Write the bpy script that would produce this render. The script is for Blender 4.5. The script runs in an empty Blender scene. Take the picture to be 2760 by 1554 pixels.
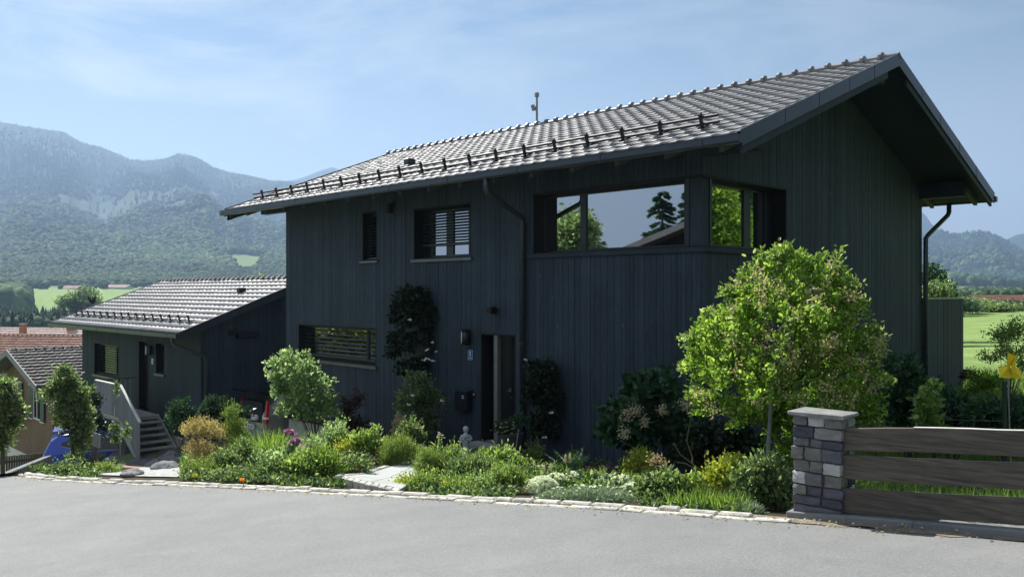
import bpy, bmesh, math, random
import numpy as np
from mathutils import Vector, Matrix
rnd = random.Random(7)
NR = np.random.RandomState(11)
sc = bpy.context.scene
COL = sc.collection
R = math.radians
# ------------------------------------------------------------------ camera
F = 2289.0                      # focal length in pixels of the 2760 px wide photograph
cam_d = bpy.data.cameras.new('camera'); cam = bpy.data.objects.new('camera', cam_d); COL.objects.link(cam)
cam_d.sensor_width = 36; cam_d.lens = F/2760*36; cam_d.shift_y = 8/2760
cam.location = (0, 0, 0); cam.rotation_euler = (R(90), 0, 0)
cam_d.clip_start = 0.1; cam_d.clip_end = 30000
sc.camera = cam
# ------------------------------------------------------------------ sky and sun
SUN_AZ, SUN_EL = R(-33), R(46)
w = bpy.data.worlds.new('World'); sc.world = w; w.use_nodes = True
nt = w.node_tree; nt.nodes.clear()
def wn(t, **k):
    n = nt.nodes.new(t)
    for a, b in k.items(): setattr(n, a, b)
    return n
sky = wn('ShaderNodeTexSky', sky_type='NISHITA', sun_disc=False, sun_elevation=SUN_EL, sun_rotation=SUN_AZ)
sky.air_density = 1.0; sky.dust_density = 0.3; sky.ozone_density = 3.0; sky.altitude = 700
tc = wn('ShaderNodeTexCoord'); mp = wn('ShaderNodeMapping'); mp.inputs['Scale'].default_value = (1.3, 1.3, 4.2)
mp.inputs['Rotation'].default_value = (0.25, 0.18, 0.3)
nz = wn('ShaderNodeTexNoise'); nz.inputs['Scale'].default_value = 2.1; nz.inputs['Detail'].default_value = 9; nz.inputs['Roughness'].default_value = 0.58; nz.inputs['Distortion'].default_value = 0.5
rp = wn('ShaderNodeValToRGB'); rp.color_ramp.elements[0].position = 0.40; rp.color_ramp.elements[1].position = 0.60
rp.color_ramp.elements[0].color = (0, 0, 0, 1); rp.color_ramp.elements[1].color = (0.95, 0.95, 0.95, 1)
mx = wn('ShaderNodeMix', data_type='RGBA'); mx.inputs[7].default_value = (6.9, 7.5, 7.9, 1)
bg = wn('ShaderNodeBackground'); bg.inputs['Strength'].default_value = 0.05; wo = wn('ShaderNodeOutputWorld')
L = nt.links.new
L(tc.outputs['Generated'], mp.inputs[0]); L(mp.outputs[0], nz.inputs['Vector']); L(nz.outputs[0], rp.inputs[0])
sx = wn('ShaderNodeSeparateXYZ'); mr_ = wn('ShaderNodeMapRange'); mr_.inputs[1].default_value = -.45; mr_.inputs[2].default_value = .55; mr_.inputs[3].default_value = 1.0; mr_.inputs[4].default_value = .30
ml = wn('ShaderNodeMath', operation='MULTIPLY'); tn = wn('ShaderNodeMix', data_type='RGBA', blend_type='MULTIPLY'); tn.inputs[0].default_value = 1; tn.inputs[7].default_value = (.55, .69, .71, 1)
L(tc.outputs['Generated'], sx.inputs[0]); L(sx.outputs[0], mr_.inputs[0]); L(rp.outputs[0], ml.inputs[0]); L(mr_.outputs[0], ml.inputs[1]); L(sky.outputs[0], tn.inputs[6])
hz_ = wn('ShaderNodeMapRange'); hz_.interpolation_type = 'SMOOTHSTEP'; hz_.inputs[1].default_value = 0; hz_.inputs[2].default_value = .38; hz_.inputs[3].default_value = .95; hz_.inputs[4].default_value = 0; L(sx.outputs[2], hz_.inputs[0]); mxx = wn('ShaderNodeMath', operation='MAXIMUM'); L(ml.outputs[0], mxx.inputs[0]); L(hz_.outputs[0], mxx.inputs[1]); bk_ = wn('ShaderNodeMapRange'); bk_.interpolation_type = 'SMOOTHSTEP'; bk_.inputs[1].default_value = -.3; bk_.inputs[2].default_value = .45; bk_.inputs[3].default_value = .8; bk_.inputs[4].default_value = 0; L(sx.outputs[1], bk_.inputs[0]); mx3 = wn('ShaderNodeMath', operation='MAXIMUM'); L(mxx.outputs[0], mx3.inputs[0]); L(bk_.outputs[0], mx3.inputs[1]); L(mx3.outputs[0], mx.inputs[0]); L(tn.outputs[2], mx.inputs[6]); L(mx.outputs[2], bg.inputs[0]); L(bg.outputs[0], wo.inputs[0])
sl = bpy.data.lights.new('sun', 'SUN'); sl.energy = 5.0; sl.angle = R(0.53); sl.color = (1, 0.965, 0.9)
so = bpy.data.objects.new('sun', sl); COL.objects.link(so)
sd = Vector((math.sin(SUN_AZ)*math.cos(SUN_EL), math.cos(SUN_AZ)*math.cos(SUN_EL), math.sin(SUN_EL)))
so.rotation_euler = (-sd).to_track_quat('-Z', 'Y').to_euler(); so.location = (0, 0, 60)
sc.view_settings.view_transform = 'Standard'; sc.view_settings.look = 'None'; sc.view_settings.exposure = 0.84; sc.view_settings.gamma = 1
# ------------------------------------------------------------------ frames of reference
ZE = 785.0; K = 2760/2576
def A(vx, vy, Y): return Vector(((vx*K-1380)/F*Y, Y, (ZE-vy*K)/F*Y))      # point at depth Y
EU = Vector((.7157, .698, 0)); ET = Vector((-.698, .7157, 0)); CC = Vector((3.025, 13.5, 0)); DD = 13.5
HA = math.atan2(.698, .7157)
def HW(u, t, z=0): p = CC+EU*u+ET*t; return Vector((p.x, p.y, z))       # house frame -> world
def FT(vx, k=16.19):                                                       # along a wall parallel to the street
    r = (vx*K-1380)/F; y = k/(.9753+r); x = r*y; return (Vector((x, y, 0))-CC).dot(ET), y
def FZ(vx, vy, k=16.19): return (ZE-vy*K)/F*FT(vx, k)[1]
def GU(vx, tp_=0.):
    r = (vx*K-1380)/F; x0, y0 = CC.x-.698*tp_, CC.y+.7157*tp_; return (r*y0-x0)/(.7157-.698*r)
def ss(a, b, x): x = np.clip((np.asarray(x, float)-a)/(b-a), 0, 1); return x*x*(3-2*x)
# ------------------------------------------------------------------ objects
def empty(name, loc, rz=0):
    o = bpy.data.objects.new(name, None); COL.objects.link(o); o.location = loc; o.rotation_euler = (0, 0, rz); o.empty_display_size = .2
    return o
def tag(o, label=None, cat=None, group=None, kind=None):
    if label: o['label'] = label
    if cat: o['category'] = cat
    if group: o['group'] = group
    if kind: o['kind'] = kind
    return o
def kids(o): return [c for c in COL.objects if c.parent == o]
class MB:
    def __init__(s, off=(0, 0, 0)): s.v = []; s.f = []; s.o = Vector(off)
    def add(s, vs, fs):
        n = len(s.v); s.v += [Vector(p)+s.o for p in vs]; s.f += [tuple(i+n for i in f) for f in fs]
    def hexa(s, p):   # 8 corners: bottom 0-3, top 4-7
        s.add(p, [(0, 3, 2, 1), (4, 5, 6, 7), (0, 1, 5, 4), (1, 2, 6, 5), (2, 3, 7, 6), (3, 0, 4, 7)])
    def box(s, a, b):
        (x0, y0, z0), (x1, y1, z1) = a, b
        s.hexa([(x0, y0, z0), (x1, y0, z0), (x1, y1, z0), (x0, y1, z0), (x0, y0, z1), (x1, y0, z1), (x1, y1, z1), (x0, y1, z1)])
    def bar(s, p, q, wd, ht, up=(0, 0, 1)):   # rectangular bar between two points
        p, q = Vector(p), Vector(q); d = (q-p).normalized(); sd_ = d.cross(Vector(up)).normalized()*wd/2; u = sd_.cross(d).normalized()*ht/2
        s.hexa([p-sd_-u, p+sd_-u, q+sd_-u, q-sd_-u, p-sd_+u, p+sd_+u, q+sd_+u, q-sd_+u])
    def tube(s, pts, rad, n=8, cap=True):
        pts = [Vector(p) for p in pts]; rad = rad if isinstance(rad, (list, tuple)) else [rad]*len(pts)
        ring = []; up = None
        for i, p in enumerate(pts):
            d = (pts[min(i+1, len(pts)-1)]-pts[max(i-1, 0)]).normalized()
            if up is None: up = d.orthogonal().normalized()
            up = (up-d*up.dot(d)); up = up.normalized() if up.length > 1e-6 else d.orthogonal().normalized()
            b = d.cross(up)
            ring.append([p+(up*math.cos(2*math.pi*k/n)+b*math.sin(2*math.pi*k/n))*rad[i] for k in range(n)])
        fs = [(i*n+k, i*n+(k+1) % n, (i+1)*n+(k+1) % n, (i+1)*n+k) for i in range(len(pts)-1) for k in range(n)]
        if cap: fs += [tuple(range(n))[::-1], tuple((len(pts)-1)*n+k for k in range(n))]
        s.add([q for r_ in ring for q in r_], fs)
    def lathe(s, prof, c=(0, 0, 0), n=16):
        c = Vector(c); vs = []; m = len(prof)
        for r_, z in prof:
            vs += [c+Vector((r_*math.cos(2*math.pi*k/n), r_*math.sin(2*math.pi*k/n), z)) for k in range(n)]
        s.add(vs, [(i*n+k, i*n+(k+1) % n, (i+1)*n+(k+1) % n, (i+1)*n+k) for i in range(m-1) for k in range(n)]+[tuple(range(n))[::-1], tuple((m-1)*n+k for k in range(n))])
    def blob(s, c, r_, j=.15, sub=2, sq=(1, 1, 1), seed=0):
        bm = bmesh.new(); bmesh.ops.create_icosphere(bm, subdivisions=sub, radius=1)
        q = random.Random(seed); ph = [q.uniform(0, 6) for _ in range(6)]
        vs = []
        for v in bm.verts:
            p = v.co; k = 1+j*(math.sin(3*p.x+ph[0])+math.sin(3.7*p.y+ph[1])+math.sin(4*p.z+ph[2])+.6*math.sin(7*p.x+5*p.y+ph[3]))*.5
            vs.append(Vector(c)+Vector((p.x*sq[0], p.y*sq[1], p.z*sq[2]))*r_*k)
        s.add(vs, [tuple(v.index for v in f.verts) for f in bm.faces]); bm.free()
    def build(s, name, mat, parent=None, smooth=False, bevel=0, loc=None, fixn=True):
        me = bpy.data.meshes.new(name); me.from_pydata([tuple(v) for v in s.v], [], s.f); me.update()
        if fixn or bevel:
            bm = bmesh.new(); bm.from_mesh(me)
            if bevel: bmesh.ops.bevel(bm, geom=bm.edges[:], offset=bevel, segments=1, affect='EDGES', clamp_overlap=True)
            bmesh.ops.recalc_face_normals(bm, faces=bm.faces[:]); bm.to_mesh(me); bm.free()
        me.materials.append(mat)
        if smooth: me.polygons.foreach_set('use_smooth', [True]*len(me.polygons))
        o = bpy.data.objects.new(name, me); COL.objects.link(o)
        if parent: o.parent = parent
        if loc is not None: o.location = loc
        return o
def np_mesh(name, V, Q, mat, parent=None, smooth=False, loc=None, col=None):
    me = bpy.data.meshes.new(name); k = Q.shape[1]
    me.vertices.add(len(V)); me.vertices.foreach_set('co', np.asarray(V, np.float32).ravel())
    me.loops.add(Q.size); me.loops.foreach_set('vertex_index', np.asarray(Q, np.int32).ravel())
    me.polygons.add(len(Q)); me.polygons.foreach_set('loop_start', np.arange(0, Q.size, k, dtype=np.int32))
    me.polygons.foreach_set('loop_total', np.full(len(Q), k, np.int32))
    if smooth: me.polygons.foreach_set('use_smooth', np.ones(len(Q), bool))
    me.update(calc_edges=True)
    if col is not None:
        ca = me.color_attributes.new('cover', 'FLOAT_COLOR', 'POINT'); c4 = np.ones((len(V), 4), np.float32); c4[:, :3] = col; ca.data.foreach_set('color', c4.ravel())
    me.materials.append(mat)
    o = bpy.data.objects.new(name, me); COL.objects.link(o)
    if parent: o.parent = parent
    if loc is not None: o.location = loc
    return o
# ------------------------------------------------------------------ materials
def lin(h):
    h = h.lstrip('#'); c = [int(h[i:i+2], 16)/255 for i in (0, 2, 4)]
    return tuple((x/12.92 if x < .04045 else ((x+.055)/1.055)**2.4) for x in c)+(1,)
class NT:
    def __init__(s, name):
        s.m = bpy.data.materials.new(name); s.m.use_nodes = True; s.t = s.m.node_tree; s.p = s.t.nodes['Principled BSDF']; s.out = s.t.nodes['Material Output']
    def n(s, t, **k):
        x = s.t.nodes.new(t)
        for a, b in k.items():
            if a.startswith('i_'): x.inputs[a[2:].replace('_', ' ')].default_value = b
            else: setattr(x, a, b)
        return x
    def l(s, a, b): s.t.links.new(a, b)
    def ramp(s, src, els):
        r_ = s.n('ShaderNodeValToRGB'); e = r_.color_ramp.elements
        while len(e) < len(els): e.new(.5)
        for q, (p, c) in zip(e, els): q.position = p; q.color = c if len(c) == 4 else (*c, 1)
        s.l(src, r_.inputs[0]); return r_.outputs[0]
    def noise(s, sc_, det=4, vec=None, rough=.55, dist=0):
        x = s.n('ShaderNodeTexNoise'); x.inputs['Scale'].default_value = sc_; x.inputs['Detail'].default_value = det; x.inputs['Roughness'].default_value = rough; x.inputs['Distortion'].default_value = dist
        if vec is None: vec = s.vec()
        s.l(vec, x.inputs['Vector']); return x.outputs[0]
    def vec(s, scale=(1, 1, 1)):
        c = s.n('ShaderNodeTexCoord'); m = s.n('ShaderNodeMapping'); m.inputs['Scale'].default_value = scale; s.l(c.outputs['Object'], m.inputs[0]); return m.outputs[0]
    def mix(s, f, a, b, mode='MIX'):
        x = s.n('ShaderNodeMix', data_type='RGBA', blend_type=mode)
        for src, i in ((f, 0), (a, 6), (b, 7)):
            if isinstance(src, (int, float)): x.inputs[i].default_value = src
            elif isinstance(src, tuple): x.inputs[i].default_value = src
            else: s.l(src, x.inputs[i])
        return x.outputs[2]
    def bump(s, h, st=.3, d=.01):
        b = s.n('ShaderNodeBump'); b.inputs['Strength'].default_value = st; b.inputs['Distance'].default_value = d; s.l(h, b.inputs['Height']); s.l(b.outputs[0], s.p.inputs['Normal'])
    def rand(s): return s.n('ShaderNodeNewGeometry').outputs['Random Per Island']
    def base(s, c):
        if isinstance(c, tuple): s.p.inputs['Base Color'].default_value = c
        else: s.l(c, s.p.inputs['Base Color'])
def c3(r_, g, b): return (r_, g, b, 1)
def plain(name, c, rough=.6, metal=0, spec=.5, var=.15, scale=6, bump=0, dirt=None):
    t = NT(name); n = t.noise(scale, 5)
    a = tuple(x*(1-var) for x in c[:3])+(1,); b = tuple(min(1, x*(1+var)) for x in c[:3])+(1,)
    t.base(t.ramp(n, [(.3, a), (.7, b)])); t.p.inputs['Roughness'].default_value = rough; t.p.inputs['Metallic'].default_value = metal; t.p.inputs['Specular IOR Level'].default_value = spec
    if bump: t.bump(t.noise(scale*8, 4), bump)
    return t.m
def wood(name, dark, light, axis='z', rough=.7, knots=True):
    t = NT(name); s_ = {'z': (14, 14, .9), 'x': (.9, 14, 14), 'y': (14, .9, 14)}[axis]
    g = t.noise(3, 6, t.vec(s_), .65, .6); r_ = t.rand()
    c = t.ramp(g, [(.25, dark), (.75, light)])
    v = t.ramp(r_, [(0, (.84, .84, .84, 1)), (.5, (1, 1, 1, 1)), (1, (1.18, 1.18, 1.17, 1))]); c = t.mix(1.0, c, v, 'MULTIPLY')
    blot = t.noise(.8, 4); c = t.mix(1.0, c, t.ramp(blot, [(.3, (.75, .78, .82, 1)), (.7, (1.2, 1.2, 1.2, 1))]), 'MULTIPLY')
    if knots:
        k = t.n('ShaderNodeTexVoronoi'); k.inputs['Scale'].default_value = 1.0; t.l(t.vec((5, 5, 1.9)), k.inputs['Vector'])
        c = t.mix(t.ramp(k.outputs['Distance'], [(.02, (.55, .55, .55, 1)), (.11, (0, 0, 0, 1))]), c, tuple(min(1, x*2.6) for x in light[:3])+(1,))
    t.base(c); t.p.inputs['Roughness'].default_value = rough; t.p.inputs['Specular IOR Level'].default_value = .35
    t.bump(g, .35, .004); return t.m
def leafm(name, a, b, c=None, trans=.4, rough=.45, spec=.4):
    t = NT(name); r_ = t.rand(); els = [(0, c3(*a)), (1, c3(*b))] if c is None else [(0, c3(*a)), (.6, c3(*b)), (1, c3(*c))]
    n = t.noise(1.6, 3); f = t.n('ShaderNodeMath', operation='ADD'); t.l(r_, f.inputs[0]); m2 = t.n('ShaderNodeMath', operation='MULTIPLY_ADD'); t.l(n, m2.inputs[0]); m2.inputs[1].default_value = 1.2; m2.inputs[2].default_value = -.6; t.l(m2.outputs[0], f.inputs[1])
    co = t.ramp(f.outputs[0], els); t.base(co); t.p.inputs['Roughness'].default_value = rough; t.p.inputs['Specular IOR Level'].default_value = spec
    tr = t.n('ShaderNodeBsdfTranslucent'); tc_ = t.mix(1.0, co, (1.7, 1.75, 1.0, 1), 'MULTIPLY'); t.l(tc_, tr.inputs[0])
    ms = t.n('ShaderNodeMixShader'); ms.inputs[0].default_value = trans; t.l(t.p.outputs[0], ms.inputs[1]); t.l(tr.outputs[0], ms.inputs[2]); t.l(ms.outputs[0], t.out.inputs[0])
    return t.m
M = {}
M['clad'] = wood('dark_stained_boards', (.015, .024, .036, 1), (.048, .069, .093, 1))
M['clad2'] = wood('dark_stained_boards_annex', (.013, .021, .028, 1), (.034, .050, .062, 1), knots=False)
M['trim'] = wood('dark_trim_boards', (.014, .022, .032, 1), (.034, .048, .064, 1), 'y', knots=False)
M['raft'] = wood('grey_rafter_wood', (.07, .075, .08, 1), (.12, .125, .13, 1), 'x', knots=False)
M['black'] = plain('black_lining', (.006, .007, .009), .7)
M['frame'] = plain('anthracite_frame', (.020, .024, .031), .35, 0, .5, .08)
M['zinc'] = plain('anthracite_sheet_metal', (.050, .060, .074), .32, .35, .5, .12, 3)
M['sillm'] = plain('grey_sill_metal', (.13, .135, .145), .35, .4)
M['slat'] = plain('dark_blind_slats', (.035, .038, .042), .4, .2)
M['conc'] = plain('pale_concrete', (.36, .36, .35), .85, 0, .3, .18, 2.2, .3)
M['concd'] = plain('weathered_concrete', (.20, .205, .21), .85, 0, .3, .22, 3, .4)
M['guard'] = plain('matt_black_metal', (.012, .013, .018), .6)
M['steel'] = plain('brushed_steel', (.32, .31, .28), .35, .8)
M['panel'] = wood('grey_railing_boards', (.15, .155, .165, 1), (.23, .235, .245, 1), knots=False)
def tilem(name, a, b, rough, m=.0):
    t = NT(name); r_ = t.rand(); c = t.ramp(r_, [(0, c3(*a)), (1, c3(*b))]); n = t.noise(5, 5)
    c = t.mix(1.0, c, t.ramp(n, [(.3, (.8, .8, .8, 1)), (.7, (1.15, 1.15, 1.15, 1))]), 'MULTIPLY'); t.base(c)
    rr = t.ramp(n, [(.3, (rough*.8,)*3+(1,)), (.7, (rough*1.2,)*3+(1,))]); t.l(rr, t.p.inputs['Roughness']); t.p.inputs['Specular IOR Level'].default_value = .6; t.p.inputs['Metallic'].default_value = m
    t.bump(t.noise(60, 3), .12, .003); return t.m
M['tile'] = tilem('grey_roof_tiles', (.16, .158, .165), (.25, .243, .25), .55)
M['tile_red'] = tilem('terracotta_roof_tiles', (.30, .12, .08), (.48, .24, .17), .6)
M['tile_pink'] = tilem('pale_pink_roof_tiles', (.42, .28, .26), (.55, .40, .37), .7)
M['tile_brown'] = tilem('brown_roof_tiles', (.08, .07, .064), (.135, .118, .105), .7)
def glassm(name, c, ior=2.3, rough=.015):
    t = NT(name); t.base(c3(*c)); t.p.inputs['Roughness'].default_value = rough; t.p.inputs['IOR'].default_value = ior; t.p.inputs['Specular IOR Level'].default_value = .5
    t.bump(t.noise(.9, 1), .03, .01); return t.m
M['glass'] = glassm('window_glass', (.006, .008, .010), 6.0)
M['glassd'] = glassm('dark_window_glass', (.004, .005, .008), 1.7)
M['carglass'] = glassm('car_glass', (.006, .008, .01), 1.6)
def paint(name, c, metal=.3, rough=.3, coat=1.):
    t = NT(name); t.base(c3(*c)); t.p.inputs['Metallic'].default_value = metal; t.p.inputs['Roughness'].default_value = rough; t.p.inputs['Coat Weight'].default_value = coat; t.p.inputs['Coat Roughness'].default_value = .05
    return t.m
M['blue'] = paint('blue_car_paint', (.008, .05, .42)); M['silver'] = paint('silver_car_paint', (.30, .31, .31), .6, .35)
M['tyre'] = plain('tyre_rubber', (.02, .02, .02), .85); M['rim'] = plain('wheel_rim', (.35, .35, .36), .3, .9)
M['redlens'] = paint('red_lamp_lens', (.50, .006, .02), 0, .15); M['whitelens'] = paint('clear_lamp_lens', (.75, .72, .68), 0, .2)
M['white'] = plain('white_paint', (.72, .72, .70), .5); M['stonewhite'] = plain('white_cast_stone', (.42, .46, .50), .8, bump=.3)
M['plaster'] = plain('white_plaster', (.66, .66, .63), .9, 0, .3, .08, 1.5)
M['bark'] = wood('bark', (.05, .04, .03, 1), (.13, .11, .09, 1), knots=False)
M['twig'] = plain('dry_twigs', (.20, .15, .11), .8); M['stemg'] = plain('green_stems', (.06, .11, .03), .6)
M['palepole'] = plain('grey_weathered_pole', (.26, .26, .27), .8)
M['chalet'] = wood('brown_weathered_boards', (.09, .05, .033, 1), (.27, .165, .11, 1), 'x', knots=False)
M['shutter'] = plain('dark_green_shutters', (.035, .055, .055), .5)
M['potm'] = plain('grey_planter', (.045, .055, .075), .5); M['signblue'] = plain('blue_enamel', (.01, .09, .42), .3, var=.05)
M['yellow'] = plain('yellow_plastic', (.85, .62, .01), .5, var=.05); M['greenpost'] = plain('dark_green_metal', (.012, .028, .022), .5)
M['rock'] = plain('grey_rock', (.22, .22, .225), .9, 0, .3, .4, 3, .6); M['gravel'] = plain('pale_gravel', (.42, .43, .41), .95, 0, .2, .35, 14, .8)
M['terra'] = plain('terracotta_pot', (.42, .18, .10), .8)
# leaves
M['lf_shrub'] = leafm('fresh_green_leaves', (.06, .13, .02), (.17, .28, .045), (.36, .47, .12), .55, .4, .5)
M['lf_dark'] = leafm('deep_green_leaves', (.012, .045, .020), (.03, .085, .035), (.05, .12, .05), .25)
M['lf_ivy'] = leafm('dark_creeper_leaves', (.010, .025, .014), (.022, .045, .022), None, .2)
M['lf_mid'] = leafm('mid_green_leaves', (.055, .10, .042), (.14, .205, .09), (.32, .385, .23), .5, .38, .6)
M['lf_bright'] = leafm('bright_green_leaves', (.09, .16, .04), (.20, .29, .085), (.40, .48, .22), .5, .38, .6)
M['lf_pale'] = leafm('pale_grey_green_leaves', (.12, .20, .10), (.26, .36, .20), (.50, .60, .42), .5)
M['lf_silver'] = leafm('silver_foliage', (.18, .25, .19), (.32, .40, .33), None, .3, .7)
M['lf_gold'] = leafm('golden_brown_foliage', (.26, .20, .10), (.44, .36, .19), (.52, .47, .28), .4)
M['lf_yellow'] = leafm('yellow_green_leaves', (.20, .26, .03), (.36, .40, .06), (.50, .48, .16), .4)
M['lf_red'] = leafm('dark_red_leaves', (.05, .015, .02), (.09, .03, .03), (.05, .07, .03), .25)
M['lf_glossy'] = leafm('glossy_dark_leaves', (.02, .05, .03), (.05, .10, .05), None, .15, .22, .8)
M['lf_grass'] = leafm('grass_blades', (.09, .16, .03), (.17, .27, .06), (.30, .40, .12), .45)
M['lf_olive'] = leafm('olive_needles', (.10, .17, .04), (.21, .29, .08), (.34, .40, .16), .4)
M['lf_meadow'] = leafm('sunny_meadow_grass', (.06, .12, .025), (.13, .21, .05), (.24, .33, .10), .45)
M['fl_white'] = leafm('white_petals', (.62, .66, .68), (.85, .87, .88), None, .35)
M['fl_pan'] = leafm('fading_pink_brown_blossom', (.36, .27, .17), (.58, .50, .36), None, .3)
M['fl_purple'] = leafm('purple_petals', (.26, .07, .32), (.55, .25, .58), None, .4)
M['fl_maroon'] = leafm('maroon_petals', (.07, .008, .03), (.14, .02, .06), None, .3)
M['fl_pink'] = leafm('pink_petals', (.45, .14, .22), (.62, .28, .36), None, .4)
M['fl_orange'] = leafm('orange_petals', (.85, .22, .01), (.95, .40, .02), None, .4)
M['fl_yellow'] = leafm('yellow_petals', (.85, .60, .01), (.95, .75, .05), None, .4)
M['fl_red'] = leafm('red_petals', (.6, .05, .02), (.75, .10, .03), None, .4)
M['fl_cream'] = leafm('cream_blossom', (.35, .33, .26), (.58, .54, .44), (.42, .28, .22), .35)
# ================================================================== ground
def drop(x, y): return 1.59+.095*(-.735*x+.678*y)          # road plane below eye level
def road_pt(px, py, dz=0.):                                   # photograph pixel on the road plane -> metres
    r, q = (px-1380)/F, (py-ZE)/F
    y = 1.59/(q-.095*(-.735*r+.678)); return Vector((r*y, y, -drop(r*y, y)+dz))
KERB = [Vector((6.5, 3.1, -drop(6.5, 3.1))), road_pt(2700, 1446), road_pt(2127, 1409), road_pt(1800, 1385), road_pt(1480, 1364), road_pt(1180, 1347), road_pt(900, 1331), road_pt(700, 1320), road_pt(500, 1310), road_pt(280, 1302), road_pt(110, 1291), road_pt(46, 1281)]
kx = np.array([p.x for p in KERB])[::-1]; ky = np.array([p.y for p in KERB])[::-1]
def kerb_y(x): return np.interp(x, kx, ky)
ctl = []
def cp(p, z): ctl.append((p[0], p[1], z))
for p in KERB[1:]: cp(p, p.z+.0)
for u, t, z in [(-.3, .0, -3.0), (-.3, 3, -3.05), (-.3, 5.2, -3.10), (-.3, 8, -3.45), (-.3, 10.5, -4.05), (-.3, 13, -4.35), (3, 14.2, -4.35), (8, 14.5, -4.3), (-2.2, 12, -4.2), (-2.2, 5.2, -2.85), (-2.2, 1, -2.8),
                (-1.6, 16.5, -4.8), (-2.5, 18, -4.9), (-2.6, 21, -5.0), (-1.5, 26, -5.5), (5, 29, -6), (5, 20, -4.5), (9.15, 0, -2.55), (4.5, -.3, -2.8), (9, 6, -2.6), (9.2, 13, -3.6), (12, 0, -2.5), (3, -3, -2.45)]:
    p = HW(u, t); cp(p, z)
for x, y, z in [(20, 25, -2.5), (40, 60, -2.6), (60, 90, -2.7), (10, 12, -2.35), (8, 6.5, -1.95), (16, 8, -2.0), (30, 10, -1.6), (0, 60, -5.5), (20, 50, -3.2), (-17, 31, -6.9), (-14, 31, -6.8), (-14.5, 28, -6.5), (-13, 25, -5.9), (-22, 38, -7.9), (-30, 45, -8.5), (-12, 36, -6.6),
                (-13, 21, -5.2), (-11.5, 17.5, -3.95), (-20, 60, -9.5), (-50, 80, -12), (-9, 17, -3.8), (-35, 30, -7), (-45, 50, -10), (5, 95, -6), (-15, 95, -9)]: ctl.append((x, y, z))
cx_, cy_, cz_ = map(np.array, zip(*ctl)); nC = len(cx_)
def tps(d2): return np.where(d2 > 1e-9, .5*d2*np.log(d2+1e-9), 0)
Am = np.zeros((nC+3, nC+3)); Am[:nC, :nC] = tps((cx_[:, None]-cx_)**2+(cy_[:, None]-cy_)**2)+np.eye(nC)*.02
Am[:nC, nC] = 1; Am[:nC, nC+1] = cx_; Am[:nC, nC+2] = cy_; Am[nC:, :nC] = Am[:nC, nC:].T
wz = np.linalg.solve(Am, np.concatenate([cz_, [0, 0, 0]]))
def near_z(x, y):
    x, y = np.asarray(x, float), np.asarray(y, float)
    d2 = (x[..., None]-cx_)**2+(y[..., None]-cy_)**2
    return tps(d2)@wz[:nC]+wz[nC]+wz[nC+1]*x+wz[nC+2]*y
# ---- the far country: heights are given as apparent elevation over the distance
_rs = np.random.RandomState(3); _g = _rs.rand(64, 64)
def vnoise(x, y):
    xi, yi = np.floor(x).astype(int), np.floor(y).astype(int); fx, fy = x-xi, y-yi; fx = fx*fx*(3-2*fx); fy = fy*fy*(3-2*fy)
    a = _g[xi % 64, yi % 64]; b = _g[(xi+1) % 64, yi % 64]; c = _g[xi % 64, (yi+1) % 64]; d = _g[(xi+1) % 64, (yi+1) % 64]
    return (a*(1-fx)+b*fx)*(1-fy)+(c*(1-fx)+d*fx)*fy
def fbm(x, y, o=5):
    s = 0; a = .5
    for k in range(o): s = s+a*(vnoise(x*2**k+17*k, y*2**k+31*k)-.5); a *= .5
    return s
RX = np.array([-2500, -1200, -400, 0, 50, 108, 166, 215, 265, 315, 352, 385, 439, 480, 517, 542, 575, 621, 679, 729, 782, 900, 1100, 1500, 2000, 2300, 2482, 2534, 2579, 2641, 2678, 2707, 2760, 3000, 3500, 5000])
RE = np.array([260, 380, 490, 461, 450, 439, 433, 406, 396, 375, 355, 352, 357, 371, 367, 357, 336, 322, 317, 303, 301, 285, 240, 190, 150, 140, 150, 163, 151, 158, 147, 133, 98, 60, 90, 140])
FX = np.array([-2500, 0, 600, 740, 824, 865, 894, 931, 1050, 1300, 2200, 2420, 2482, 2496, 2508, 2521, 2540, 2600, 2680, 2707, 2736, 2775, 2830, 3000, 5000])
FE = np.array([150, 200, 260, 285, 312, 329, 339, 328, 280, 180, 150, 190, 222, 210, 190, 176, 150, 125, 120, 135, 152, 156, 135, 150, 120])
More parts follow.
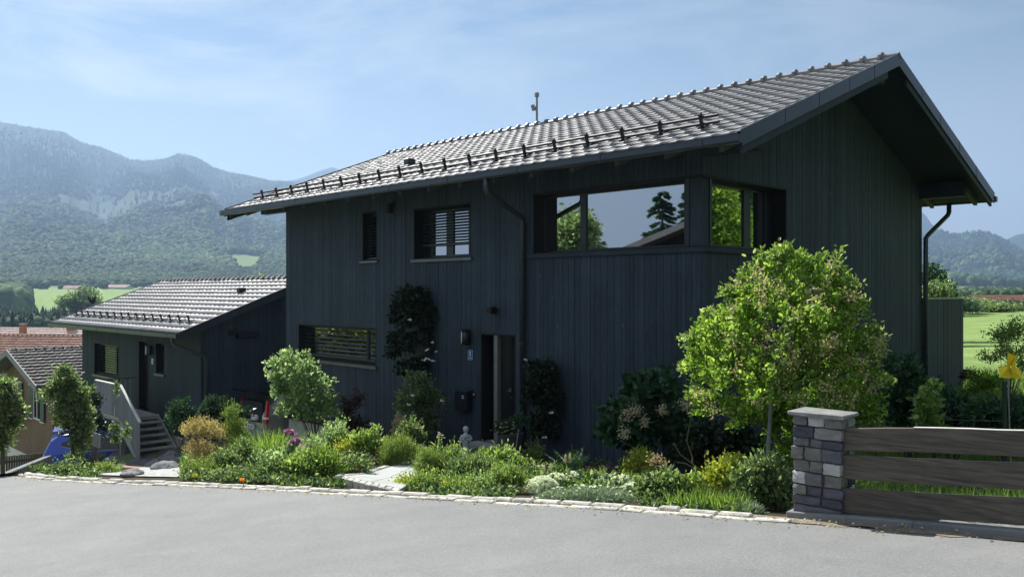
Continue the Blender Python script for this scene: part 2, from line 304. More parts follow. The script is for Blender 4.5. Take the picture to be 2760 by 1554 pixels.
def far_z(x, y):
    Rr = np.hypot(x, y); az = np.arctan2(x, np.maximum(y, 1e-6)); az = np.where(y <= 0, np.sign(x)*R(89), az)
    yc = Rr*np.maximum(np.cos(az), .45); px = 1380+F*np.tan(np.clip(az, -R(63), R(63)))
    ridge = np.interp(px, RX, RE); fr = np.interp(px, FX, FE)
    left = 1-ss(900, 1700, px)
    def prof(rr, ee): return np.interp(Rr, rr, ee)
    ab = lambda rr: np.interp(Rr, rr[0], rr[1])
    base = ab(([60, 150, 300, 450, 700, 1000, 9000], [-230, -180, -118, -84, -33, 18, 18]))
    frac = ab(([1000, 1250, 1600, 2100, 2700, 3500, 3950, 9000], [0, .09, .2, .41, .63, 1, .5, .3]))
    EL = base+frac*(ridge-17)
    farb = ab(([3950, 4900, 5700, 9000], [0, 1, .6, .6])); EL = np.where(farb > 0, np.maximum(EL, farb*fr), EL)
    baseR = ab(([60, 100, 150, 300, 700, 1500, 9000], [-80, -62, -30, -22, -8, 8, 8])); fracR = ab(([1500, 2000, 2800, 3800, 4400, 9000], [0, .22, .5, 1, .5, .3]))
    ER = baseR+fracR*(ridge-8); farR = ab(([4400, 5500, 6200, 9000], [0, 1, .6, .6])); ER = np.where(farR > 0, np.maximum(ER, farR*fr), ER)
    E = EL*left+ER*(1-left)
    sc_ = 1/700.; n = fbm(x*sc_+5, y*sc_+9, 5)
    amp = ss(1100, 2200, Rr)*(1-ss(3700, 3950, Rr)*np.where(left > .5, 1, 0))*(1-ss(4100, 4500, Rr))*(1-.93*ss(.72, 1, np.where(left > .5, frac, fracR))*(Rr < np.where(left > .5, 3900, 4100)))
    E = E+n*190*amp+fbm(x/260., y/260., 4)*18*ss(600, 1500, Rr)*(1-ss(.75, 1, np.where(left > .5, frac, fracR))*(Rr < 4000))
    E = E+fbm(px/110.+Rr/5200., Rr/3300.+7, 4)*150*amp*ss(1200, 2000, Rr)
    z = E/F*yc
    zb = -1+ss(40, 260, Rr)*5+fbm(x/60., y/60., 3)*4; k = ss(-.15, .25, y/(Rr+1e-6)+.0)
    return z*k+zb*(1-k)
def ground(x, y):
    x, y = np.asarray(x, float), np.asarray(y, float); Rr = np.hypot(x, y)
    b = ss(62, 150, Rr); n = near_z(np.clip(x, -60, 75), np.clip(y, -30, 105)); n = np.clip(n, -14, 4)
    z = n*(1-b)+far_z(x, y)*b
    z = z+4.0*np.exp(-(((x-38)/9)**2+((y-19)/8)**2)**1.0)*(x > .603*y)
    rz_ = -drop(x, y); behind = (x > -10.5)*1.
    side = y-kerb_y(x)                                         # negative: the street side of the kerb
    m = 1-ss(.12, .30, side)
    far_out = ss(9, 14, -side+0*x)+ss(40, 60, Rr)+ss(9.0, 12.5, -x)*ss(0, 3, y-8)*0
    m = m*(1-np.clip(far_out, 0, 1))
    return z*(1-m)+(rz_-.12)*m
def gz(x, y): return float(ground(np.array([x]), np.array([y]))[0])
def hit(vx, vy):                                               # where a sight line meets the ground
    r, q = (vx*K-1380)/F, (ZE-vy*K)/F; ys = np.arange(4, 60, .05); g = ground(r*ys, ys); i = np.argmax(g >= q*ys)
    y = ys[i] if g[i] >= q*ys[i] else 30; return Vector((r*y, y, gz(r*y, y)))
def foot(vx, Y): x = (vx*K-1380)/F*Y; return Vector((x, Y, gz(x, Y)))
rad = np.concatenate([[0.01], np.concatenate([np.geomspace(.8, 1000, 330), np.geomspace(1012, 6600, 230)])])
azs = np.concatenate([np.arange(-180, -60, 3.), np.arange(-60, -36, .6), np.arange(-36, 36, .16), np.arange(36, 60, .6), np.arange(60, 180, 3.)])
AZ, RD = np.meshgrid(np.radians(azs), rad); gx, gy = RD*np.sin(AZ), RD*np.cos(AZ); gz_ = ground(gx, gy)
V = np.stack([gx, gy, gz_], -1).reshape(-1, 3); nr, na = gx.shape
ii = np.arange(nr-1)[:, None]*na; jj = np.arange(na)[None, :]; j2 = (jj+1) % na
Q = np.stack([ii+jj, ii+j2, ii+na+j2, ii+na+jj], -1).reshape(-1, 4)
# land cover: forest floor, meadow, clearing (a property of the land, used for colour and for where trees stand)
def cover(x, y):
    Rr = np.hypot(x, y); px = 1380+F*x/np.maximum(y, 1e-3); z = far_z(x, y); E = z/np.maximum(y, 1e-3)*F
    n = fbm(x/180., y/180., 4); left = (px < 1300)
    forest = ss(940, 1010, Rr+n*160)*left+(~left)*ss(1500, 1800, Rr+n*500)
    def patch(px0, e0, wx, we, ang=0.):
        return ((px-px0)/wx)**2+((E-e0+(px-px0)*ang)/we)**2
    n = fbm(x/70., y/70., 5)*1.3; cl = (patch(665, 78, 55, 30)+n*1.6 < 1)*1.
    cl2 = ss(1.5, .7, patch(385, 232, 175, 30, -.02)+n*6)
    cl3 = (patch(250, 60, 160, 12)+n*4 < 1)*.9+(patch(520, 50, 60, 10)+n*4 < 1)*.9+(patch(90, 100, 90, 10)+n*4 < 1)*.7+(patch(150, 190, 120, 22)+n*4 < 1)*.6+(patch(240, 120, 60, 18)+n*4 < 1)*.7+(patch(110, 150, 50, 60)+n*4 < 1)*.4
    mot = ss(.06, .2, fbm(x/90.+40, y/240., 4))*.5*left*(E < 270)
    rk = ss(.10, .22, fbm(x/60.+9, y/400.+3, 4))*(E > 270)*left*.35
    clr = np.clip(cl+cl2*.6+cl3*.5, 0, 1)
    cR = ((patch(2600, 85, 34, 9) < 1)+(patch(2690, 60, 40, 8)+n*3 < 1)+ss(.12, .2, fbm(x/70., y/70., 3)))*(~left)
    return forest*(1-cl)*(1-.8*(cR > .5)), clr, np.clip(mot+rk+.5*cR, 0, 1), left
fo, clr, mot, lf_ = cover(gx, gy)
fo = fo.ravel()[:, None]; clr = clr.ravel()[:, None]; mot = mot.ravel()[:, None]; yy = gy.ravel()[:, None]; RR = RD.ravel()[:, None]
meadow = np.array([.19, .28, .085]); floor = np.array([.012, .036, .018]); clear = np.array([.10, .15, .07]); soil = np.array([.05, .04, .028])
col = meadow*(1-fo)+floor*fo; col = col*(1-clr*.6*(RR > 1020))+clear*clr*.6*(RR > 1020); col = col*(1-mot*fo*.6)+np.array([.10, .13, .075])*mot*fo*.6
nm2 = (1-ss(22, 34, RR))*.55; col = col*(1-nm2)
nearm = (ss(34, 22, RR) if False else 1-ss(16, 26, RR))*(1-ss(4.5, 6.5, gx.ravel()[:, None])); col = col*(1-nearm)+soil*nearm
t = NT('hillside_ground'); at = t.n('ShaderNodeAttribute', attribute_name='cover')
n1 = t.noise(.35, 6); n2 = t.noise(9, 5)
c = t.mix(1.0, at.outputs['Color'], t.ramp(n1, [(.3, (.75, .78, .7, 1)), (.7, (1.25, 1.2, 1.2, 1))]), 'MULTIPLY'); c = t.mix(1.0, c, t.ramp(n2, [(.3, (.7, .72, .7, 1)), (.7, (1.3, 1.28, 1.3, 1))]), 'MULTIPLY')
t.base(c); t.p.inputs['Roughness'].default_value = .95; t.p.inputs['Specular IOR Level'].default_value = .15; t.bump(t.noise(25, 4), .4, .03)
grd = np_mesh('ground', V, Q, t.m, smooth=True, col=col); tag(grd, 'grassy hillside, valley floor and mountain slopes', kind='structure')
# ---- road
t = NT('light_asphalt'); n1 = t.noise(.35, 5, rough=.6); n2 = t.noise(170, 3); n3 = t.noise(2.2, 5)
c = t.ramp(n1, [(.3, (.185, .188, .188, 1)), (.7, (.225, .228, .226, 1))]); c = t.mix(1.0, c, t.ramp(n2, [(.25, (.62, .62, .62, 1)), (.5, (1, 1, 1, 1)), (.8, (1.4, 1.4, 1.38, 1))]), 'MULTIPLY')
c = t.mix(1.0, c, t.ramp(n3, [(.3, (.93, .93, .94, 1)), (.7, (1.06, 1.06, 1.05, 1))]), 'MULTIPLY'); t.base(c)
t.p.inputs['Roughness'].default_value = .8; t.p.inputs['Specular IOR Level'].default_value = .3; t.bump(n2, .5, .006)
agg = t.noise(420, 2); a2_ = t.noise(48, 4, rough=.75); c = t.mix(1.0, c, t.ramp(a2_, [(.3, (.80, .80, .81, 1)), (.5, (1, 1, 1, 1)), (.7, (1.17, 1.17, 1.16, 1))]), 'MULTIPLY'); c = t.mix(.6, c, t.ramp(agg, [(.35, (.55, .55, .56, 1)), (.5, (1, 1, 1, 1)), (.68, (1.5, 1.5, 1.48, 1))]), 'MULTIPLY'); st_ = t.noise(1.1, 6, t.vec((1, 1, 1)), .7, 1.2); c = t.mix(1.0, c, t.ramp(st_, [(.32, (.91, .91, .92, 1)), (.45, (1, 1, 1, 1)), (.7, (1.04, 1.04, 1.03, 1))]), 'MULTIPLY'); t.base(c)
V = []; Q = []; xs = np.concatenate([np.arange(-9.4, 7, .25), np.arange(7, 40, 2)]); ro = np.concatenate([np.arange(0, 2, .25), np.arange(2, 11, 1)])
for i, x in enumerate(xs):
    ky0 = kerb_y(x) if x < 6.5 else 3.3-(x-6.5)*.92
    for k, d in enumerate(ro):
        # roadway runs along the kerb; beyond the left bend it opens toward the side lane
        px_, py_ = x-.678*d, ky0-.735*d; V.append((px_, py_, -drop(px_, py_)))
        if i and k: n_ = len(ro); a = i*n_+k; Q.append((a, a-1, a-n_-1, a-n_))
rd = np_mesh('road', np.array(V), np.array(Q), t.m); tag(rd, 'light grey asphalt street falling away to the left', kind='structure')
# side lane running down to the blue car
mb = MB(); e0 = KERB[-1]; W = [(Vector((-8.62, 14.9)), Vector((-16, 8))), (Vector((-9.6, 16.2)), Vector((-19, 14))), (Vector((-12.6, 20.5)), Vector((-24, 22))), (Vector((-15.6, 27)), Vector((-27, 28))), (Vector((-17.0, 35)), Vector((-27, 40)))]
N_ = 14; vs = []; fs = []
for i in range(len(W)):
    for k in range(N_+1):
        p = W[i][0].lerp(W[i][1], k/N_); zz = -drop(p.x, p.y) if i == 0 else gz(p.x, p.y)+.05; vs.append((p.x, p.y, zz))
        if i and k: a = i*(N_+1)+k; fs.append((a, a-1, a-N_-2, a-N_-1))
mb.add(vs, fs)
# fill the wedge between the street and the lane
mb.build('side_lane', t.m); tag(bpy.data.objects['side_lane'], 'side lane going down towards the parked blue car', kind='structure')
# ---- granite kerb: two courses of rough setts
def sett_row(name, off0, off1, top, ln, seed, x0, x1, skip=()):
    q = random.Random(seed); mb = MB(); pts = [Vector((a, b)) for a, b in zip(kx, ky)]
    pts = [p for p in pts]
    seg = []; s = 0; path = []
    for i in range(len(pts)-1):
        d = (pts[i+1]-pts[i]); n = max(1, int(d.length/.05))
        for k in range(n): path.append(pts[i]+d*k/n)
    i = 0
    while i < len(path)-8:
        m = max(3, int(ln*q.uniform(.7, 1.25)/.05)); j = min(i+m, len(path)-1); a, b = path[i], path[j]
        if a.x < x0: i = j; continue
        if b.x > x1: break
        d = (b-a).normalized(); nn = Vector((d.y, -d.x))*-1                # pointing away from the street
        if nn.y < 0: nn = -nn
        a2 = a+d*.004; b2 = b-d*.004; ja, jb = q.uniform(-.014, .014), q.uniform(-.014, .014); hz = q.uniform(-.012, .010)
        c0 = a2+nn*(off0+ja); c1 = b2+nn*(off0+jb); c2 = b2+nn*(off1+jb); c3_ = a2+nn*(off1+ja)
        vs = [(c.x, c.y, -drop(c.x, c.y)-.15) for c in (c0, c1, c2, c3_)]+[(c.x, c.y, -drop(c.x, c.y)+top+hz+q.uniform(-.004, .004)) for c in (c0, c1, c2, c3_)]
        mb.hexa(vs); i = j
    return mb
t = NT('granite_setts'); n = t.noise(9, 6); c = t.ramp(n, [(.3, (.36, .36, .33, 1)), (.5, (.54, .53, .49, 1)), (.75, (.68, .67, .62, 1))])
c = t.mix(1.0, c, t.ramp(t.rand(), [(0, (.72, .72, .72, 1)), (1, (1.12, 1.1, 1.06, 1))]), 'MULTIPLY'); t.base(c); t.p.inputs['Roughness'].default_value = .85; t.bump(t.noise(30, 4), .7, .012); M['granite'] = t.m
kb = sett_row('kerb', .10, .18, .035, .32, 3, -8.7, 2.1).build('kerb', M['granite'], bevel=.014); tag(kb, 'raised course of rough pale granite kerb stones', kind='structure')
kb = sett_row('gutter', .0, .085, .012, .30, 5, -8.7, 2.35).build('kerb_gutter_course', M['granite'], bevel=.01); tag(kb, 'flat pale granite gutter course along the asphalt', kind='structure')
# concrete footing strip under the fence
mb = MB(); ef = Vector((.735, -.678, 0)); p0 = Vector((2.30, 7.10, 0)); nf = Vector((.678, .735, 0))
ms = [0, .5, 1, 2, 4.5]; 
for a, b in zip(ms[:-1], ms[1:]):
    c = [p0+ef*a-nf*.02, p0+ef*b-nf*.02, p0+ef*b+nf*.16, p0+ef*a+nf*.16]
    mb.hexa([(q.x, q.y, -drop(q.x, q.y)-.2) for q in c]+[(q.x, q.y, -drop(q.x, q.y)+.055) for q in c])
footing = mb.build('footing_strip', M['concd'], bevel=.006); tag(footing, 'dark stained concrete strip under the plank fence', kind='structure')
# mud and sweepings along the strip
mb = MB(); q = random.Random(5); vs = []; fs = []
for i in range(30):
    s_ = -.3+i*.16; a = p0+ef*s_-nf*.02; b = a-nf*q.uniform(.05, .16); vs += [(a.x, a.y, -drop(a.x, a.y)+.006), (b.x, b.y, -drop(b.x, b.y)+.005)]
    if i: k = 2*i; fs.append((k-2, k, k+1, k-1))
mb.add(vs, fs); o = mb.build('roadside_dirt', plain('sandy_dirt', (.20, .17, .13), .95, var=.35, scale=12)); tag(o, 'strip of sandy dirt and moss where the asphalt meets the fence footing', kind='structure')
# paved path to the front door
t = NT('pale_paving'); n = t.noise(1.5, 6); c = t.ramp(n, [(.3, (.34, .36, .34, 1)), (.7, (.44, .46, .44, 1))]); t.base(c); t.p.inputs['Roughness'].default_value = .85; t.bump(t.noise(40, 3), .2, .004); M['paving'] = t.m
def path_quads(L_, R_, dz, joints):
    mb = MB(); 
    for i in range(len(L_)-1):
        for k in range(joints):
            f0, f1 = k/joints, (k+1)/joints; g = .012
            cs = [L_[i].lerp(R_[i], f0), L_[i].lerp(R_[i], f1), L_[i+1].lerp(R_[i+1], f1), L_[i+1].lerp(R_[i+1], f0)]
            ctr = sum(cs, Vector())/4; cs = [c+(ctr-c).normalized()*g for c in cs]
            mb.hexa([(c.x, c.y, c.z-.15) for c in cs]+[(c.x, c.y, c.z+dz) for c in cs])
    return mb
def gp(vx, vy, e=.0): p = hit(vx, vy); p.z += e; return p
lP = [gp(866, 1222), gp(925, 1196), gp(985, 1177), gp(1040, 1160), gp(1135, 1128)]; rP = [gp(1010, 1242), gp(1042, 1214), gp(1076, 1190), gp(1120, 1166), gp(1200, 1128)]
k0 = road_pt(866*K+3, 1238*K); k1 = road_pt(1000*K, 1247*K)
for l_ in (lP, rP): l_[0].z = (k0.z if l_ is lP else k1.z)-.03
pth = path_quads(lP, rP, .03, 2).build('garden_path', M['paving'], bevel=.004); tag(pth, 'pale slab path leading from the kerb to the front door', kind='structure')
mb = MB(); q = random.Random(8)
for i in range(12):
    a = lP[0].lerp(lP[1], i/6.0) if i < 6 else lP[1].lerp(lP[2], (i-6)/6.0); b = lP[0].lerp(lP[1], (i+.94)/6.0) if i < 6 else lP[1].lerp(lP[2], (i+.94-6)/6.0)
    s_ = Vector((-.12, -.03, 0)); cs = [a+s_, b+s_, b-Vector((.006, 0, 0)), a-Vector((.006, 0, 0))]
    mb.hexa([(c.x, c.y, c.z-.2) for c in cs]+[(c.x, c.y, c.z+.045+q.uniform(-.008, .008)) for c in cs])
for i in range(9):
    a = lP[0].lerp(rP[0], i/9); b = lP[0].lerp(rP[0], (i+.93)/9); s_ = Vector((-.02, -.12, 0)); g_ = Vector((0, -.006, 0)); cs = [a+s_, b+s_, b+g_, a+g_]
    mb.hexa([(c.x, c.y, c.z-.2) for c in cs]+[(c.x, c.y, c.z+.035+q.uniform(-.008, .006)) for c in cs])
o = mb.build('path_edging', M['granite'], bevel=.012); tag(o, 'row of granite setts edging the left side of the slab path', kind='structure')
# pale gravel apron left of the planting and dark yard in front of the annex
def apron(name, pts, mat, dz, label, inner=10):
    bm = bmesh.new(); vs = [bm.verts.new((p.x, p.y, 0)) for p in pts]; f = bm.faces.new(vs); bmesh.ops.triangulate(bm, faces=[f]); bmesh.ops.subdivide_edges(bm, edges=bm.edges[:], cuts=5, use_grid_fill=True)
    for v in bm.verts: v.co.z = gz(v.co.x, v.co.y)+dz
    me = bpy.data.meshes.new(name); bm.to_mesh(me); bm.free(); me.materials.append(mat); o = bpy.data.objects.new(name, me); COL.objects.link(o); tag(o, label, kind='structure'); return o
apron('gravel_apron', [gp(446, 1202), gp(380, 1201), gp(310, 1199), gp(250, 1196), gp(250, 1190), gp(330, 1180), gp(372, 1166), gp(440, 1162), gp(470, 1185)], M['gravel'], .02, 'pale crushed stone apron between the kerb and the annex stairs')
apron('yard', [HW(-1.2, 26), HW(-1.2, 16.2), HW(-.5, 15.9), HW(5, 15.9), HW(5, 13), HW(-1.0, 13), HW(-3.3, 12.5), HW(-4.2, 16), HW(-4.2, 20)], plain('yard_paving', (.12, .115, .11), .9, var=.25, scale=3), .03, 'dark paved yard and parking place in front of the annex')
# low retaining wall left of the lane
mb = MB(); a, b = A(20, 1186, 17.0), A(108, 1152, 22.5); a2, b2 = A(-60, 1215, 14.5), None
for p, q2 in ((A(-40, 1206, 15.5), A(16, 1184, 17.5)), (A(16, 1184, 17.5), A(108, 1148, 23.5))):
    mb.hexa([Vector((p.x, p.y, p.z-1.2)), Vector((q2.x, q2.y, q2.z-1.5)), Vector((q2.x+.1, q2.y+.25, q2.z-1.5)), Vector((p.x+.1, p.y+.25, p.z-1.2)), p, q2, q2+Vector((.1, .25, 0)), p+Vector((.1, .25, 0))])
o = mb.build('low_wall', M['concd'], bevel=.02); tag(o, 'low weathered concrete wall with a pale coping beside the lane, at the left edge', 'wall')
# ================================================================== house shells
def boards(P, a0, a1, zb, zt, openings, wmin, wmax, seed, extra=(), gap=.007, th=.024, lap=0.):
    q = random.Random(seed); cuts = {a0, a1} | set(extra)
    for o in openings: cuts |= {o[0], o[1]}
    cuts = sorted(c for c in cuts if a0-1e-6 <= c <= a1+1e-6); E = []
    for i in range(len(cuts)-1):
        s, e = cuts[i], cuts[i+1]
        while s < e-1e-6:
            wd = q.uniform(wmin, wmax)
            if e-(s+wd) < wmin*.7: wd = e-s
            E.append((s, min(s+wd, e))); s += wd
    mb = MB(H0)
    for s, e in E:
        m = (s+e)/2; segs = [(zb, None)]
        ops = sorted((o[2], o[3]) for o in openings if o[0]-1e-4 <= m <= o[1]+1e-4)
        cur = zb; out = []
        for lo, hi in ops:
            if lo > cur+.01: out.append((cur, lo, lo))
            cur = hi
        out.append((cur, zt(s), zt(e)))
        d = q.uniform(-.003, .004)
        for lo, h0, h1 in out:
            s2, e2 = s+gap/2, e-gap/2
            mb.hexa([P(s2, lo, 0), P(e2, lo, 0), P(e2, lo, th+d), P(s2, lo, th+d), P(s2, h0, 0), P(e2, h1, 0), P(e2, h1, th+d), P(s2, h0, th+d)])
    return mb
def backing(P, a0, a1, zb, zt, openings, d=-.004):
    mb = MB(H0); ca = sorted({a0, a1} | {o[0] for o in openings} | {o[1] for o in openings})
    for s, e in zip(ca[:-1], ca[1:]):
        m = (s+e)/2; cur = zb
        for lo, hi in sorted((o[2], o[3]) for o in openings if o[0]-1e-4 <= m <= o[1]+1e-4):
            if lo > cur: mb.add([P(s, cur, d), P(e, cur, d), P(e, lo, d), P(s, lo, d)], [(0, 1, 2, 3)])
            cur = hi
        mb.add([P(s, cur, d), P(e, cur, d), P(e, zt(e), d), P(s, zt(s), d)], [(0, 1, 2, 3)])
    return mb
def pbox(mb, P, a0, a1, z0, z1, d0, d1):
    mb.hexa([P(a0, z0, d0), P(a1, z0, d0), P(a1, z0, d1), P(a0, z0, d1), P(a0, z1, d0), P(a1, z1, d0), P(a1, z1, d1), P(a0, z1, d1)])
def reveal(mb, P, a0, a1, z0, z1, dep, th=.03, sides='lrtb'):
    if 'l' in sides: pbox(mb, P, a0, a0+th, z0+th, z1-th, -dep, .026)
    if 'r' in sides: pbox(mb, P, a1-th, a1, z0+th, z1-th, -dep, .026)
    if 't' in sides: pbox(mb, P, a0, a1, z1-th, z1, -dep, .027)
    if 'b' in sides: pbox(mb, P, a0, a1, z0, z0+th, -dep, .010)
def window(root, P, a0, a1, z0, z1, dep, lights, sill=None, blind=None, glass='glass', label=None, fw=.06, sides='lrtb'):
    """lights: list of (a_start, a_end) glass fields inside the opening"""
    mr = MB(H0); reveal(mr, P, a0, a1, z0, z1, dep, sides=sides); mb = MB(H0)
    es = sorted(lights); zb, zt = z0+.03, z1-.03
    pbox(mb, P, a0+.03, a1-.03, zb, zb+fw, -dep, -dep+.05); pbox(mb, P, a0+.03, a1-.03, zt-fw, zt, -dep, -dep+.05)
    prev = a0+.03
    for s, e in es:
        pbox(mb, P, prev, s, zb+fw, zt-fw, -dep, -dep+.048); prev = e
    pbox(mb, P, prev, a1-.03, zb+fw, zt-fw, -dep, -dep+.048)
    f = mb.build('window', M['frame'], root)
    if label: tag(f, label)
    mr.build('reveal', M['black'], f)
    for s, e in es:
        g = MB(H0); pbox(g, P, s, e, zb+fw, zt-fw, -dep+.008, -dep+.018); g.build('pane', M[glass], f)
    if sill:
        g = MB(H0); pbox(g, P, a0-.05, a1+.05, z0-sill, z0-.002, -.05, .075); g.build('sill', M['sillm'], f)
    if blind:
        b0, b1, y0, y1, pitch = blind; g = MB(H0); z = y1
        while z > y0:
            g.hexa([P(b0, z-.012, -dep+.07), P(b1, z-.012, -dep+.07), P(b1, z+.008, -dep+.13), P(b0, z+.008, -dep+.13), P(b0, z-.009, -dep+.07), P(b1, z-.009, -dep+.07), P(b1, z+.011, -dep+.13), P(b0, z+.011, -dep+.13)]); z -= pitch
        for a in (b0+.05, b1-.05): pbox(g, P, a-.004, a+.004, y0, y1, -dep+.095, -dep+.105)
        pbox(g, P, b0, b1, y0-.035, y0-.005, -dep+.06, -dep+.14)
        g.build('blind', M['slat'], f)
    return f
def roof_tiles(O, dt, lt, ds, ls, nn, tw=.30, th=.345, seed=1, amp=.021):
    """S-profile interlocking tiles laid course by course; every tile is its own island inside one mesh"""
    q = random.Random(seed); nc = int(round(lt/tw)); tw = lt/nc; nrw = int(round(ls/th)); th = ls/nrw; prof = [0, .25, .9, .8, .1, -.05, -.1, 0]; xs = [0, .10, .22, .34, .46, .62, .85, 1.0]
    V = []; Fc = []
    for r_ in range(nrw):
        for c in range(nc):
            j = q.uniform(-.003, .004); n0 = len(V); k = len(xs)
            for lvl in range(3):
                for x, h in zip(xs, prof):
                    a = c*tw+x*tw*.995
                    if lvl == 0: p = O+dt*a+ds*(r_*th-.03)+nn*(h*amp+.004)
                    elif lvl == 1: p = O+dt*a+ds*(r_*th-.03)+nn*(h*amp+.036+j)
                    else: p = O+dt*a+ds*(r_*th+th-.01)+nn*(h*amp+.006+j)
                    V.append(p)
            for lvl in range(2):
                for i in range(k-1): a = n0+lvl*k+i; Fc.append((a, a+1, a+k+1, a+k))
    return V, Fc
def ridge_caps(mb, p0, p1, n, r_, up=Vector((0, 0, 1))):
    d = (p1-p0)/n
    for i in range(n):
        a, b = p0+d*i, p0+d*(i+1)
        mb.tube([a, a+d*.86, a+d*.87, b+d*.03], [r_*.80, r_*.92, r_*1.5, r_*1.5], 10)
H0 = (0, 0, 0)
# ---- main house
ZB = -3.1
house = empty('timber_house', HW(0, 0, ZB), HA); tag(house, 'large two storey house clad in dark vertical boards with a grey tiled gable roof', 'house')
H0 = (0, 0, -ZB)
LEN, WID, OVT, OVB, OVL = 12.97, 9.15, 1.285, .95, 1.68
RIDU, RIDZ, EAVZ = WID/2, 4.376, 2.24; SL = (RIDZ-EAVZ)/(RIDU+OVB)
def roofz(u): return RIDZ-SL*abs(u-RIDU)                                    # tile plane
PF = lambda a, z, d: Vector((-d, a, z)); PG = lambda a, z, d: Vector((a, -d, z)); PL = lambda a, z, d: Vector((a, LEN+d, z)); PB = lambda a, z, d: Vector((WID+d, a, z))
def fo_(x0, y0, x1, y1, k=16.19): t1, t0 = FT(x0, k)[0], FT(x1, k)[0]; return [t0, t1, min(FZ(x0, y1, k), FZ(x1, y1, k)), FZ(x0, y0, k)]
oG = fo_(752, 814, 948, 928); oG[2] = (FZ(775, 903)+FZ(946, 919))/2; oG[3] = (FZ(752, 814)+FZ(948, 824))/2
oN = fo_(913, 532, 951, 656); oN[2] = FZ(932, 656); oN[3] = FZ(932, 532)
oW = fo_(1042, 522, 1187, 650); oW[2] = FZ(1115, 650); oW[3] = FZ(1115, 517)
oD = fo_(1211, 838, 1300, 1120); oD[2] = -3.02; oD[3] = FZ(1250, 839)
ZC0, ZC1 = .70, 1.86
oC = [0.0, FT(1342)[0], ZC0, ZC1]; uC = GU(1976); oCg = [0.0, uC, ZC0, ZC1]
ops = [oG, oN, oW, oD, oC]
zsof = roofz(0)-.30
extra = [FT(v)[0] for v in (1225, 1335, 1310, 1187)]
fw_ = boards(PF, 0, LEN, -3.23, lambda a: zsof, ops, .075, .165, 4, extra)
wall = fw_.build('front_wall', M['clad'], house)
backing(PF, 0, LEN, -3.4, lambda a: zsof, ops).build('wall_backing', M['black'], wall)
gw = boards(PG, -.024, WID, -3.23, lambda a: roofz(a)-.20, [[-.024, uC, ZC0, ZC1]], .09, .15, 9, (0.,)); gwo = gw.build('gable_wall', M['clad'], house)
backing(PG, 0, WID, -3.4, lambda a: roofz(a)-.20, [oCg, ]).build('wall_backing', M['black'], gwo)
boards(PL, -.024, WID, -3.23, lambda a: roofz(a)-.20, [], .12, .2, 10, (RIDU,)).build('side_wall', M['clad'], house)
boards(PB, 0, LEN, -3.23, lambda a: zsof, [], .12, .2, 12).build('rear_wall', M['clad'], house)
mb = MB(H0); mb.box((.03, .03, -5.2), (WID-.03, LEN-.03, -3.24)); mb.build('plinth', M['conc'], house)
mb = MB(H0); mb.box((.35, .35, -3.2), (WID-.3, LEN-.3, zsof-.1)); mb.build('inner_walls', M['black'], house)
# roof
tl = OVL+LEN+OVT; roof_t0 = -OVT
nF = Vector((-SL, 0, 1)).normalized(); sF = Vector((1, 0, SL)).normalized(); nBk = Vector((SL, 0, 1)).normalized(); sBk = Vector((-1, 0, SL)).normalized(); DT = Vector((0, 1, 0))
rl = math.hypot(RIDU+OVB, SL*(RIDU+OVB))
O1 = Vector((-OVB-.03, -OVT+.05, EAVZ-.03))+Vector(H0); O2 = Vector((WID+OVB+.03, -OVT+.05, EAVZ-.03))+Vector(H0)
V1, F1 = roof_tiles(O1, DT, tl-.1, sF, rl, nF, seed=2); V2, F2 = roof_tiles(O2, DT, tl-.1, sBk, rl, nBk, seed=3)
roof = np_mesh('roof', np.array([tuple(v) for v in V1+V2]), np.array(F1+[tuple(i+len(V1) for i in f) for f in F2]), M['tile'], house); tag(roof, 'grey interlocking tile roof with rows of tiles catching the sun')
mb = MB(H0); ridge_caps(mb, Vector((RIDU, -OVT+.0, RIDZ+.0)), Vector((RIDU, LEN+OVL, RIDZ+.0)), 46, .085); mb.build('ridge_cap', M['tile'], roof, smooth=False)
# deck slab, soffit, verge boards
mb = MB(H0)
def slab(mb, u0, u1, t0, t1, top, th): mb.hexa([(u0, t0, roofz(u0)-top-th), (u1, t0, roofz(u1)-top-th), (u1, t1, roofz(u1)-top-th), (u0, t1, roofz(u0)-top-th), (u0, t0, roofz(u0)-top), (u1, t0, roofz(u1)-top), (u1, t1, roofz(u1)-top), (u0, t1, roofz(u0)-top)])
slab(mb, -OVB, RIDU, -OVT+.04, LEN+OVL-.04, .035, .10); slab(mb, RIDU, WID+OVB, -OVT+.04, LEN+OVL-.04, .035, .10); mb.build('roof_deck', M['trim'], roof)
for t0, s_ in ((-OVT, 1), (LEN+OVL, -1)):
    mb = MB(H0)
    for u0, u1 in ((-OVB-.02, RIDU), (RIDU, WID+OVB+.02)): slab(mb, u0, u1, min(t0, t0+s_*.03), max(t0, t0+s_*.03), -.045, .235)
    v = mb.build('verge_board', M['zinc'], roof)
    mb = MB(H0)
    for u0, u1 in ((-OVB+.05, RIDU-.45), (RIDU+.45, WID+OVB-.1)): slab(mb, u0, u1, min(t0+s_*.03, t0+s_*.08), max(t0+s_*.03, t0+s_*.08), .19, .13)
    mb.build('barge_board', M['trim'], roof)
    for fr_ in (.22, .42, .62, .80):
        for sg in (0, 1):
            mb = MB(H0); u = (-OVB+(RIDU+OVB)*fr_) if sg == 0 else WID+OVB-(RIDU+OVB)*fr_
            slab(mb, u-.006, u+.006, min(t0-s_*.004, t0), max(t0-s_*.004, t0), -.05, .245); mb.build('seam', M['frame'], v)
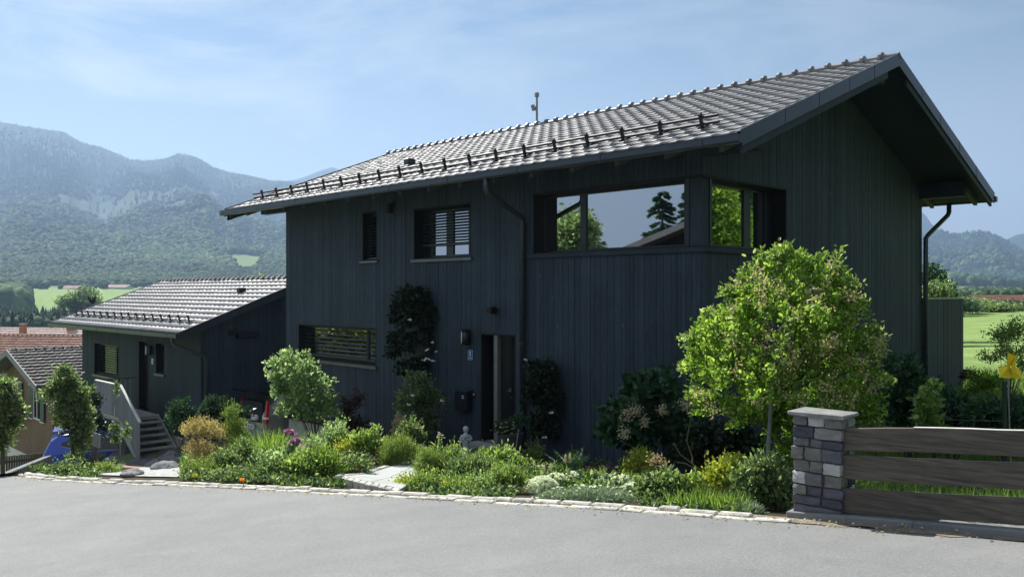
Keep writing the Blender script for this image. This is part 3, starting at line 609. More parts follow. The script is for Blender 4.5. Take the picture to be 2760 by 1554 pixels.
# purlins carrying the verge overhang
for u, zz, hh, ww in ((.06, roofz(.06)-.145, .34, .20), (RIDU, RIDZ-.17, .30, .18), (WID-.06, roofz(WID-.06)-.145, .34, .20)):
    mb = MB(H0); mb.box((u-ww/2, -OVT+.30, zz-hh), (u+ww/2, .0, zz)); mb.build('purlin', M['trim'], house); mb = MB(H0); mb.box((u-ww/2, LEN+.03, zz-hh), (u+ww/2, LEN+OVL-.3, zz)); mb.build('purlin', M['trim'], house)
# rafter tails
for i in range(17):
    t_ = -.9+i*.96
    for sd_ in (0, 1):
        mb = MB(H0); a, b = (-OVB+.06, -.03) if sd_ == 0 else (WID+.03, WID+OVB-.06)
        slab(mb, a, b, t_-.04, t_+.04, .136, .12); mb.build('rafter', M['raft'], roof)
# gutters
def gutter(root, u, z, t0, t1, sg, nm='gutter', j=1.9):
    mb = MB(H0); pr = [(0, .03), (0, -.075), (-.02*sg, -.105), (-.10*sg, -.105), (-.125*sg, -.075), (-.125*sg, .015), (-.137*sg, .02), (-.113*sg, .012), (-.112*sg, -.072), (-.096*sg, -.092), (-.024*sg, -.092), (-.012*sg, -.07), (-.012*sg, .03)]
    n = len(pr); vs = [(u+a, t0, z+b) for a, b in pr]+[(u+a, t1, z+b) for a, b in pr]
    mb.add(vs, [(i, (i+1) % n, n+(i+1) % n, n+i) for i in range(n)])
    for t_ in (t0, t1): mb.box((u-.125*sg if sg > 0 else u, t_-.004, z-.10), (u if sg > 0 else u-.125*sg, t_+.004, z+.02))
    g = mb.build(nm, M['zinc'], root); k = t0+.6
    while k < t1:
        mb = MB(H0); mb.box((min(u-.130*sg, u-.126*sg), k-.014, z-.105), (max(u-.130*sg, u-.126*sg)+.0, k+.014, z+.022)); mb.build('gutter_joint', M['frame'], g); k += j
    return g
gutter(house, -OVB-.02, EAVZ-.065, -OVT-.02, LEN+OVL+.02, 1); gutter(house, WID+OVB+.02, EAVZ-.065, -OVT-.02, LEN+OVL+.02, -1)
def pipe(root, pts, r_=.05, name='downpipe', br=()):
    mb = MB(H0); mb.tube(pts, r_, 12); o = mb.build(name, M['zinc'], root, smooth=True)
    if br:
        for p in br: mb = MB(H0); mb.tube([Vector(p)-Vector((0, 0, .02)), Vector(p)+Vector((0, 0, .02))], r_*1.18, 12); mb.build('pipe_bracket', M['frame'], o)
    return o
tp = 3.95
pipe(house, [(-OVB-.085, tp, EAVZ-.16), (-OVB-.085, tp, EAVZ-.36), (-OVB-.03, tp, EAVZ-.44), (-.16, tp-.0, EAVZ-.80), (-.09, tp, EAVZ-.90), (-.09, tp, -3.2)], .05, br=[(-.09, tp, z) for z in (.6, -1, -2.4)])
pipe(house, [(WID+OVB+.06, -.28, EAVZ-.16), (WID+OVB+.06, -.28, EAVZ-.34), (WID+OVB+.02, -.26, EAVZ-.42), (WID+.12, -.12, EAVZ-.92), (WID+.05, -.09, EAVZ-1.0), (WID+.02, -.09, -3.1)], .055, br=[(WID+.02, -.09, z) for z in (.2, -1.4)])
# snow guard on the street side
sg_ = MB(H0); us = -.33
def on_roof(u, t_, h): p = Vector((u, t_, roofz(u))); return p+nF*h
for h in (.10, .20): sg_.tube([on_roof(us, -OVT+.75, h), on_roof(us, LEN+OVL-.55, h)], .024, 6)
sg = sg_.build('snow_guard', M['guard'], house)
for i in range(19):
    t_ = -OVT+1.05+i*(tl-2.1)/18
    mb = MB(H0); mb.bar(on_roof(us-.02, t_, .03), on_roof(us+.0, t_, .25), .035, .05, (0, 1, 0)); mb.bar(on_roof(us-.10, t_, .055), on_roof(us+.16, t_, .055), .05, .022); mb.tube([on_roof(us, t_-.02, .24), on_roof(us, t_+.02, .24)], .035, 8); mb.build('snow_guard_bracket', M['guard'], sg)
# antenna mast and vent on the roof
mb = MB(H0); pa = Vector((RIDU-.15, FT(1352)[0]+3.3, RIDZ))
r_ = (1352*K-1380)/F; y_ = None
for tt in np.arange(0, 14, .02):
    p = HW(RIDU, tt)
    if p.x/p.y < r_: break
pa = Vector((RIDU, tt, RIDZ)); mb.tube([pa, pa+Vector((0, 0, .78))], .028, 8); mb.lathe([(.03, 0), (.06, .01), (.06, .11), (.045, .12)], pa+Vector((0, 0, .76)), 10)
mb.box(pa+Vector((-.03, .03, .42)), pa+Vector((.03, .16, .52))); mb.box(pa+Vector((-.02, .10, .50)), pa+Vector((.02, .20, .58)))
mb.build('antenna_mast', M['palepole'], house, smooth=False)
mb = MB(H0); p = on_roof(1.35, 9.35, .03); mb.box(p-Vector((.12, .10, 0)), p+Vector((.12, .10, .14))); mb.build('roof_vent', M['frame'], house, bevel=.02)
# windows
def lt(vs_, k=16.19): return sorted(FT(v, k)[0] for v in vs_)
window(house, PF, *oG, .24, [(oG[0]+.10, oG[0]+.62), (oG[0]+.70, oG[1]-.10)], .07, (oG[0]+.05, oG[1]-.06, oG[2]+.12, oG[3]-.05, .10), label='wide ground floor window with lowered blind slats')
window(house, PF, *oN, .20, [(oN[0]+.09, oN[1]-.09)], .05, (oN[0]+.04, oN[1]-.04, oN[2]+.08, oN[3]-.05, .07), 'glassd', label='narrow upper window')
wm = (oW[0]+oW[1])/2
window(house, PF, *oW, .30, [tuple(lt((1183, 1144), 16.61)), tuple(lt((1127, 1094), 16.61)), tuple(lt((1086, 1066), 16.61))], .06, (oW[0]+.05, oW[1]-.06, oW[2]+.33, oW[3]-.05, .062), label='upper window with half lowered blind and a rail across it')
# corner window: two faces meeting at a boarded post
kc = 16.19+.32*1.397; a1, a2, a3 = FT(1725, kc)[0], FT(1478, kc)[0], FT(1464, kc)[0]
window(house, PF, -.0+.0, oC[1], ZC0, ZC1, .32, [(a1, a2), (a3, FT(1374, kc)[0])], None, label='large corner window facing the street', fw=.05, sides='rtb')
window(house, PG, 0.003, uC, ZC0+.003, ZC1-.003, .322, [(GU(1772, .32), GU(1866, .32)), (GU(1882, .32), GU(1905, .32)), (GU(1912, .32), GU(1924, .32))], None, label='corner window face on the gable side', fw=.05, sides='rtb')
mb = MB(H0); mb.box((.05, .05, ZC0+.02), (.36, .36, ZC1-.02)); mb.build('corner_post', M['clad'], house)
mb = MB(H0); k0 = FT(1388, kc)[0]; pbox(mb, PF, k0-.02, FT(1374, kc)[0], ZC0+.08, ZC1-.08, -.309, -.305); mb.build('curtain', plain('beige_curtain', (.16, .16, .14), .8), house)
mb = MB(H0); mb.box((-.07, -.07, ZC0-.07), (.10, oC[1]+.08, ZC0+.006)); mb.box((.10, -.07, ZC0-.07), (uC+.08, .10, ZC0+.0055)); mb.build('corner_sill', M['trim'], house)
# boards cap the soffit line
mb = MB(H0); mb.box((-.05, 0, zsof-.0), (-.0, LEN, zsof+.10)); mb.build('soffit_trim', M['trim'], house)
mb = MB(H0); mb.box((-OVB+.25, -.02, zsof+.04), (.03, LEN+.02, zsof+.065)); 
# door
mb = MB(H0); reveal(mb, PF, *oD, .34, .03, 'lrt'); df = mb.build('door_frame', M['black'], house)
mb = MB(H0); pbox(mb, PF, oD[0]+.03, oD[1]-.03, oD[2], oD[3]-.03, -.33, -.28); dr = mb.build('door', plain('black_door', (.010, .012, .018), .4), house)
dm = FT(1246)[0]
mb = MB(H0); pbox(mb, PF, dm-.055, dm+.045, oD[2]-.02, oD[3]-.02, -.10, -.0); mb.build('door_leaf_edge', plain('grey_door_edge', (.17, .175, .17), .45), dr)
mb = MB(H0)
for z in (-1.35, -2.0): pbox(mb, PF, dm+.046, dm+.058, z-.09, z+.09, -.08, -.03)
mb.build('hinge', M['frame'], dr)
mb = MB(H0); k = FT(1262)[0]; mb.tube([(.24, k, -1.97), (.24, k, -1.93)], .022, 8); mb.tube([(.26, k, -1.98), (.17, k, -1.98)], .012, 6); mb.tube([(.17, k, -1.98), (.17, k-.11, -1.98)], .011, 6); mb.lathe([(.03, 0), (.03, .02)], (.25, k-.03, -2.12), 8); mb.build('handle', M['steel'], dr)
mb = MB(H0); pbox(mb, PF, oD[0]-.1, oD[1]+.1, -3.14, -3.03, -.3, .35); mb.build('door_step', M['conc'], house)
# soffit lamp above, wall lamps, sensor
def wall_thing(name, vx, vy, d, kk=16.19): t_, y = FT(vx, kk); return t_, FZ(vx, vy, kk)
t_, z_ = wall_thing('x', 1250, 780, 0); lmp = empty('wall_spotlight', HW(-.03, t_, z_), HA); tag(lmp, 'small black cube spotlight on the boards above the front door', 'wall light')
H0 = (0, 0, 0); mb = MB(); mb.box((-.05, -.05, -.05), (0, .05, .05)); mb.build('mount', M['frame'], lmp); mb = MB(); mb.hexa([(-.20, -.07, -.07), (-.06, -.07, -.07), (-.06, .07, -.07), (-.20, .07, -.04), (-.20, -.07, .05), (-.06, -.07, .08), (-.06, .07, .08), (-.20, .07, .05)]); mb.build('lamp_head', M['black'], lmp, bevel=.01)
t_, z_ = wall_thing('x', 1182, 847, 0); lmp = empty('wall_lantern', HW(-.03, t_, z_), HA); tag(lmp, 'dark cylinder wall lantern left of the front door', 'wall light')
mb = MB(); mb.box((-.08, -.05, -.14), (0, .05, .14)); mb.lathe([(.10, 0), (.10, .02)], (-.12, 0, .14), 16); mb.lathe([(.10, 0), (.10, .02)], (-.12, 0, -.16), 16); mb.build('lamp_body', M['black'], lmp)
mb = MB(); mb.lathe([(.03, -.14), (.03, .14)], (-.15, .03, 0), 10); mb.build('lamp_tube', M['white'], lmp, smooth=True)
mb = MB(); mb.lathe([(.085, -.14), (.085, .14)], (-.10, -.01, 0), 14); mb.build('lamp_shade', M['frame'], lmp, smooth=True)
t_, z_ = wall_thing('x', 991, 521, 0); lmp = empty('wall_spotlight', HW(-.03, t_, z_), HA); tag(lmp, 'small dark spotlight under the eaves between the two upper windows', 'wall light')
mb = MB(); mb.box((-.05, -.05, -.02), (0, .05, .14)); mb.build('mount', M['frame'], lmp); mb = MB(); mb.box((-.17, -.065, -.15), (-.052, .065, .08)); mb.build('lamp_head', M['black'], lmp, bevel=.01)
# house number plate
t_, z_ = wall_thing('x', 1187, 892, 0); hn = empty('house_number_plate', HW(-.034, t_, z_), HA); tag(hn, 'small blue enamel house number plate reading 1', 'number plate')
mb = MB(); mb.box((-.012, -.075, -.105), (0, .075, .105)); mb.build('plate', M['signblue'], hn, bevel=.004)
mb = MB(); mb.box((-.0145, -.072, .096), (-.0118, .072, .101)); mb.box((-.0145, -.072, -.101), (-.0118, .072, -.096)); mb.box((-.0145, -.071, -.0955), (-.0118, -.066, .0955)); mb.box((-.0145, .066, -.0955), (-.0118, .071, .0955)); mb.build('border', M['white'], hn)
mb = MB(); mb.box((-.0150, -.012, -.035), (-.0118, .012, .08)); mb.add([(-.015, .012, .08), (-.015, .038, .05), (-.015, .034, .035), (-.015, .012, .055), (-.0118, .012, .08), (-.0118, .038, .05), (-.0118, .034, .035), (-.0118, .012, .055)], [(0, 1, 2, 3), (4, 7, 6, 5), (0, 4, 5, 1), (1, 5, 6, 2), (2, 6, 7, 3)]); mb.build('numeral', M['white'], hn)
mb = MB()
for k in range(7): y0 = .048-k*.0155; mb.box((-.0145, y0-.010, -.075+(k % 2)*.006), (-.0118, y0, -.058))
mb.build('lettering', M['white'], hn)
# mailbox
t_, z_ = wall_thing('x', 1176, 1030, 0); bx_ = empty('mailbox', HW(-.03, t_, -2.22), HA); tag(bx_, 'dark wall mounted mailbox left of the front door', 'mailbox')
mb = MB(); mb.box((-.16, -.18, -.22), (0, .18, .17)); mb.build('box', plain('mailbox_blue_black', (.012, .015, .028), .35), bx_, bevel=.006)
mb = MB(); mb.hexa([(-.19, -.195, .165), (0, -.195, .185), (0, .195, .185), (-.19, .195, .165), (-.19, -.195, .18), (0, -.195, .215), (0, .195, .215), (-.19, .195, .18)]); mb.build('lid', M['zinc'], bx_)
mb = MB(); mb.box((-.163, -.10, .075), (-.159, -.03, .095)); mb.box((-.163, -.10, .035), (-.159, -.03, .055)); mb.build('name_plate', M['white'], bx_)
mb = MB(); mb.lathe([(.012, -.165), (.012, -.155)], (0, 0, 0), 8); mb = MB(); mb.box((-.164, .01, .11), (-.158, .03, .13)); mb.build('lock', M['steel'], bx_)
bl = empty('doorbell', HW(-.03, FT(1196)[0], FZ(1196, 992)), HA); tag(bl, 'small bright doorbell above the mailbox', 'doorbell')
mb = MB(); mb.box((-.02, -.03, -.07), (0, .03, .07)); mb.build('plate', M['frame'], bl, bevel=.003); mb = MB(); mb.box((-.028, -.025, .0), (-.018, .025, .022)); mb.build('button', M['white'], bl)
# screen wall at the far end of the terrace
H0 = (0, 0, 2.7)
scw = empty('screen_wall', HW(WID+.2, 0, -2.7), HA); tag(scw, 'dark boarded screen wall standing behind the far corner of the house', 'wall')
H0 = (0, 0, 2.7); Lw = 2.62; PS = lambda a, z, d: Vector((a, -d, z)); boards(PS, 0, Lw, -2.9, lambda a: -.20, [], .12, .15, 21).build('boarding', M['clad'], scw)
mb = MB(H0); mb.box((0, .0, -2.9), (Lw, .14, -.2)); mb.build('wall_core', M['black'], scw)
mb = MB(H0); mb.box((-.02, -.06, -.198), (Lw+.04, .17, -.16)); mb.build('coping', M['zinc'], scw); mb = MB(H0); mb.box((Lw+.002, .03, -.40), (Lw+.09, .12, -.34)); mb.build('bracket', M['frame'], scw)
# ---- annex
AZB = -4.3; AU, AT0, AT1 = -1.03, 15.98, 26.0; ka = 14.75
annex = empty('annex_building', HW(AU, AT0, AZB), HA); tag(annex, 'lower dark boarded annex with a bright tiled roof, left of the house', 'building')
ax = HW(AU, AT0)
H0 = (-AU, -AT0, -AZB)
A_EU, A_EZ, A_RU, A_RZ, A_T0, A_T1 = -1.72, -1.16, 2.37, .40, 15.8, 27.3
ASL = (A_RZ-A_EZ)/(A_RU-A_EU)
def aroofz(u): return A_RZ-ASL*abs(u-A_RU)
QF = lambda a, z, d: Vector((AU-d, a, z)); QR = lambda a, z, d: Vector((a, AT0-d, z))
a_w = fo_(238, 862, 300, 948, ka); a_w[2] = FZ(270, 946, ka); a_w[3] = FZ(270, 864, ka)
a_d = fo_(350, 857, 377, 1030, ka); a_d[2] = FZ(363, 1030, ka); a_d[3] = FZ(363, 857, ka)
a_n = fo_(393, 862, 415, 940, ka); a_n[2] = FZ(404, 940, ka); a_n[3] = FZ(404, 862, ka)
zs = aroofz(AU)-.12
w1 = boards(QF, AT0, AT1, -4.25, lambda a: zs, [a_w, a_d, a_n], .10, .16, 31).build('front_wall', M['clad2'], annex); backing(QF, AT0, AT1, -4.3, lambda a: zs, [a_w, a_d, a_n]).build('wall_backing', M['black'], w1)
AWD = 2*(A_RU-AU); w2 = boards(QR, AU-.024, AU+AWD, -4.25, lambda a: aroofz(a)-.10, [], .10, .16, 33, (A_RU,)).build('side_wall', M['clad'], annex); backing(QR, AU, AU+AWD, -4.3, lambda a: aroofz(a)-.1, []).build('wall_backing', M['black'], w2)
mb = MB(H0); mb.box((AU+.03, AT0+.03, -6.3), (AU+AWD, AT1-.02, -4.26)); mb.build('plinth', M['conc'], annex)
mb = MB(H0); mb.box((AU+.4, AT0+.3, -4.2), (AU+AWD, AT1-.0, zs-.2)); mb.build('inner_walls', M['black'], annex)
nA = Vector((-ASL, 0, 1)).normalized(); sA = Vector((1, 0, ASL)).normalized(); al = math.hypot(A_RU-A_EU, A_RZ-A_EZ); h0 = Vector(H0)
V1, F1 = roof_tiles(Vector((A_EU, A_T0, A_EZ))+h0, DT, A_T1-A_T0, sA, al, nA, seed=6); V2, F2 = roof_tiles(Vector((2*A_RU-A_EU, A_T0, A_EZ))+h0, DT, A_T1-A_T0, Vector((-1, 0, ASL)).normalized(), al, Vector((ASL, 0, 1)).normalized(), seed=7)
aroof = np_mesh('roof', np.array([tuple(v) for v in V1+V2]), np.array(F1+[tuple(i+len(V1) for i in f) for f in F2]), M['tile'], annex)
mb = MB(H0); ridge_caps(mb, Vector((A_RU, A_T0, A_RZ+.01)), Vector((A_RU, A_T1, A_RZ+.01)), 32, .08); mb.build('ridge_cap', M['tile'], aroof)
mb = MB(H0)
for u0, u1 in ((A_EU, A_RU), (A_RU, 2*A_RU-A_EU)): mb.hexa([(u0, A_T0+.02, aroofz(u0)-.12), (u1, A_T0+.02, aroofz(u1)-.12), (u1, A_T1-.02, aroofz(u1)-.12), (u0, A_T1-.02, aroofz(u0)-.12), (u0, A_T0+.02, aroofz(u0)-.02), (u1, A_T0+.02, aroofz(u1)-.02), (u1, A_T1-.02, aroofz(u1)-.02), (u0, A_T1-.02, aroofz(u0)-.02)])
mb.build('roof_deck', M['trim'], aroof)
for t0, s_ in ((A_T0, -1), (A_T1, 1)):
    mb = MB(H0)
    for u0, u1 in ((A_EU-.02, A_RU), (A_RU, 2*A_RU-A_EU+.02)): a, b = sorted((t0, t0+s_*.03)); mb.hexa([(u0, a, aroofz(u0)-.20), (u1, a, aroofz(u1)-.20), (u1, b, aroofz(u1)-.20), (u0, b, aroofz(u0)-.20), (u0, a, aroofz(u0)+.045), (u1, a, aroofz(u1)+.045), (u1, b, aroofz(u1)+.045), (u0, b, aroofz(u0)+.045)])
    mb.build('verge_board', M['zinc'], aroof)
gutter(annex, A_EU-.0, A_EZ-.04, A_T0-.03, A_T1+.03, 1)
gg = A_T0+.35
pipe(annex, [(A_EU-.065, gg, A_EZ-.12), (A_EU-.065, gg, A_EZ-.26), (A_EU-.02, gg-.02, A_EZ-.34), (AU-.12, AT0-.08, A_EZ-.62), (AU+.06, AT0-.09, A_EZ-.70), (AU+.10, AT0-.09, A_EZ-.85), (AU+.10, AT0-.09, -4.6)], .05)
sgm = MB(H0); ug = A_EU+.62
def on_ar(u, t_, h): return Vector((u, t_, aroofz(u)))+nA*h
for h in (.10, .19): sgm.tube([on_ar(ug, A_T0+.55, h), on_ar(ug, A_T1-.7, h)], .012, 6)
sg = sgm.build('snow_guard', M['guard'], annex)
for i in range(16):
    t_ = A_T0+.75+i*(A_T1-A_T0-1.7)/15; mb = MB(H0); mb.bar(on_ar(ug, t_, .03), on_ar(ug, t_, .24), .035, .05, (0, 1, 0)); mb.bar(on_ar(ug-.10, t_, .055), on_ar(ug+.16, t_, .055), .05, .022); mb.tube([on_ar(ug, t_-.02, .22), on_ar(ug, t_+.02, .22)], .035, 8); mb.build('snow_guard_bracket', M['guard'], sg)
mb = MB(H0); p = on_ar(1.15, 17.9, .03); mb.box(p-Vector((.10, .10, 0)), p+Vector((.14, .12, .16))); mb.build('roof_vent', M['frame'], annex, bevel=.02)
window(annex, QF, *a_w, .18, [(a_w[0]+.10, a_w[0]+.62), (a_w[0]+.72, a_w[1]-.1)], .07, (a_w[0]+.05, a_w[1]-.05, a_w[2]+.06, a_w[3]-.05, .085), glass='glassd', label='annex window with lowered blind slats')
window(annex, QF, *a_n, .18, [(a_n[0]+.09, a_n[1]-.09)], .06, None, 'glassd', label='narrow window beside the annex door')
mb = MB(H0); reveal(mb, QF, *a_d, .22, .03, 'lrt'); mb.build('door_frame', M['black'], annex); mb = MB(H0); pbox(mb, QF, a_d[0]+.03, a_d[1]-.03, a_d[2], a_d[3]-.03, -.2, -.15); dr = mb.build('door', plain('annex_door_black', (.012, .012, .02), .4), annex)
mb = MB(H0); k = a_d[0]+.13; mb.tube([(AU+.16, k, a_d[2]+1.05), (AU+.08, k, a_d[2]+1.05)], .015, 6); mb.tube([(AU+.08, k, a_d[2]+1.05), (AU+.08, k+.12, a_d[2]+1.05)], .013, 6); mb.build('handle', M['steel'], dr)
t_, y = FT(386, ka); 
mb = MB(H0); z = FZ(386, 908, ka); pbox(mb, QF, t_-.06, t_+.06, z-.09, z+.09, .03, .045); mb.build('intercom', M['white'], annex)
t_, y = FT(383, ka); z = FZ(383, 880, ka)
H0 = (0, 0, 0)
lmp = empty('wall_lantern', HW(AU-.03, t_, z), HA); tag(lmp, 'dark cylinder wall lantern beside the annex door', 'wall light')
mb = MB(); mb.box((-.08, -.05, -.14), (0, .05, .14)); mb.lathe([(.09, 0), (.09, .02)], (-.12, 0, .14), 14); mb.lathe([(.09, 0), (.09, .02)], (-.12, 0, -.16), 14); mb.build('lamp_body', M['black'], lmp)
mb = MB(); mb.lathe([(.03, -.14), (.03, .14)], (-.15, .04, 0), 10); mb.build('lamp_tube', M['white'], lmp, smooth=True)
for (vx, vy, sx, sz, lab) in ((620, 842, .34, .18, 'dark rectangular vent box high on the side wall of the annex'), (583, 836, .12, .14, 'small dark box high on the annex side wall, near the verge')):
    r_ = (vx*K-1380)/F
    # on plane t = AT0
    u_ = None
    for uu in np.arange(-1, 6, .01):
        p = HW(uu, AT0)
        if p.x/p.y > r_: u_ = uu; break
    zz = (ZE-vy*K)/F*p.y; e = empty('vent_box', HW(u_, AT0-.03, zz), HA); tag(e, lab, 'vent'); mb = MB(); mb.box((-sx, -.10, -sz/2), (sx, 0, sz/2)); mb.build('housing', M['black'], e, bevel=.01)
    mb = MB()
    for k in range(3): mb.box((-sx*.9, -.108, -sz*.35+k*sz*.3), (sx*.9, -.1, -sz*.35+k*sz*.3+.012))
    mb.build('grille', M['frame'], e)
# weather vane: a rooster cut-out on a rod beyond the annex verge
wv = empty('weather_vane', HW(1.0, 27.0, aroofz(1.0)), 0); tag(wv, 'dark rooster weather vane on a rod at the left verge of the annex roof', 'weather vane')
p = wv.location; q2 = A(233, 757, p.y); wv.location = (q2.x, p.y, p.z)
zz = q2.z-p.z; mb = MB(); mb.tube([(0, 0, -.1), (0, 0, zz)], .014, 6); mb.build('rod', M['black'], wv)
ro_ = [(-.20, .16), (-.16, .20), (-.10, .10), (-.04, .04), (.02, .05), (.06, .14), (.08, .20), (.13, .20), (.17, .16), (.12, .14), (.11, .04), (.08, -.05), (.02, -.10), (-.06, -.09), (-.12, -.02)]
mb = MB(); n = len(ro_); mb.add([(a, -.012, b+zz) for a, b in ro_]+[(a, .012, b+zz) for a, b in ro_], [tuple(range(n)), tuple(range(2*n-1, n-1, -1))]+[(i, (i+1) % n, n+(i+1) % n, n+i) for i in range(n)]); mb.build('rooster', M['black'], wv)
# ---- outside stairs of the annex
ST = empty('outside_stairs', HW(AU-.6, 18.3, -4.9), HA); tag(ST, 'grey outside stairs with a boarded railing leading up to the annex door', 'stairs')
H0 = (-(AU-.6), -18.3, 4.9); LZ = a_d[2]-.02
UN, UF = -2.22, AU-.03; TL0, TL1, TB = 18.85, 20.95, 17.35
mb = MB(H0); mb.box((UN, TL0, LZ-.12), (UF, TL1, LZ)); mb.build('landing', M['conc'], ST, bevel=.01)
ns = 7; rise = (LZ+4.93)/ns
for i in range(1, ns):
    z = LZ-rise*i; t1 = TL0-(i-1)*.235; mb = MB(H0); mb.box((UN+.06, t1-.27, z-.05), (UF-.05, t1, z)); mb.build('step', M['conc'], ST, bevel=.006)
for u in (UN+.01, UF-.045):
    mb = MB(H0); mb.hexa([(u, TL0+.1, LZ-.38), (u+.045, TL0+.1, LZ-.38), (u+.045, TB-.12, -5.2), (u, TB-.12, -5.2), (u, TL0+.1, LZ+.03), (u+.045, TL0+.1, LZ+.03), (u+.045, TB-.12, -4.86), (u, TB-.12, -4.86)]); mb.build('stringer', M['conc'], ST)
mb = MB(H0); t0 = TB
def rail_top(t_): return LZ+.98 if t_ > TL0-.05 else LZ+.98-(TL0-.05-t_)*.62
def rail_bot(t_): return LZ+.02 if t_ > TL0-.05 else LZ+.02-(TL0-.05-t_)*.80
k = TB-.05
while k < TL1-.01:
    e = min(k+.118, TL1); mb.hexa([(UN-.03, k, rail_bot(k)), (UN-.008, k, rail_bot(k)), (UN-.008, e-.006, rail_bot(e)), (UN-.03, e-.006, rail_bot(e)), (UN-.03, k, rail_top(k)), (UN-.008, k, rail_top(k)), (UN-.008, e-.006, rail_top(e)), (UN-.03, e-.006, rail_top(e))]); k += .118
rl_ = mb.build('railing', M['panel'], ST)
mb = MB(H0); mb.bar((UN-.019, TL1, LZ+1.0), (UN-.019, TL0-.05, LZ+1.0), .07, .035); mb.bar((UN-.019, TL0-.05, LZ+.998), (UN-.019, TB-.06, rail_top(TB-.06)+.018), .07, .035); mb.build('handrail', M['white'], rl_)
mb = MB(H0); mb.bar((UN-.034, TL1, LZ+.0), (UN-.034, TL0, LZ-.0), .02, .05); mb.build('lower_rail', M['steel'], rl_)
for i in range(7):
    u = UN+.1+i*(UF-UN-.2)/6; mb = MB(H0); mb.tube([(u, TL1-.02, LZ), (u, TL1-.02, LZ+1.0)], .014, 6); mb.build('baluster', M['steel'], rl_)
mb = MB(H0); mb.bar((UN, TL1-.02, LZ+1.0), (UF, TL1-.02, LZ+1.0), .04, .03); mb.build('end_rail', M['steel'], rl_)
for t_ in (TL1-.2, TL0+.1):
    mb = MB(H0); mb.box((UN+.02, t_-.08, -5.4), (UN+.18, t_+.08, LZ-.12)); mb.build('post', M['concd'], ST)
mb = MB(H0); mb.box((UN+.25, TL0+.3, -5.5), (UF, TL1-.02, LZ-.13)); mb.build('base_wall', M['concd'], ST)
H0 = (0, 0, 0)
# ================================================================== foliage helpers
def nrm(a): return a/np.maximum(np.linalg.norm(a, axis=-1, keepdims=True), 1e-9)
class Fol:
    def __init__(s): s.V = []; s.Q = []; s.n = 0
    def leaves(s, P, D, size, w=.45, fold=.35, curl=-.12, flat=None):
        """P bases, D axes, size per leaf; each leaf is a folded six-corner blade. flat: preferred normal direction"""
        n = len(P); D = np.broadcast_to(nrm(np.asarray(D, float)), (n, 3)); Rn = NR.randn(n, 3)
        if flat is not None: Rn = np.asarray(flat)+Rn*.45
        B = nrm(np.cross(D, Rn)); N = np.cross(B, D); size = np.broadcast_to(size, (n,))[:, None, None]
        T = np.array([(0, 0, 0), (.32, .5*w, fold*.5*w), (.72, .40*w, fold*.4*w+curl*.4), (1, 0, curl), (.72, -.40*w, fold*.4*w+curl*.4), (.32, -.5*w, fold*.5*w)])
        X = P[:, None, :]+size*(T[None, :, 0:1]*D[:, None, :]+T[None, :, 1:2]*B[:, None, :]+T[None, :, 2:3]*N[:, None, :])
        b = s.n+np.arange(n)[:, None]*6; s.V.append(X.reshape(-1, 3)); s.Q.append(np.concatenate([b+[0, 1, 2, 3], b+[0, 3, 4, 5]], 0)); s.n += n*6
    def blades(s, P, H, lean, wd, seg=3):
        """grass blades: P bases, H heights, lean vectors"""
        n = len(P); H = np.broadcast_to(H, (n,)); a = NR.rand(n)*6.28; sd_ = np.stack([np.cos(a), np.sin(a), 0*a], 1)*np.broadcast_to(wd, (n,))[:, None]
        pts = []
        for k in range(seg+1):
            f = k/seg; c = P+np.stack([lean[:, 0]*f**1.7, lean[:, 1]*f**1.7, H*(f-.25*f*f*np.hypot(lean[:, 0], lean[:, 1])/np.maximum(H, .01))], 1); ww = (1-f)**.7+.03; pts += [c-sd_*ww, c+sd_*ww]
        X = np.stack(pts, 1); m = 2*(seg+1); b = s.n+np.arange(n)[:, None]*m; s.V.append(X.reshape(-1, 3))
        for k in range(seg): s.Q.append(b+[2*k, 2*k+1, 2*k+3, 2*k+2])
        s.n += n*m
    def build(s, name, mat, parent, base):
        if not s.V: return None
        V = np.concatenate(s.V)-np.array(base); return np_mesh(name, V, np.concatenate(s.Q), mat, parent)
def sample_blobs(blobs, n, shell=.5, zmin=None):
    b = np.array(blobs, float); w_ = (b[:, 3]*b[:, 4]*b[:, 5])**(2/3); idx = NR.choice(len(b), n, p=w_/w_.sum())
    d = nrm(NR.randn(n, 3)); d[:, 2] = np.where(d[:, 2] < -.4, -d[:, 2]*.6, d[:, 2]); d = nrm(d)
    r_ = shell+(1-shell)*NR.rand(n)**.6; r_ *= 1+.10*np.sin(d[:, 0]*7+idx)+.08*np.sin(d[:, 2]*9+idx*2)
    P = b[idx, :3]+d*b[idx, 3:6]*r_[:, None]
    return P, d
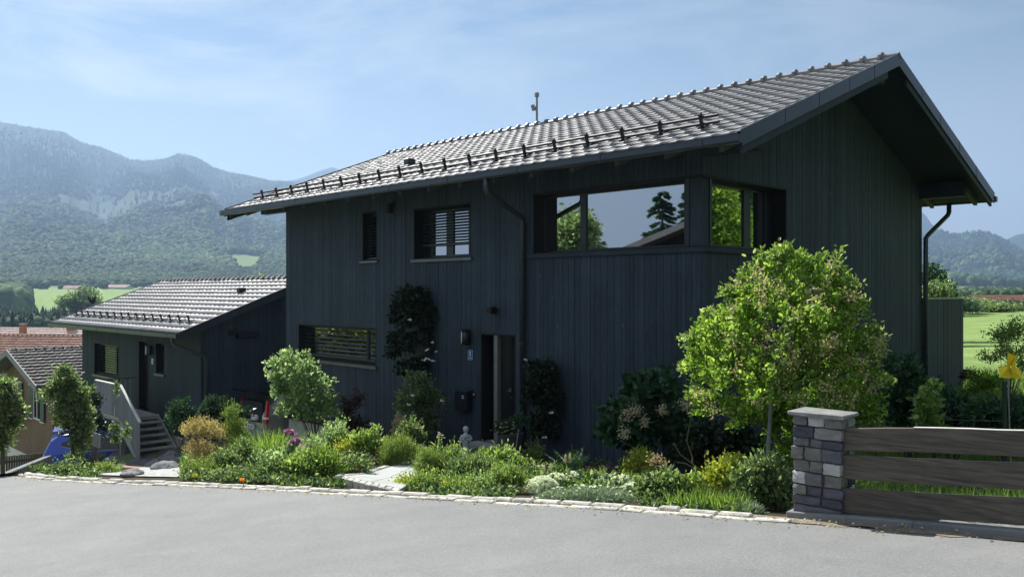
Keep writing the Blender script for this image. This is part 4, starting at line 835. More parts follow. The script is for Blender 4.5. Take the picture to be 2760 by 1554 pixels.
def bush(name, label, cat, base, blobs, ncl, m, cr, leaf, mat, w=.5, shell=.5, stems=8, stemr=.012, stemm='bark', up=.35, group=None, lname='foliage', droop=0., flat=None, trunk=None, root=None, seedjit=.35):
    base = Vector(base); root = root or empty(name, base)
    if label: tag(root, label, cat, group)
    C, D = sample_blobs(blobs, ncl, shell); keep = C[:, 2] > base.z-.02; C, D = C[keep], D[keep]
    Pm = np.repeat(C, m, 0); Dm = np.repeat(D, m, 0); k = len(Pm); ax = nrm(Dm+np.array([0, 0, up-droop])+NR.randn(k, 3)*.25)
    Pp = Pm+Dm*(NR.rand(k, 1)-.45)*cr*1.6+NR.randn(k, 3)*cr*seedjit; A_ = nrm(ax*.6+NR.randn(k, 3)*.75+np.array([0, 0, up-droop]))
    f = Fol(); f.leaves(Pp, A_, leaf*(.6+.7*NR.rand(k)), w, flat=flat); f.build(lname, M[mat], root, base)
    if stems:
        mb = MB(); q = random.Random(len(blobs)*31+ncl)
        tb = Vector((0, 0, 0)) if trunk is None else Vector(trunk)-base
        for i in range(stems):
            e = Vector(C[q.randrange(len(C))])-base; s_ = Vector((q.uniform(-.06, .06), q.uniform(-.05, .05), -.08)) if trunk is None else tb*q.uniform(.75, 1)
            mid = s_.lerp(e, .5)+Vector((q.uniform(-.1, .1), q.uniform(-.1, .1), .12))*((e-s_).length*.5); mb.tube([s_, s_.lerp(mid, .5)+Vector((0, 0, .02)), mid, e], [stemr, stemr*.85, stemr*.65, stemr*.25], 5)
        if trunk is not None: mb.tube([(0, 0, -.2), tb*.5+Vector((stemr, 0, 0)), tb], [stemr*3.0, stemr*2.4, stemr*1.8], 8)
        mb.build('stems' if trunk is None else 'trunk', M[stemm], root, smooth=True)
    return root, C, D
def flowers(root, pts, mat, pet=.03, n=5, name='flower', spread=1., flat=(0, 0, 1)):
    """each flower: a ring of petals"""
    f = Fol(); pts = np.array([tuple(p) for p in pts]); k = len(pts); a = np.tile(np.arange(n)/n*6.283, k)+np.repeat(NR.rand(k)*6, n)
    P = np.repeat(pts, n, 0); D = np.stack([np.cos(a), np.sin(a)*.9, .35+0*a], 1)*1.0; T = nrm(NR.randn(k, 3)*.5+np.array([0, -.8, .6])); T = np.repeat(T, n, 0)
    D = D-T*(D*T).sum(1, keepdims=True)*.75; f.leaves(P, D, pet*(.8+.4*NR.rand(k*n)), .85*spread, .1, .05); b = root.location; return f.build(name, M[mat], root, (b.x, b.y, b.z))
def vb(vx, vy, wx, wy, Y, dd=None, dY=0):       # ellipsoid seen at a place of the picture plane, at depth Y
    p = A(vx, vy, Y+dY); rx = wx*K/F*Y; rz = wy*K/F*Y; return (p.x, p.y, p.z, rx, dd or (rx+rz)*.5, rz)
# ------------------------------------------------------------------ main shrub by the corner
Y = 9.4; b0 = foot(1965, Y)
bl = [vb(1965, 705, 75, 70, Y), vb(2040, 735, 85, 80, Y, .6, .2), vb(2095, 800, 75, 90, Y), vb(1905, 770, 75, 70, Y, .5, -.2), vb(1835, 850, 85, 80, Y, .6), vb(1960, 840, 120, 110, Y, .8, -.3), vb(2080, 900, 105, 110, Y, .7), vb(1790, 930, 60, 70, Y, .5),
      vb(1870, 960, 105, 90, Y, .8, -.3), vb(1990, 990, 120, 100, Y, .8, -.3), vb(2120, 945, 68, 84, Y, .6), vb(2145, 1020, 48, 58, Y, .5), vb(1800, 1030, 55, 55, Y, .4, -.2), vb(1900, 1055, 55, 45, Y, .4), vb(2085, 1060, 100, 80, Y, .6), vb(1968, 1090, 40, 60, Y, .3, -.2), vb(1985, 1150, 22, 45, Y, .2, -.3), vb(1775, 870, 40, 50, Y, .4)]
tr = A(1945, 1010, Y+.1)
rt, C1, D1 = bush('flowering_shrub', 'tall sunlit green shrub with faded pinkish blossom behind the stone pillar', 'shrub', b0, bl, 1250, 24, .075, .056, 'lf_shrub', .46, .62, 26, .016, trunk=tr)
sh = [vb(1963, 640, 10, 34, Y, .08), vb(1945, 675, 18, 30, Y, .12), vb(2103, 640, 9, 40, Y, .08), vb(2100, 690, 14, 30, Y, .1), vb(2200, 840, 18, 25, Y, .1), vb(1735, 860, 20, 14, Y, .1), vb(2015, 660, 16, 20, Y, .1), vb(2165, 770, 14, 24, Y, .1), vb(1830, 745, 14, 26, Y, .1), vb(2205, 880, 22, 18, Y, .1), vb(1750, 1000, 14, 18, Y, .1), vb(1870, 700, 12, 24, Y, .1), vb(1780, 800, 14, 20, Y, .1), vb(2140, 730, 14, 24, Y, .1), vb(2060, 655, 10, 22, Y, .1), vb(1720, 930, 14, 14, Y, .1), vb(2225, 960, 14, 14, Y, .1), vb(1905, 665, 10, 24, Y, .1)]
C, D = sample_blobs(sh, 230, .1); f = Fol(); P = np.repeat(C, 11, 0)+NR.randn(2530, 3)*.035; f.leaves(P, NR.randn(2530, 3)+[0, 0, .7], .045+.03*NR.rand(2530), .45); f.build('young_shoots', M['lf_bright'], rt, b0)
mb = MB(); q = random.Random(3)
for s_ in sh: mb.tube([Vector(s_[:3])-b0-Vector((q.uniform(-.1, .1), 0, s_[5]+.4)), Vector(s_[:3])-b0+Vector((0, 0, s_[5]*.8))], [.008, .003], 5)
mb.build('shoot_stems', M['stemg'], rt)
# faded blossom clusters
sel = np.argsort(-(C1[:, 2]*.25-C1[:, 1]*1.0+NR.rand(len(C1))*2.2))[:70]; pc = C1[sel]+D1[sel]*.08+np.array([0, -.04, .03]); k = 42
P = np.repeat(pc, k, 0)+NR.randn(70*k, 3)*np.array([.045, .04, .05]); f = Fol(); f.leaves(P, NR.randn(70*k, 3), .024, .8, .1); f.build('faded_blossom', M['fl_pan'], rt, b0)
mb = MB(); a = A(1938, 1060, 9.0); g = foot(1924, 9.0); pl_ = empty('support_pole', g); tag(pl_, 'grey leaning pole propping the tall sunlit shrub', 'pole'); mb.tube([(0, 0, -.1), (a-g)*.5, a-g+Vector((.02, 0, .5))], [.02, .022, .02], 8); mb.build('shaft', M['palepole'], pl_); mb = MB(); mb.tube([(a-g)*.48, (a-g)*.52], .03, 8); mb.build('collar', M['frame'], pl_)
# hydrangea
Y = 13.1; b0 = foot(1640, Y)
rt, C1, D1 = bush('hydrangea', 'dark green shrub with large leaves and cream pink flower heads against the boarded wall', 'shrub', b0, [vb(1640, 1000, 70, 55, Y), vb(1590, 1060, 70, 60, Y), vb(1700, 1050, 65, 65, Y), vb(1640, 1110, 90, 55, Y), vb(1545, 1100, 40, 25, Y), vb(1720, 1110, 50, 40, Y), vb(1600, 975, 18, 20, Y)], 300, 9, .10, .125, 'lf_dark', .75, .45, 10, .012, up=.2, droop=.3)
fp = [A(*v, Y-.45) for v in ((1577, 1045), (1668, 1030), (1570, 1088), (1620, 1062), (1600, 1030), (1722, 1020))]; P = np.repeat(np.array(fp), 150, 0)+NR.randn(900, 3)*.05; f = Fol(); f.leaves(P, NR.randn(900, 3), .026, .9, .1); f.build('flower_heads', M['fl_cream'], rt, b0)
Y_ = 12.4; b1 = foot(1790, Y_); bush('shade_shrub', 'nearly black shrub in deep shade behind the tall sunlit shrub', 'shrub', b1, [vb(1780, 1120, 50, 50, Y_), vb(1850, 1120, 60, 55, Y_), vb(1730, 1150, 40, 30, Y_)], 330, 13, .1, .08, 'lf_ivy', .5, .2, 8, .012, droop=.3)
# climbers on the wall
Y = 18.35; b0 = HW(-.35, 7.4); b0.z = gz(b0.x, b0.y)
rt, C1, D1 = bush('clematis', 'dark bushy climber with a dense rounded top and bare twisted stems, left of the door', 'climber', b0, [vb(1050, 800, 52, 62, Y, .25), vb(1040, 750, 36, 20, Y, .2), vb(1010, 860, 26, 35, Y, .15), vb(1075, 850, 28, 35, Y, .15), vb(1005, 790, 20, 40, Y, .15), vb(1028, 930, 28, 22, Y, .12), vb(1088, 800, 20, 45, Y, .15), vb(1000, 870, 20, 45, Y, .05, .2), vb(990, 900, 12, 40, Y, .05), vb(1095, 880, 12, 30, Y, .05), vb(1060, 925, 20, 25, Y, .1), vb(1020, 738, 14, 16, Y, .1)], 680, 14, .08, .085, 'lf_ivy', .6, .3, 0, droop=.8)
mb = MB(); q = random.Random(5)
for i in range(12):
    x = q.uniform(-.25, .25); pts = [Vector((x*.3, 0, -.1)), Vector((x, q.uniform(-.1, .05), .8)), Vector((-x*.6, q.uniform(-.1, .05), 1.5)), Vector((x*1.2+.1, q.uniform(-.1, .0), 2.1)), Vector((x+q.uniform(-.2, .3), 0, 2.8))]; mb.tube([p+Vector((.12, 0, 0)) for p in pts], [.014, .011, .010, .008, .006], 5)
mb.build('stems', M['twig'], rt); flowers(rt, [A(v[0], v[1], Y-.35) for v in ((1074, 880), (1082, 905), (1066, 905), (1087, 862), (1097, 884), (1030, 805), (1072, 902), (1090, 908))], 'fl_white', .05, 4, 'blossom')
Y = 17.5; b0 = foot(1055, Y)
rt, C1, D1 = bush('climbing_rose', 'green climbing rose with pale blooms growing at the foot of the wall climber', 'climber', b0, [vb(1050, 965, 30, 30, Y), vb(1045, 1020, 42, 45, Y), vb(1090, 1010, 32, 28, Y), vb(1060, 1070, 40, 40, Y), vb(1040, 1110, 32, 35, Y)], 300, 12, .09, .075, 'lf_mid', .55, .3, 10, .012); flowers(rt, [A(v[0], v[1], Y-.4) for v in ((1028, 1018), (1112, 1008), (1018, 1082), (1003, 1066), (1037, 995))], 'fl_white', .055, 6, 'bloom')
Y = 17.0; b0 = foot(1008, Y); rt, C1, D1 = bush('astrantia', 'small clump of dusky pinkish flowers left of the climbing rose', 'flower', b0, [vb(1002, 1075, 14, 35, Y)], 60, 10, .06, .04, 'fl_pan', .7, .2, 8, .006, 'stemg', lname='blossom')
Y = 15.6; b0 = HW(-.35, 3.45); b0.z = gz(b0.x, b0.y)
rt, C1, D1 = bush('clematis', 'nearly black climber on the wall between the downpipe and the large leaved shrub', 'climber', b0, [vb(1370, 950, 38, 45, Y, .2), vb(1345, 1000, 26, 60, Y, .15), vb(1385, 1010, 28, 55, Y, .2), vb(1365, 1080, 38, 50, Y, .2), vb(1340, 925, 18, 15, Y, .15)], 420, 13, .07, .075, 'lf_ivy', .6, .25, 12, .01, droop=.7); flowers(rt, [A(v[0], v[1], Y-.4) for v in ((1386, 1038), (1322, 905), (1370, 1100))], 'fl_white', .05, 4, 'blossom')
# left bush
Y = 17.6; b0 = foot(800, Y)
rt, C1, D1 = bush('elder_bush', 'rounded pale sunlit bush on thin bare stems in front of the wide ground floor window', 'shrub', b0, [vb(745, 940, 62, 48, Y), vb(700, 920, 22, 20, Y), vb(780, 985, 55, 45, Y), vb(715, 985, 35, 32, Y), vb(770, 1020, 38, 25, Y), vb(728, 905, 18, 22, Y), vb(820, 1010, 22, 26, Y), vb(740, 1020, 30, 22, Y), vb(845, 1045, 20, 16, Y), vb(725, 1035, 32, 20, Y), vb(775, 1050, 34, 18, Y), vb(700, 960, 20, 26, Y), vb(820, 1040, 26, 18, Y)], 480, 15, .09, .075, 'lf_pale', .5, .3, 14, .012)
Y = 18.2; b0 = foot(880, Y); bush('berberis', 'dark red leaved shrub standing at the wall between the pale bush and the climber', 'shrub', b0, [vb(875, 1030, 18, 30, Y), vb(865, 1065, 26, 30, Y), vb(905, 1075, 20, 24, Y), vb(900, 1010, 12, 30, Y), vb(890, 1095, 30, 20, Y)], 170, 14, .09, .055, 'lf_red', .5, .3, 8, .01)
# shrubs in front of the stairs
Y = 14.6; b0 = foot(508, Y); bush('golden_shrub', 'feathery golden brown shrub in front of the annex stairs', 'shrub', b0, [vb(505, 1075, 40, 20, Y, .3), vb(485, 1085, 26, 16, Y, .25), vb(535, 1095, 30, 20, Y, .3), vb(500, 1130, 30, 22, Y, .3), vb(530, 1150, 40, 22, Y, .3)], 230, 26, .08, .045, 'lf_gold', .25, .35, 14, .009, 'twig')
Y = 15.0; b0 = foot(590, Y); bush('golden_conifer', 'upright feathery yellow green shrub with a pale pointed top', 'shrub', b0, [vb(580, 1040, 16, 26, Y, .18), vb(588, 1080, 26, 34, Y, .25), vb(600, 1110, 26, 34, Y, .25), vb(585, 1140, 30, 28, Y, .25)], 220, 26, .08, .045, 'lf_olive', .22, .2, 14, .01, 'twig', up=.7)
Y = 15.5; b0 = foot(555, Y); bush('glossy_shrub', 'dark shrub with shining silvery leaf tips between the two golden shrubs', 'shrub', b0, [vb(548, 1020, 26, 22, Y, .25), vb(525, 1045, 20, 18, Y, .2), vb(560, 1075, 26, 34, Y, .25), vb(605, 1045, 18, 14, Y, .2)], 120, 11, .09, .085, 'lf_glossy', .5, .3, 10, .012)
Y = 22.0; b0 = foot(458, Y); bush('wall_shrub', 'dark shrub hanging over the plinth right of the annex stairs', 'shrub', b0, [vb(455, 1030, 26, 26, Y), vb(440, 1060, 22, 24, Y), vb(475, 1060, 26, 26, Y), vb(455, 1080, 24, 16, Y)], 200, 13, .1, .07, 'lf_dark', .4, .3, 8, .012)
Y = 16.5; b0 = foot(185, Y)
bush('garden_tree', 'slender young green tree in front of the chalet, right of the left edge', 'tree', b0, [vb(165, 965, 28, 28, Y), vb(150, 1000, 30, 34, Y), vb(190, 1000, 28, 34, Y), vb(180, 1045, 38, 36, Y), vb(205, 1090, 22, 40, Y), vb(172, 1075, 20, 18, Y), vb(205, 1045, 18, 28, Y), vb(158, 935, 10, 16, Y), vb(205, 1125, 16, 26, Y), vb(190, 1150, 14, 18, Y), vb(215, 1080, 14, 30, Y), vb(130, 980, 10, 14, Y)], 560, 14, .09, .075, 'lf_mid', .42, .3, 12, .014, trunk=A(180, 1100, Y))
Y = 15.5; b0 = foot(8, Y)
bush('garden_tree', 'green leafy young tree cut by the left edge of the picture', 'tree', b0, [vb(5, 975, 24, 30, Y), vb(22, 1020, 22, 30, Y), vb(-5, 1040, 28, 36, Y), vb(40, 1032, 12, 18, Y), vb(15, 1075, 24, 26, Y), vb(-30, 1000, 30, 60, Y), vb(5, 1110, 20, 20, Y), vb(-10, 1130, 20, 24, Y), vb(44, 1060, 8, 10, Y)], 420, 14, .09, .075, 'lf_mid', .45, .3, 10, .014, trunk=A(2, 1080, Y))
Y = 19.5; b0 = foot(235, Y); bush('dark_shrub', 'dark shady shrub under the annex, between the young tree and the stairs', 'shrub', b0, [vb(232, 1020, 20, 32, Y), vb(225, 1070, 26, 34, Y), vb(250, 1080, 18, 34, Y)], 170, 12, .1, .07, 'lf_ivy', .5, .3, 6, .012)
Y = 18.3; b0 = foot(290, Y); bush('stair_creeper', 'creeper climbing the stair railing of the annex', 'climber', b0, [vb(286, 1080, 10, 9, Y, .12), vb(292, 1105, 7, 16, Y, .08), vb(317, 1095, 5, 30, Y, .06), vb(293, 985, 3, 30, 20.0, .05)], 80, 9, .05, .055, 'lf_mid', .6, .3, 5, .01)
# grass clump, poppies
def grass_clump(name, label, cat, base, rx, h, n, mat, wd=.006, lean=.5, group=None, blobs=None, ry=None):
    rt = empty(name, base); tag(rt, label, cat, group); a = NR.rand(n)*6.28; r_ = np.sqrt(NR.rand(n)); P = np.stack([base.x+np.cos(a)*r_*rx, base.y+np.sin(a)*r_*(ry or rx*.7), np.full(n, 0.)], 1); P[:, 2] = ground(P[:, 0], P[:, 1])-.01
    H = h*(.5+.6*NR.rand(n)); ln = np.stack([np.cos(a)*r_, np.sin(a)*r_], 1)*lean*H[:, None]+NR.randn(n, 2)*H[:, None]*.18; f = Fol(); f.blades(P, H, ln, wd*(.6+.8*NR.rand(n))); f.build('blades', M[mat], rt, base); return rt
Y = 14.0; b0 = foot(672, Y); grass_clump('ornamental_grass', 'tall bright arching grass clump in the bed below the silver car', 'grass', b0, .33, .62, 640, 'lf_grass', .010, .7)
def stem_flowers(name, label, base, heads, mat, pet, n, leafmat='lf_mid', cat='flower', group=None, spread=1.):
    rt = empty(name, base); tag(rt, label, cat, group); mb = MB()
    for h in heads: mb.tube([(0, 0, -.05), (h-base)*.5+Vector((.02, 0, .05)), h-base], [.006, .005, .004], 5)
    mb.build('stems', M['stemg'], rt); fs = []
    for h in heads:
        o = flowers(rt, [h, h+Vector((.004, 0, .006))], mat, pet, n, 'flower', spread)
    return rt
Y = 13.6; b0 = foot(735, Y); stem_flowers('purple_poppy', 'group of purple poppies standing right of the tall grass clump', b0, [A(725, 1086, Y), A(735, 1092, Y), A(742, 1110, Y), A(729, 1121, Y)], 'fl_purple', .085, 7)
Y = 13.4; b0 = foot(765, Y); stem_flowers('purple_poppy', 'single large purple poppy standing lower and right of the others', b0, [A(766, 1126, Y)], 'fl_purple', .10, 7)
Y = 12.9; b0 = foot(822, Y); stem_flowers('maroon_flower', 'two dark maroon blooms low in the bed left of the path', b0, [A(826, 1150, Y), A(816, 1165, Y)], 'fl_maroon', .07, 8)
# ------------------------------------------------------------------ bed plants along the kerb, each one distinct
def low(name, label, cat, vx, vy, wx, wy, mat, leaf, ncl, m, w=.5, cr=.09, up=.6, Y=None, dd=None, stems=5, **k):
    g = hit(vx, vy) if Y is None else foot(vx, Y); Y = g.y; h = wy*K/F*Y; rx = wx*K/F*Y
    return bush(name, label, cat, g, [(g.x, g.y+.05, g.z+h*.42, rx, dd or rx*.75, h*.62), (g.x-rx*.45, g.y, g.z+h*.25, rx*.55, rx*.5, h*.42), (g.x+rx*.45, g.y-.02, g.z+h*.28, rx*.5, rx*.5, h*.45)], ncl, m, cr, leaf, mat, w, .3, stems, .006, 'stemg', up=up, **k)[0]
LOW = [
 ('leafy_perennial', 'low dark green plant at the tip of the bed near the lane', 'plant', 165, 1196, 34, 34, 'lf_mid', .05, 60, 12, .5),
 ('marigold_plant', 'small plant with orange blooms at the far left end of the bed', 'plant', 98, 1190, 24, 22, 'lf_pale', .045, 50, 10, .5),
 ('spiky_clump', 'dark spiky clump under the young tree beside the lane', 'plant', 205, 1186, 34, 48, 'lf_dark', .11, 60, 12, .16),
 ('peony_plant', 'light leafy plant right of the young tree trunk', 'plant', 238, 1165, 26, 38, 'lf_pale', .06, 60, 12, .55),
 ('grassy_plant', 'small grassy plant on the edge of the crushed stone', 'plant', 272, 1190, 26, 22, 'lf_olive', .07, 50, 12, .2),
 ('feathery_bush', 'low olive green bush at the foot of the golden shrub', 'plant', 498, 1203, 42, 42, 'lf_olive', .05, 120, 14, .3),
 ('green_mound', 'broad mound of small green leaves right of the golden shrub', 'plant', 566, 1195, 34, 59, 'lf_mid', .045, 150, 13, .6),
 ('leafy_stalks', 'upright leafy stalks in front of the upright golden shrub', 'plant', 615, 1185, 26, 74, 'lf_mid', .06, 110, 12, .4),
 ('trailing_plant', 'trailing green plant spilling over the kerb below the grass clump', 'plant', 600, 1214, 40, 24, 'lf_mid', .045, 90, 12, .6),
 ('mallow_plant', 'broad leaved pale green plant beneath the purple poppies', 'plant', 715, 1168, 44, 44, 'lf_pale', .09, 70, 9, .9),
 ('geranium_clump', 'dense green clump hanging over the kerb left of the path', 'plant', 690, 1212, 44, 46, 'lf_mid', .055, 160, 13, .7),
 ('lady_mantle', 'bright green ruffled clump in the front of the bed, left of the maroon blooms', 'plant', 760, 1212, 46, 62, 'lf_bright', .06, 170, 12, .7),
 ('grassy_leaves', 'long bright leaves standing in the bed below the maroon blooms', 'plant', 815, 1208, 40, 67, 'lf_grass', .14, 90, 9, .14),
 ('white_edged_shrub', 'pale variegated shrub at the plinth right of the purple poppies', 'shrub', 845, 1150, 40, 82, 'lf_pale', .06, 170, 12, .5),
 ('dogwood', 'yellow green shrub with broad leaves between the variegated shrub and the clipped ball', 'shrub', 925, 1160, 46, 71, 'lf_bright', .085, 120, 10, .5),
 ('herb_mound', 'fine leaved mound at the left corner of the slab path', 'plant', 880, 1196, 50, 44, 'lf_mid', .05, 160, 12, .5),
 ('blue_green_sprig', 'dark blue green sprigs beside the plinth behind the poppies', 'plant', 795, 1120, 24, 34, 'lf_dark', .06, 50, 12, .4),
 ('clipped_ball', 'rounded feathery olive ball shrub at the left of the path', 'shrub', 1004, 1170, 42, 61, 'lf_olive', .065, 420, 18, .12),
 ('tall_leafy_plant', 'glossy leafy plant behind the rounded ball shrub', 'plant', 1030, 1130, 30, 70, 'lf_mid', .07, 110, 12, .45),
 ('feathery_fennel', 'soft feathery green plant at the right edge of the path', 'plant', 1085, 1205, 34, 64, 'lf_olive', .08, 230, 18, .10),
 ('yellow_creeper', 'small yellow creeper on the kerb right of the path', 'plant', 1022, 1226, 24, 18, 'lf_yellow', .035, 60, 12, .7),
 ('speedwell', 'low grass green plant along the kerb right of the yellow creeper', 'plant', 1075, 1232, 46, 34, 'lf_bright', .045, 150, 13, .35),
 ('phlox_plant', 'dense lance leaved plant in the middle of the right hand bed', 'plant', 1190, 1222, 60, 63, 'lf_mid', .075, 260, 12, .3),
 ('mint_clump', 'bright sunlit clump of broad leaves in front of the planter', 'plant', 1255, 1195, 60, 56, 'lf_bright', .085, 200, 11, .4),
 ('salvia_plant', 'light green plant at the kerb in front of the bright leafy clump', 'plant', 1170, 1240, 50, 30, 'lf_bright', .05, 160, 12, .3),
 ('coreopsis_plant', 'lime green upright plant just left of the white flowering carpet', 'plant', 1275, 1240, 44, 64, 'lf_bright', .055, 200, 12, .28),
 ('slender_plant', 'thin upright plant with paired leaves behind the white carpet', 'plant', 1296, 1200, 12, 62, 'lf_bright', .09, 22, 8, .35),
 ('young_sprout', 'fresh lime sprout standing in the shade line behind the white carpet', 'plant', 1342, 1165, 20, 50, 'lf_bright', .065, 44, 10, .4),
 ('lily_sprout', 'starry bright green sprout right of the dark wall climber', 'plant', 1440, 1200, 20, 52, 'lf_bright', .10, 40, 10, .28),
 ('astilbe_leaf', 'pale leafy sprig beside the pink flowers', 'plant', 1510, 1196, 18, 36, 'lf_mid', .07, 36, 10, .4),
 ('spirea', 'bright yellow green small shrub standing above the white flowers', 'shrub', 1608, 1225, 36, 82, 'lf_yellow', .055, 160, 11, .7),
 ('sedum_clump', 'low blue green cushion in front of the yellow green small shrub', 'plant', 1668, 1266, 52, 60, 'lf_mid', .06, 250, 12, .8),
 ('columbine', 'small leafy plant between the cushion and the pale yellow shrub', 'plant', 1752, 1270, 34, 56, 'lf_bright', .06, 130, 12, .4),
 ('variegated_shrub', 'pale yellow variegated shrub in the right part of the bed', 'shrub', 1835, 1270, 52, 108, 'lf_yellow', .065, 300, 12, .5),
 ('rose_bush', 'leafy green bush with light tips just left of the stone pillar', 'shrub', 1925, 1282, 60, 122, 'lf_mid', .06, 420, 12, .5),
 ('vine_tendril', 'thin bright tendril climbing the left side of the stone pillar', 'plant', 1967, 1190, 14, 76, 'lf_bright', .06, 60, 9, .6),
 ('goldenrod', 'upright pale green stalks behind the broad ruffled clump', 'plant', 780, 1182, 22, 78, 'lf_pale', .06, 90, 11, .35),
 ('fennel_stalks', 'loose lime green stalks right of the tall grass clump', 'plant', 700, 1158, 22, 60, 'lf_bright', .06, 70, 10, .25),
 ('campion', 'pale leafy tuft between the trailing plant and the ruffled clump', 'plant', 650, 1186, 26, 44, 'lf_pale', .05, 90, 11, .5),
 ('bellflower_leaf', 'yellowish leafy tuft at the back of the bed left of the dogwood', 'plant', 868, 1164, 24, 58, 'lf_yellow', .055, 80, 11, .45),
 ('loosestrife', 'light green upright plant between the feathery plant and the figurine', 'plant', 1140, 1182, 24, 60, 'lf_bright', .06, 90, 11, .3),
 ('aster_clump', 'pale green aster clump at the kerb below the bright leafy clump', 'plant', 1225, 1238, 36, 40, 'lf_pale', .045, 130, 12, .35),
 ('catmint', 'grey green tuft between the cushion and the kerb grass', 'plant', 1715, 1262, 26, 40, 'lf_pale', .045, 90, 11, .4),
]
for L_ in LOW:
    k = low(L_[0], L_[1], L_[2], L_[3], L_[4], L_[5], L_[6], L_[7], L_[8]*.8, int(L_[9]*1.35), L_[10], L_[11], dd=None)
# silver and white carpets
def carpet(name, label, cat, spots, mat, leaf, per, fl=None, fn=0, group=None, w=.2, fs=.016, hgt=1.):
    g = hit(spots[0][0], spots[0][1]); rt = empty(name, g); tag(rt, label, cat, group); f = Fol(); FP = []
    for vx, vy, wx, wy in spots:
        p = hit(vx, vy); rx = 1.25*wx*K/F*p.y; h = wy*K/F*p.y*hgt; n = int(per*rx*rx*400); d = nrm(NR.randn(n, 3)); d[:, 2] = np.abs(d[:, 2]); r_ = .55+.45*NR.rand(n, 1); P = np.array([p.x, p.y, p.z-.02])+d*np.array([rx, rx*.8, h])*r_; f.leaves(P, d*.6+NR.randn(n, 3)*.7+[0, 0, .5], leaf*(.6+.8*NR.rand(n)), w)
        if fl: m = int(fn*rx*rx*400); d = nrm(NR.randn(m, 3)); d[:, 2] = np.abs(d[:, 2]); FP.append(np.array([p.x, p.y, p.z])+d*np.array([rx, rx*.8, h*1.06]))
    f.build('foliage', M[mat], rt, g)
    if fl: flowers(rt, np.concatenate(FP), fl, fs, 4, 'blossom', 1.2)
    return rt
carpet('white_alyssum', 'dense carpet of tiny white flowers in the middle of the right hand bed', 'flowers', [(1325, 1238, 26, 30), (1365, 1236, 34, 36), (1400, 1232, 30, 40), (1440, 1228, 24, 40), (1300, 1236, 14, 22)], 'lf_silver', .03, 18, 'fl_white', 30)
carpet('silver_cushion', 'silvery grey green cushion spilling over the kerb below the white flowers', 'plant', [(1375, 1262, 30, 26), (1410, 1262, 40, 34), (1460, 1262, 46, 40), (1510, 1262, 44, 38), (1555, 1262, 36, 34)], 'lf_silver', .045, 60, 'fl_white', 1.2, w=.14)
carpet('snow_in_summer', 'white flowering cushion left of the yellow green small shrub', 'flowers', [(1530, 1236, 34, 40), (1565, 1240, 34, 44), (1590, 1250, 26, 34)], 'lf_silver', .035, 36, 'fl_white', 16, w=.16)
carpet('pink_bells', 'patch of small pink flowers above the silver cushion', 'flowers', [(1480, 1210, 30, 34), (1525, 1206, 26, 34)], 'lf_mid', .035, 26, 'fl_pink', 7)
carpet('silver_tuft', 'small silvery tuft at the kerb left of the stone pillar', 'plant', [(1880, 1290, 24, 26), (1898, 1292, 18, 18)], 'lf_silver', .07, 46, w=.14)
carpet('white_blossom_sprig', 'white blossom clump beside the stone figurine', 'flowers', [(1160, 1166, 16, 30)], 'lf_dark', .04, 14, 'fl_white', 8)
def sp(vx, vy): return hit(vx, vy)
for vx, vy, h, lab in ((1107, 1200, 112, 'tall pale green flower spike at the right of the slab path'), ):
    g = sp(vx, vy); rt = empty('flower_spike', g); tag(rt, lab, 'plant'); H_ = h*K/F*g.y; n = 260; z = NR.rand(n)**.8*H_*.95; a = NR.rand(n)*6.28; f = Fol(); P = np.stack([g.x+0*z, g.y+0*z, g.z+z], 1); f.leaves(P, np.stack([np.cos(a), np.sin(a), .5+0*a], 1), (.10*(1-z/H_)+.02), .4); f.build('leaves', M['lf_pale'], rt, g); mb = MB(); mb.tube([(0, 0, 0), (0, 0, H_)], [.008, .004], 6); mb.build('stem', M['stemg'], rt); flowers(rt, [g+Vector((NR.randn()*.02, -.01, H_*(.86+.14*NR.rand()))) for i in range(14)], 'fl_cream', .02, 4, 'blossom')
first = None
SPK = [(1050+1885/4.834, 1100+735/4.834), (1050+2015/4.834, 1100+780/4.834), (1050+2105/4.834, 1100+765/4.834), (1050+2070/4.834, 1100+835/4.834), (1050+2292/4.834, 1100+660/4.834), (1050+2350/4.834, 1100+645/4.834)]
for i, (px, py) in enumerate(SPK):
    vx, vy = px/K, py/K; g = foot(vx, 11.4 if i < 4 else 12.2); top = A(vx, vy, g.y); H_ = max(.15, top.z-g.z)
    if first is None:
        first = empty('bistort_spike', g); mb = MB(); mb.tube([(0, 0, 0), (0, 0, H_-.04)], .004, 5); mb.build('stem', M['stemg'], first); mb = MB(); mb.lathe([(.004, -.055), (.017, -.04), (.019, 0), (.014, .045), (.003, .06)], (0, 0, H_), 10); mb.build('flower_head', M['fl_cream'], first, smooth=True); fh = H_; o = first
    else:
        o = first.copy(); COL.objects.link(o); o.location = g; o.scale = (1, 1, H_/fh)
        for ch in kids(first): c_ = ch.copy(); COL.objects.link(c_); c_.parent = o
    tag(o, ('leftmost and tallest pale flower spike behind the white flower carpet', 'second pale flower spike from the left, behind the white flower carpet', 'fourth pale flower spike from the left behind the white flower carpet', 'lowest pale flower spike, third from the left behind the white carpet', 'fifth pale flower spike, standing farther back near the wall', 'rightmost pale flower spike, standing farther back near the wall')[i], 'flower', 'pale flower spikes in the shade below the wall')
